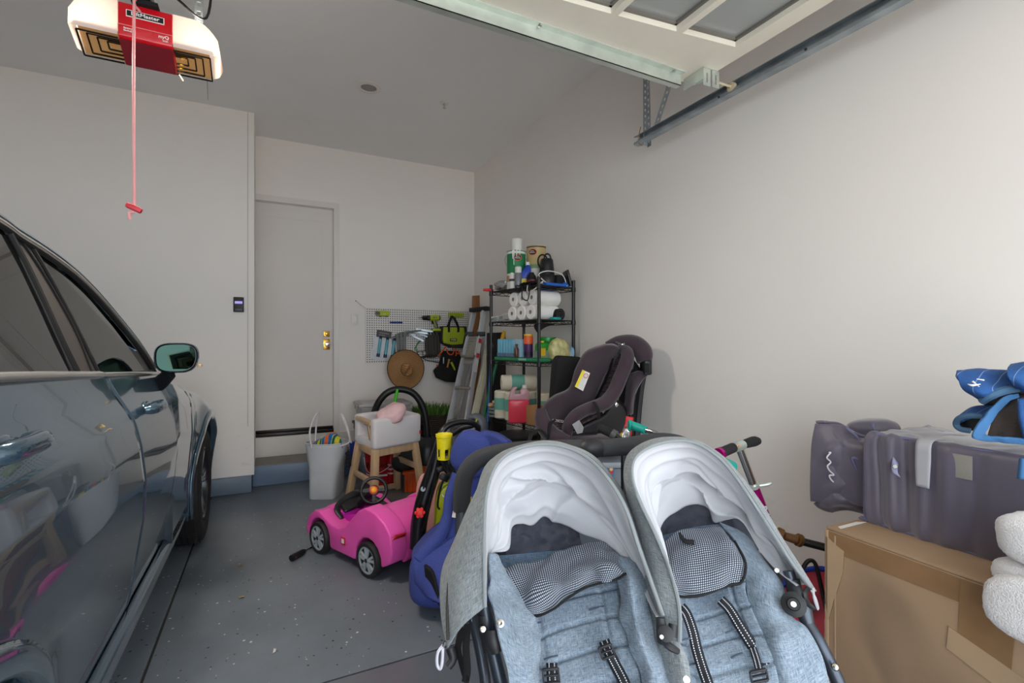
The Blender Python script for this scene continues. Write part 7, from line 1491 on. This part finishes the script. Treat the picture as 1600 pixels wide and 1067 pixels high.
# frame tubes down to the wheels
def wrld(x, y, tt): return P(x, y, tt)
gL = Vector((P(776, 1000, 1.08).x, P(776, 1000, 1.08).y, 0)); fwd_ = Vector((-.447, -.894, 0)); bck = Vector((.447, .894, 0)); rgt = Vector((CO, -SI, 0))
part('frame_tube', MB().tube([P(757, 945, 1.10), P(764, 985, 1.09)], .0125, 12), FR, strl); part('frame_joint', MB().tube([P(757, 958, 1.10), P(762, 985, 1.095), P(769, 1015, 1.08)], [.016, .019, .020], 12, 3), JNT, strl); part('joint_cover', MB().tube([P(770, 985, 1.06), P(772, 1003, 1.05), P(777, 1018, 1.045)], [.014, .017, .013], 12, 3), JNT, strl)
part('bolt', MB().lathe(P(755, 983, 1.075), [(.008, 0), (.006, .006), (0, .007)], 12, (O - P(755, 983, 1.075)).normalized()), SILV, strl)
lowL = P(800, 1150, 1.0)
part('frame_tube', MB().tube([P(769, 1012, 1.08), P(782, 1067, 1.05), lowL, Vector((lowL.x, lowL.y, .16))], .0145, 12, 5), FR, strl, smooth=60)
part('frame_tube', MB().tube([P(721, 880, 1.40), P(738, 960, 1.32), P(760, 1080, 1.25), Vector((P(760, 1080, 1.3).x, P(760, 1080, 1.3).y, .16))], .0145, 12, 5), FR, strl, smooth=60)
part('frame_tube', MB().tube([P(1232, 892, 1.16), P(1238, 915, 1.15), P(1240, 935, 1.15)], .013, 12, 3), FR, strl); part('frame_joint', MB().tube([P(1238, 905, 1.15), P(1243, 928, 1.14), P(1246, 944, 1.13)], [.016, .018, .024], 12, 3), JNT, strl)
kb = P(1240, 944, 1.10); nb = (O - kb).normalized(); part('pivot_knob', MB().lathe(kb, [(.026, 0), (.026, .012), (.014, .014), (.012, .02), (0, .02)], 20, nb), BLACKP, strl); part('pivot_screw', MB().lathe(kb + nb * .019, [(.007, 0), (.006, .003), (0, .003)], 12, nb), SILV, strl)
part('frame_joint', MB().tube([P(1249, 938, 1.13), P(1256, 955, 1.12), P(1262, 975, 1.11)], [.02, .018, .014], 12, 3), FR, strl)
lowR = P(1325, 1130, 1.03); part('frame_tube', MB().tube([P(1262, 975, 1.11), P(1283, 1010, 1.08), P(1312, 1072, 1.05), lowR, Vector((lowR.x - .02, lowR.y, .16))], .0145, 12, 5), FR, strl, smooth=60); part('bolt', MB().lathe(P(1305, 1042, 1.04), [(.008, 0), (.006, .006), (0, .007)], 12, (O - P(1305, 1042, 1.04)).normalized()), SILV, strl)
part('frame_tube', MB().tube([P(1180, 930, 1.4), P(1215, 1000, 1.35), Vector((P(1240, 1100, 1.32).x, P(1240, 1100, 1.32).y, .16))], .0145, 12, 5), FR, strl, smooth=60)
cp = P(1040, 990, 1.03); ncp = (O - cp).normalized()
part('centre_pivot', MB().tube([P(1032, 965, 1.05), P(1034, 990, 1.04), P(1036, 1000, 1.04)], [.010, .012, .014], 12, 3).tube([P(1052, 975, 1.05), P(1050, 995, 1.04)], .010, 10).lathe(cp, [(.016, -.01), (.016, .012), (.01, .014), (0, .014)], 18, ncp).tube([P(1034, 1000, 1.03), P(1046, 1010, 1.02), P(1060, 1018, 1.02)], [.005, .008, .006], 8, 3), JNT, strl)
part('pivot_screw', MB().lathe(P(1034, 995, 1.015), [(.005, 0), (.004, .003), (0, .003)], 12, ncp), SILV, strl)
part('hood_clip', MB().tube([P(1262, 920, 1.10), P(1257, 928, 1.09), P(1262, 942, 1.09), P(1272, 950, 1.09)], .006, 8, 4), BLACKP, strl); part('pull_cord', MB().tube([P(1270, 918, 1.09), P(1272, 935, 1.085), P(1278, 952, 1.085), P(1275, 938, 1.085), P(1268, 922, 1.09)], .0028, 6, 4), mat('grey_cord', (170, 168, 172), .7), strl)
part('cross_brace', MB().tube([Vector((lowL.x, lowL.y, .30)), Vector((lowR.x - .02, lowR.y, .30))], .012, 10), FR, strl)
for q, sp_ in ((Vector((lowL.x, lowL.y, 0)), 0), (Vector((lowR.x - .02, lowR.y, 0)), 0), (Vector((P(760, 1080, 1.3).x, P(760, 1080, 1.3).y, 0)), 1), (Vector((P(1240, 1100, 1.32).x, P(1240, 1100, 1.32).y, 0)), 1)):
    c = q + Vector((0, 0, .09)); wq = part('wheel', MB().lathe(c - rgt * .018, [(.06, 0), (.082, .0), (.09, .01), (.09, .026), (.082, .036), (.06, .036)], 28, rgt), RUB, strl); part('hub', MB().lathe(c - rgt * .02, [(.0, 0), (.058, .002), (.058, .034), (0, .036)], 20, rgt), GREYP, wq); part('fork', MB().beam(c + rgt * .028, c + rgt * .028 + Vector((0, 0, .1)), .01, .03, rgt).beam(c - rgt * .028, c - rgt * .028 + Vector((0, 0, .1)), .01, .03, rgt).beam(c - rgt * .03 + Vector((0, 0, .10)), c + rgt * .03 + Vector((0, 0, .10)), .03, .012), JNT, wq)
part('hanging_strap', MB().tube([P(723, 980, 1.18), P(716, 1010, 1.17), P(722, 1040, 1.16), P(729, 1064, 1.15)], .012, 4, 5, flat=.25), BLACKM, strl); part('hanging_strap', MB().tube([P(731, 975, 1.18), P(728, 1010, 1.16), P(730, 1045, 1.15), P(727, 1066, 1.15)], .009, 4, 5, flat=.25), BLACKM, strl)
part('strap_clip', MB().tube([P(704, 1012, 1.17), P(708, 1030, 1.16), P(700, 1042, 1.15)], [.012, .010, .009], 10, 3), JNT, strl)
t = thing('blue_ball', 'bright blue ball partly hidden behind the stroller left frame', 'ball', tuple(PZ(772, 1090, 0)))
bp_ = P(778, 1062, 1.45); part('ball_shell', MB().lathe((bp_.x, bp_.y, .115), [(.115 * math.cos(q), .115 * math.sin(q)) for q in np.linspace(-1.5707, 1.5707, 17)], 32), mat('ball_blue', (10, 96, 200), .35), t)
part('valve', MB().lathe((bp_.x, bp_.y, .228), [(.006, 0), (.005, .003), (0, .003)], 10), BLACKP, t)
# ================================================================ BIG CARDBOARD BOX
e1 = Vector((-.07, -.9975, 0)); e2 = Vector((.9975, -.07, 0)); A0 = Vector((1.64, .97, 0)); bh = .75; bl_, bd_ = .95, .57
KB = NB('corrugated_cardboard'); KB.col(KB.ramp(KB.noise(KB.tex(), 3, 5), [(.3, rgb((154, 126, 100))), (.7, rgb((170, 142, 114)))])); KB.bump(KB.noise(KB.tex(False, (1, 30, 1)), 3.0, 3), .08, .003); KB.b.inputs['Roughness'].default_value = .8; KB = KB.m
TAPE = mat('brown_packing_tape', (140, 108, 76), .25, var=.08, nscale=12, coat=.3); CTAPE = mat('clear_packing_tape', (178, 150, 120), .2, var=.05, coat=.8)
t = thing('cardboard_box', 'very large brown cardboard box with packing tape, right of stroller', 'cardboard box', tuple(A0 + e1 * bl_ / 2 + e2 * bd_ / 2))
def BXP(s_, w_, z_): return A0 + e1 * s_ + e2 * w_ + Vector((0, 0, z_))
def bxq(s0, s1_, w0, w1, z0_, z1_): return MB().hexa([BXP(s0, w0, z0_), BXP(s1_, w0, z0_), BXP(s1_, w1, z0_), BXP(s0, w1, z0_)], [BXP(s0, w0, z1_), BXP(s1_, w0, z1_), BXP(s1_, w1, z1_), BXP(s0, w1, z1_)])
part('carton', bxq(0, bl_, 0, bd_, 0, bh - .008), KB, t, bevel=.005); part('top_flap', bxq(.002, bl_ - .002, 0, bd_ / 2 - .003, bh - .008, bh), KB, t, bevel=.002); part('top_flap', bxq(.002, bl_ - .002, bd_ / 2 + .003, bd_, bh - .008, bh), KB, t, bevel=.002)
part('tape_strip', bxq(.0, bl_, -.0015, 0, bh - .075, bh - .012), TAPE, t); part('tape_strip', bxq(-.0015, .045, -.0018, 0, .1, bh - .03), TAPE, t) if False else None
part('corner_ridge', bxq(.028, .034, -.0022, 0, .0, bh - .02), KB, t, bevel=.001); part('corner_ridge', bxq(-.003, .010, -.003, .010, 0, bh - .01), KB, t, bevel=.003)
part('tape_patch', MB().prism([BXP(.00, -.003, bh - .03), BXP(.035, -.003, bh - .05), BXP(.06, -.003, bh - .06), BXP(.055, -.003, bh - .13), BXP(.03, -.003, bh - .22), BXP(.01, -.003, bh - .30), BXP(0, -.003, bh - .25)], e2 * .002), CTAPE, t)
part('tape_patch', MB().prism([BXP(.36, -.003, bh - .012), BXP(.47, -.003, bh - .012), BXP(.46, -.003, bh - .19), BXP(.355, -.003, bh - .155)], e2 * .002), TAPE, t); part('tape_patch', MB().prism([BXP(.335, -.004, bh - .15), BXP(.50, -.004, bh - .20), BXP(.50, -.004, bh - .27), BXP(.33, -.004, bh - .21)], e2 * .002), CTAPE, t)
part('torn_label', MB().prism([BXP(.02, .03, bh), BXP(.035, .02, bh), BXP(.03, .16, bh), BXP(.015, .13, bh)], (0, 0, .001)), WLAB, t); part('torn_label', MB().prism([BXP(-.002, .0, .34), BXP(.006, -.003, .33), BXP(.006, -.003, .45), BXP(-.002, 0, .44)], e2 * .001 - e1 * .003), WLAB, t)
part('handle_hole', MB().lathe(BXP(-.001, .002, .50), [(.008, 0), (.008, .003)], 12, -e1), BLACKM, t)
# ================================================================ TRAVEL BAG ON THE BOX
k = NB('purple_grey_satin_nylon'); k.col(k.ramp(k.noise(k.tex(), 5, 4), [(.3, rgb((84, 78, 92))), (.7, rgb((96, 90, 106)))])); k.b.inputs['Roughness'].default_value = .42; k.b.inputs['Sheen Weight'].default_value = .5; k.bump(k.noise(k.tex(), 500, 2), .1, .001); NYL = k.m
PIP = mat('lilac_piping', (104, 104, 138), .5); GWEB = mat('grey_webbing', (128, 130, 126), .7)
bo = Vector((1.805, .945, bh + .002)); f1 = Vector((-.06, -.998, 0)); f2 = Vector((.998, -.06, 0))
def BG(s_, w_, z_): return bo + f1 * s_ + f2 * w_ + Vector((0, 0, z_))
t = thing('travel_bag', 'purple-grey padded travel bag lying on the large cardboard box', 'travel bag', tuple(BG(.25, .15, 0)))
def rr2(s0, s1_, z0_, z1_, r, w_, n=6):
    out = []
    for cs, cz, a0_ in ((s1_ - r, z0_ + r, -90), (s1_ - r, z1_ - r, 0), (s0 + r, z1_ - r, 90), (s0 + r, z0_ + r, 180)):
        for i in range(n + 1): a = math.radians(a0_ + 90 * i / n); out.append(BG(cs + r * math.cos(a), w_, cz + r * math.sin(a)))
    return out
part('bag_body', MB().prism(rr2(.012, .62, .004, .29, .05, .03), f2 * .32), NYL, t, bevel=.015)
def pleat(a, b, p): return .010 * math.sin(a * math.pi) ** .6 * math.sin(b * math.pi) ** .3 + sum(am * math.exp(-(((b - c0 - (1 - a) * sl)) / w_) ** 2) * (.35 + .65 * math.sin(math.pi * min(1, a * 1.05))) for c0, sl, w_, am in ((.12, .05, .022, .009), (.20, .05, .018, -.010), (.27, .04, .020, .012), (.345, .02, .018, -.011), (.41, .0, .020, .012), (.50, -.03, .025, .008), (.60, -.05, .028, -.008), (.74, -.03, .03, .006)))
fpan = [[BG(s_, -.0 if 0 < i < 4 and 0 < j < 6 else .02, z_) for j, s_ in enumerate((.004 if 0 < i < 4 else .04, .03 if 0 < i < 4 else .06, .12, .25, .38, .60, .64))] for i, z_ in enumerate((.0, .02, .15, .28, .300))]
part('front_panel', MB().sheet(fpan, 60, 140, lambda a, b, p: -pleat(a, b, p)), NYL, t, smooth=80, solid=.004, off=0)
part('panel_piping', MB().tube([BG(.63, .008, .298), BG(.08, .004, .298), BG(.03, .004, .285), BG(.008, .004, .25), BG(.004, .004, .05), BG(.012, .004, .012), BG(.04, .004, .002), BG(.63, .008, .002)], .0055, 8, 5), PIP, t)
part('top_panel', MB().sheet([[BG(s_, w_, .292 + .012 * math.sin(s_ * 20) * (w_ > .05)) for s_ in (.02, .2, .4, .62)] for w_ in (.0, .1, .2, .34)], 20, 40, wr(14, .01)), NYL, t, solid=.006)
# folded hood end that overhangs the box
endp = [[(1275, 662, 1.86), (1300, 664, 1.82), (1325, 668, 1.78), (1343, 685, 1.74)], [(1271, 700, 1.86), (1296, 700, 1.80), (1322, 704, 1.76), (1346, 712, 1.73)], [(1269, 745, 1.86), (1296, 742, 1.80), (1322, 740, 1.76), (1345, 748, 1.73)], [(1268, 782, 1.86), (1296, 784, 1.81), (1322, 785, 1.77), (1340, 775, 1.74)]]
part('folded_end', MB().sheet([[P(*q) for q in r] for r in endp], 40, 40, folds([(.35, .4, .5, .05, .012), (.6, .5, -.4, .05, -.012), (.8, .5, .2, .05, .012), (.2, .6, -.6, .05, .01)])), NYL, t, smooth=80, solid=.012, off=-1)
part('end_block', MB().pillow(BG(-.10, .14, .14), (.20, .24, .24), RZ(-93 + 90), e=.35, disp=lambda p: .05 * noise.noise(p * 10)), NYL, t)
part('end_top_fold', MB().sheet([[P(*q) for q in r] for r in [[(1275, 662, 1.86), (1310, 664, 1.82), (1345, 680, 1.76), (1372, 690, 1.70)], [(1290, 660, 1.95), (1325, 668, 1.90), (1352, 672, 1.84), (1385, 676, 1.76)], [(1300, 668, 2.05), (1340, 670, 2.02), (1365, 668, 1.95), (1400, 672, 1.88)]]], 24, 30, wr(12, .012)), NYL, t, smooth=80, solid=.01)
part('end_piping', MB().tube([P(*q) for q in ((1322, 668, 1.76), (1340, 684, 1.73), (1348, 702, 1.71), (1349, 718, 1.70), (1332, 716, 1.72), (1340, 735, 1.71), (1350, 760, 1.71), (1345, 778, 1.72), (1338, 786, 1.73))], .005, 8, 5), PIP, t)
part('end_flap', MB().sheet([[P(*q) for q in r] for r in [[(1272, 786, 1.86), (1300, 768, 1.79), (1330, 768, 1.76), (1346, 778, 1.73)], [(1280, 792, 1.85), (1305, 785, 1.78), (1330, 786, 1.75), (1342, 786, 1.73)], [(1300, 800, 1.84), (1320, 796, 1.82), (1340, 800, 1.80), (1352, 804, 1.78)]]], 16, 24, wr(14, .008)), NYL, t, smooth=80, solid=.008)
part('end_roll', MB().pillow(P(1368, 672, 1.80), (.17, .10, .085), RZ(-55) @ Matrix.Rotation(math.radians(-4), 3, 'Y'), e=.8, nu=26, nv=36, disp=lambda p: .22 * noise.noise(p * 14)), NYL, t, smooth=60); part('roll_piping', MB().tube([P(*q) for q in ((1366, 660, 1.73), (1364, 668, 1.72), (1372, 678, 1.72), (1388, 676, 1.74), (1400, 664, 1.78))], .004, 6, 5), PIP, t)
for y_ in (724, 750, 783): part('web_strap', MB().tube([P(1336, y_ - 2, 1.76), P(1348, y_, 1.755), P(1362, y_ + 1, 1.74)], .016, 4, 3, flat=.2, up=(0, 0, 1)) if False else MB().sheet([[P(1332, y_ - 5, 1.765), P(1346, y_ - 6, 1.76), P(1362, y_ - 4, 1.74)], [P(1332, y_ + 3, 1.765), P(1346, y_ + 4, 1.76), P(1362, y_ + 5, 1.74)]], 3, 8), GWEB, t, solid=.003)
part('gap_sheet', MB().sheet([[P(1330, 700, 1.80), P(1362, 692, 1.80)], [P(1330, 795, 1.80), P(1360, 800, 1.80)]], 4, 4), BLACKM, t)  # flat black sheet across the gap behind the web straps
# white wave logo on the end
part('wave_logo', MB().tube([P(x, y, 1.775) for x, y in ((1298, 707), (1292, 715), (1298, 722), (1293, 728), (1296, 735), (1303, 742), (1296, 743), (1299, 750), (1305, 755))], .0028, 6, 5).tube([P(x, y, 1.775) for x, y in ((1295, 707), (1305, 706))], .0026, 6, 3), mat('logo_white_print', (214, 210, 216), .5), t)
part('closing_strap', MB().sheet([[BG(.165, .06, .305), BG(.205, .06, .305)], [BG(.168, -.016, .303), BG(.208, -.016, .303)], [BG(.168, -.027, .24), BG(.208, -.027, .24)], [BG(.172, -.030, .165), BG(.206, -.030, .165)]], 24, 6), mat('pale_grey_strap', (176, 176, 182), .5), t, solid=.003)
part('velcro_patch', MB().prism([BG(.232, -.015, .280), BG(.300, -.015, .280), BG(.300, -.015, .212), BG(.232, -.015, .212)], f2 * .004), mat('grey_velcro', (146, 142, 134), .95, bump=.5, bscale=400), t, bevel=.001)
tb = part('snap_tab', MB().sheet([[BG(.070, -.012, .244), BG(.100, -.014, .241)], [BG(.070, -.012, .218), BG(.100, -.014, .215)]], 3, 6), GWEB, t, solid=.003); part('snap_tab', MB().sheet([[BG(.100, -.014, .240), BG(.106, -.034, .206), BG(.114, -.040, .190)], [BG(.116, -.016, .218), BG(.124, -.034, .196), BG(.134, -.038, .182)]], 4, 8), mat('lilac_grey_tab', (150, 152, 182), .5), t, solid=.002)
sn = BG(.118, -.036, .212); part('snap', MB().lathe(sn, [(.007, 0), (.006, .004), (0, .004)], 14, (O - sn).normalized()), SILV, tb)
# ================================================================ BLUE MOVING BLANKET
k = NB('quilted_blue_blanket'); sp = k.add('ShaderNodeSeparateXYZ'); cc_ = k.add('ShaderNodeTexCoord'); k.l.new(cc_.outputs['UV'], sp.inputs[0])
l1 = k.math('LESS_THAN', k.math('FRACT', k.math('MULTIPLY', k.math('ADD', sp.outputs[0], k.math('MULTIPLY', sp.outputs[1], .35)), 22)), .05)
k.col(k.mix(l1, k.ramp(k.noise(k.tex(), 14, 4), [(.3, rgb((30, 74, 136))), (.7, rgb((46, 96, 160)))]), rgb((120, 146, 190)))); k.b.inputs['Roughness'].default_value = .85; k.bump(k.noise(k.tex(True, (40, 240, 1)), 1.0, 2), .5, .004); BKT = k.m
BIND = mat('blue_grey_binding', (70, 104, 136), .8); BIND2 = mat('light_blue_binding', (62, 112, 162), .85); BRK = mat('dark_brown_felt', (62, 54, 50), .95, bump=.5, bscale=200)
t = thing('moving_blanket', 'folded blue quilted moving blanket on top of the travel bag', 'blanket', tuple(P(1570, 690, 1.4)))
q_ = dict(smooth=80, solid=.010, off=-1)
part('upper_fold', gsh([[(1505, 583, 1.55), (1540, 579, 1.55), (1580, 582, 1.52), (1640, 586, 1.50)], [(1496, 580, 1.44), (1530, 576, 1.42), (1575, 579, 1.40), (1640, 584, 1.36)], [(1495, 586, 1.40), (1530, 592, 1.37), (1575, 596, 1.35), (1640, 600, 1.32)], [(1506, 608, 1.38), (1532, 612, 1.34), (1575, 606, 1.33), (1640, 606, 1.30)], [(1532, 627, 1.38), (1552, 626, 1.35), (1590, 608, 1.34), (1640, 606, 1.33)]], 40, 40, wr(10, .008)), BKT, t, **q_)
part('rolled_fold', gsh([[(1590, 568, 1.5), (1625, 566, 1.5), (1670, 570, 1.48)], [(1576, 570, 1.36), (1610, 566, 1.33), (1670, 568, 1.3)], [(1574, 585, 1.31), (1605, 590, 1.28), (1670, 594, 1.26)], [(1584, 602, 1.31), (1612, 612, 1.28), (1670, 618, 1.26)], [(1596, 612, 1.36), (1620, 620, 1.34), (1670, 626, 1.32)]], 34, 30, wr(10, .006)), BKT, t, **q_)
part('fold_binding', MB().tube([P(*q) for q in ((1534, 628, 1.36), (1548, 618, 1.34), (1570, 610, 1.33), (1592, 607, 1.33))], [.010, .012, .012, .010], 8, 6), BIND, t)
part('dark_interior', gsh([[(1535, 626, 1.42), (1560, 615, 1.40), (1600, 610, 1.38)], [(1540, 640, 1.44), (1570, 632, 1.42), (1600, 630, 1.40)]], 6, 8), BLACKM, t)  # black sheet put in for the shade between the folds
part('lower_fold', gsh([[(1500, 655, 1.52), (1525, 640, 1.52), (1560, 636, 1.50)], [(1496, 650, 1.46), (1520, 635, 1.44), (1556, 633, 1.42)], [(1494, 658, 1.42), (1512, 650, 1.38), (1535, 648, 1.37)]], 20, 24), BKT, t, **q_)
part('lower_binding', MB().tube([P(*q) for q in ((1532, 650, 1.37), (1510, 650, 1.38), (1497, 655, 1.40), (1494, 663, 1.41), (1500, 670, 1.40), (1516, 673, 1.38))], .008, 8, 6), BIND, t); part('lower_fold_shade', gsh([[(1497, 656, 1.43), (1512, 652, 1.40), (1534, 650, 1.39)], [(1500, 671, 1.42), (1514, 673, 1.40), (1526, 672, 1.39)]], 6, 8), BLACKM, t)  # black sheet stands in for the shade inside the open fold
part('felt_panel', gsh([[(1578, 617, 1.36), (1600, 616, 1.33), (1660, 614, 1.30)], [(1556, 645, 1.33), (1592, 642, 1.30), (1660, 640, 1.26)], [(1542, 682, 1.31), (1590, 684, 1.27), (1660, 688, 1.24)]], 24, 30, wr(14, .006)), BRK, t, **q_)
part('panel_binding', gsh([[(1590, 615, 1.325), (1568, 620, 1.325), (1548, 638, 1.315), (1530, 660, 1.305), (1520, 684, 1.300), (1560, 690, 1.275), (1600, 693, 1.25), (1660, 697, 1.22)], [(1592, 621, 1.32), (1574, 628, 1.32), (1558, 645, 1.31), (1545, 665, 1.30), (1540, 680, 1.29), (1560, 682, 1.27), (1600, 685, 1.245), (1660, 688, 1.215)]], 8, 70, wr(30, .004)), BIND2, t, solid=.008, smooth=80)
part('side_fold', gsh([[(1590, 625, 1.28), (1620, 620, 1.26)], [(1592, 650, 1.26), (1630, 650, 1.24)], [(1600, 685, 1.24), (1640, 690, 1.22)]], 14, 8), BKT, t, solid=.012); part('hanging_corner', gsh([[(1594, 716, 1.20), (1640, 716, 1.18)], [(1592, 748, 1.19), (1640, 756, 1.18)]], 8, 8), BIND2, t, solid=.012)
part('white_scuff', MB().tube([P(1512, 600, 1.345), P(1520, 602, 1.335), P(1532, 600, 1.33)], [.001, .003, .001], 6, 4).tube([P(1520, 596, 1.345), P(1530, 604, 1.325)], [.003, .001], 6).tube([P(1526, 592, 1.345), P(1538, 594, 1.335)], [.001, .002], 6), TW, t)
# ================================================================ WHITE TOWELS
TOW = mat('white_terry_towel', (232, 230, 232), .98, var=.02, bump=.9, bscale=260, sheen=.5)
def towel(c, size, lab, rz, rx=0):
    c = Vector(c)
    return single('bath_towel', MB().pillow(c, size, REU(rx, 0, rz), e=.55, nu=60, nv=90, disp=lambda p: .07 * noise.noise(p * 9) + .012 * noise.noise(p * 110) + .012 * noise.noise(p * 220)), TOW, lab, 'towel', 'white towels on the box', smooth=80)
towel(BXP(.60, .035, bh + .135), (.17, .34, .125), 'upper folded white terry towel above the box edge', -4, 0)
towel(BXP(.59, .05, bh + .04), (.16, .34, .075), 'middle white terry towel folded on the box edge', -4, 0)
towel(BXP(.60, -.048, bh - .01), (.085, .34, .15), 'lower white terry towel hanging over the box edge', -4, 0)
# ================================================================ SCOOTERS AND RODS BEHIND THE STROLLER
SMG = mat('magenta_metal', (186, 20, 128), .25, .6); GRIP = mat('black_foam_grip', (30, 29, 31), .85, bump=.3, bscale=200)
hcn = P(1155, 696, 1.92); t = thing('kick_scooter', 'magenta and silver kick scooter leaning behind right canopy', 'scooter', tuple(P(1240, 1000, 2.05)))
part('handlebar', MB().tube([P(1142, 701, 1.87), hcn, P(1168, 692, 1.98)], .0125, 12), CHROME, t)
part('clamp', MB().tube([P(1150, 699, 1.90), P(1160, 695, 1.94)], .019, 12), GALV, t)
part('orange_label', MB().box(P(1157, 696, 1.90), (.03, .004, .008), RZ(20)), mat('orange_label', (226, 140, 40), .5), t)
part('grip', MB().tube([P(1127, 707, 1.82), P(1130, 706, 1.825), P(1145, 699.5, 1.88)], [.021, .019, .019], 14), GRIP, t); part('grip_end', MB().tube([P(1122, 709, 1.81), P(1128, 707, 1.825)], [.021, .022], 14), SMG, t); part('grip', MB().tube([P(1166, 693, 1.96), P(1178, 689.5, 2.01), P(1184, 689, 2.03)], [.018, .021, .016], 14, 3), GRIP, t)
st0, st1 = P(1155, 700, 1.93), P(1178, 760, 1.96); dS = (st1 - st0); st2 = st0 + dS * ((st0.z - .16) / (st0.z - st1.z))
part('upper_stem', MB().tube([st0, st1], .0145, 14), CHROME, t); part('quick_clamp', MB().tube([st1 - dS * .06, st1 + dS * .02], .022, 14).tube([st1, st1 + Vector((.04, -.03, .01)), st1 + Vector((.055, -.035, .015))], .007, 8), GALV, t)
part('lower_stem', MB().tube([st1, st2], .019, 14), SMG, t)
dn = dS.normalized(); nq = (O - st1).normalized(); xq = dn; yq = nq.cross(xq).normalized()
text('lettering', 'RAZOR', .046, st1 + dS * .95 + nq * .0205, Matrix((xq, yq, xq.cross(yq))).transposed(), TW, t)
part('deck', MB().beam(st2 + Vector((0, 0, -.02)), st2 + Vector((-.35, .28, -.06)), .10, .02), SMG, t, bevel=.004)
for c in (st2 + Vector((.03, -.03, -.105)), st2 + Vector((-.40, .32, -.105))): part('wheel', MB().lathe(Vector((c.x, c.y, .05)), [(.02, -.012), (.048, -.012), (.05, -.006), (.05, .006), (.048, .012), (.02, .012)], 20, (.62, .78, 0)), mat('smoke_wheel', (120, 30, 90), .3), t)
TEALP = mat('teal_grip_rubber', (20, 160, 145), .5)
t = thing('tricycle_handlebar', 'chrome curved handlebar with teal grips behind the stroller', 'handlebar', tuple(P(1060, 900, 1.8)))
part('grip', MB().tube([P(982, 665, 1.95), P(984, 665, 1.95), P(988, 665, 1.95), P(1009, 672, 1.9)], [.021, .024, .018, .016], 14), TEALP, t); part('grip', MB().tube([P(1132, 722, 1.75), P(1144, 729, 1.78)], [.017, .020], 14), TEALP, t)
part('bar', MB().tube([P(1009, 672, 1.9), P(1025, 677, 1.86), P(1040, 689, 1.80), P(1070, 700, 1.75), P(1100, 705, 1.74), P(1132, 722, 1.75)], .0105, 12, 5), CHROME, t); part('grey_end', MB().tube([P(1144, 729, 1.78), P(1147, 734, 1.78)], .012, 10), GREYP, t)
sb = P(1070, 700, 1.75); part('stem', MB().tube([sb, Vector((sb.x + .03, sb.y + .02, .0))], .014, 12), CHROME, t)
part('bell_wire', MB().tube([P(1065, 690, 1.8), P(1072, 686, 1.8), P(1082, 691, 1.8)], .003, 6, 4), GREYP, t)
t = thing('dark_handlebar', 'dark foam handle grip on black tube before plum cushion', 'handlebar', tuple(P(960, 780, 2.1)))
part('grip', MB().tube([P(934, 668, 2.15), P(938, 669, 2.15), P(956, 678, 2.13)], [.017, .019, .018], 12), GRIP, t); part('collar', MB().tube([P(956, 677, 2.13), P(963, 681, 2.12)], [.022, .020], 12), GREYP, t); db = P(974, 696, 2.1); part('tube', MB().tube([P(962, 680, 2.12), P(970, 686, 2.11), db, Vector((db.x, db.y, 0))], .011, 10), BLACKP, t)
t = thing('brown_grip_pole', 'black pole with turned brown handle against right wall', 'pole', tuple(P(1250, 850, 2.1)))
BRH = mat('brown_grip_rubber', (122, 84, 42), .5)
part('knob', MB().tube([P(1212, 831, 2.12), P(1214, 832, 2.12), P(1222, 836, 2.11), P(1225, 837.5, 2.11)], [.016, .026, .026, .016], 14), BRH, t); part('handle', MB().tube([P(1224, 837, 2.11), P(1246, 843.5, 2.09)], [.017, .020], 14), BRH, t); part('collar', MB().tube([P(1246, 843, 2.09), P(1251, 845, 2.09)], .027, 14), BRH, t)
part('shaft', MB().tube([P(1250, 845, 2.09), P(1300, 858, 2.03), P(1345, 870, 1.98)], .0165, 12), BLACKP, t)
single('bent_rod', MB().tube([P(x, y, 2.02) for x, y in ((1253, 905), (1254, 890), (1262, 877), (1271, 877), (1277, 890), (1285, 925), (1292, 955), (1300, 985), (1306, 1010), (1312, 1032))], .0085, 10, 5), mat('dark_steel', (70, 72, 74), .35, .7), 'dark bent steel rod with hooked end beside the box', 'rod')
c = Vector((P(1330, 985, 1.95).x - .02, P(1330, 985, 1.95).y + .07, .215)); nS = Vector((-.86, -.46, .22)).normalized()
t = thing('saucer_sled', 'red saucer sled with blue rim standing behind the box', 'sled', (c.x, c.y, 0))
part('dish', MB().lathe(c, [(0, -.05), (.10, -.045), (.165, -.02), (.185, .0), (.165, -.012), (.10, -.035), (0, -.04)], 40, nS), mat('sled_red', (206, 34, 62), .35), t); part('rim', MB().tube([c + (nS.cross(Vector((0, 0, 1))).normalized() * math.cos(q) + nS.cross(nS.cross(Vector((0, 0, 1))).normalized()).normalized() * math.sin(q)) * .192 for q in np.linspace(0, 6.2832, 41)], .011, 8), mat('sled_blue', (20, 60, 170), .4), t); part('pink_band', MB().lathe(c + nS * .001, [(.150, -.02), (.182, .0), (.183, .003), (.150, -.016)], 40, nS), mat('sled_pink', (226, 90, 106), .35), t)
# ---- unseen slab added behind the back wall to block light leaking round the door
struct('light_leak_blocker', MB().bx(XL0 - .12, XW + .12, YB + .13, YB + .2, -.1, ZC + .1), CONC)
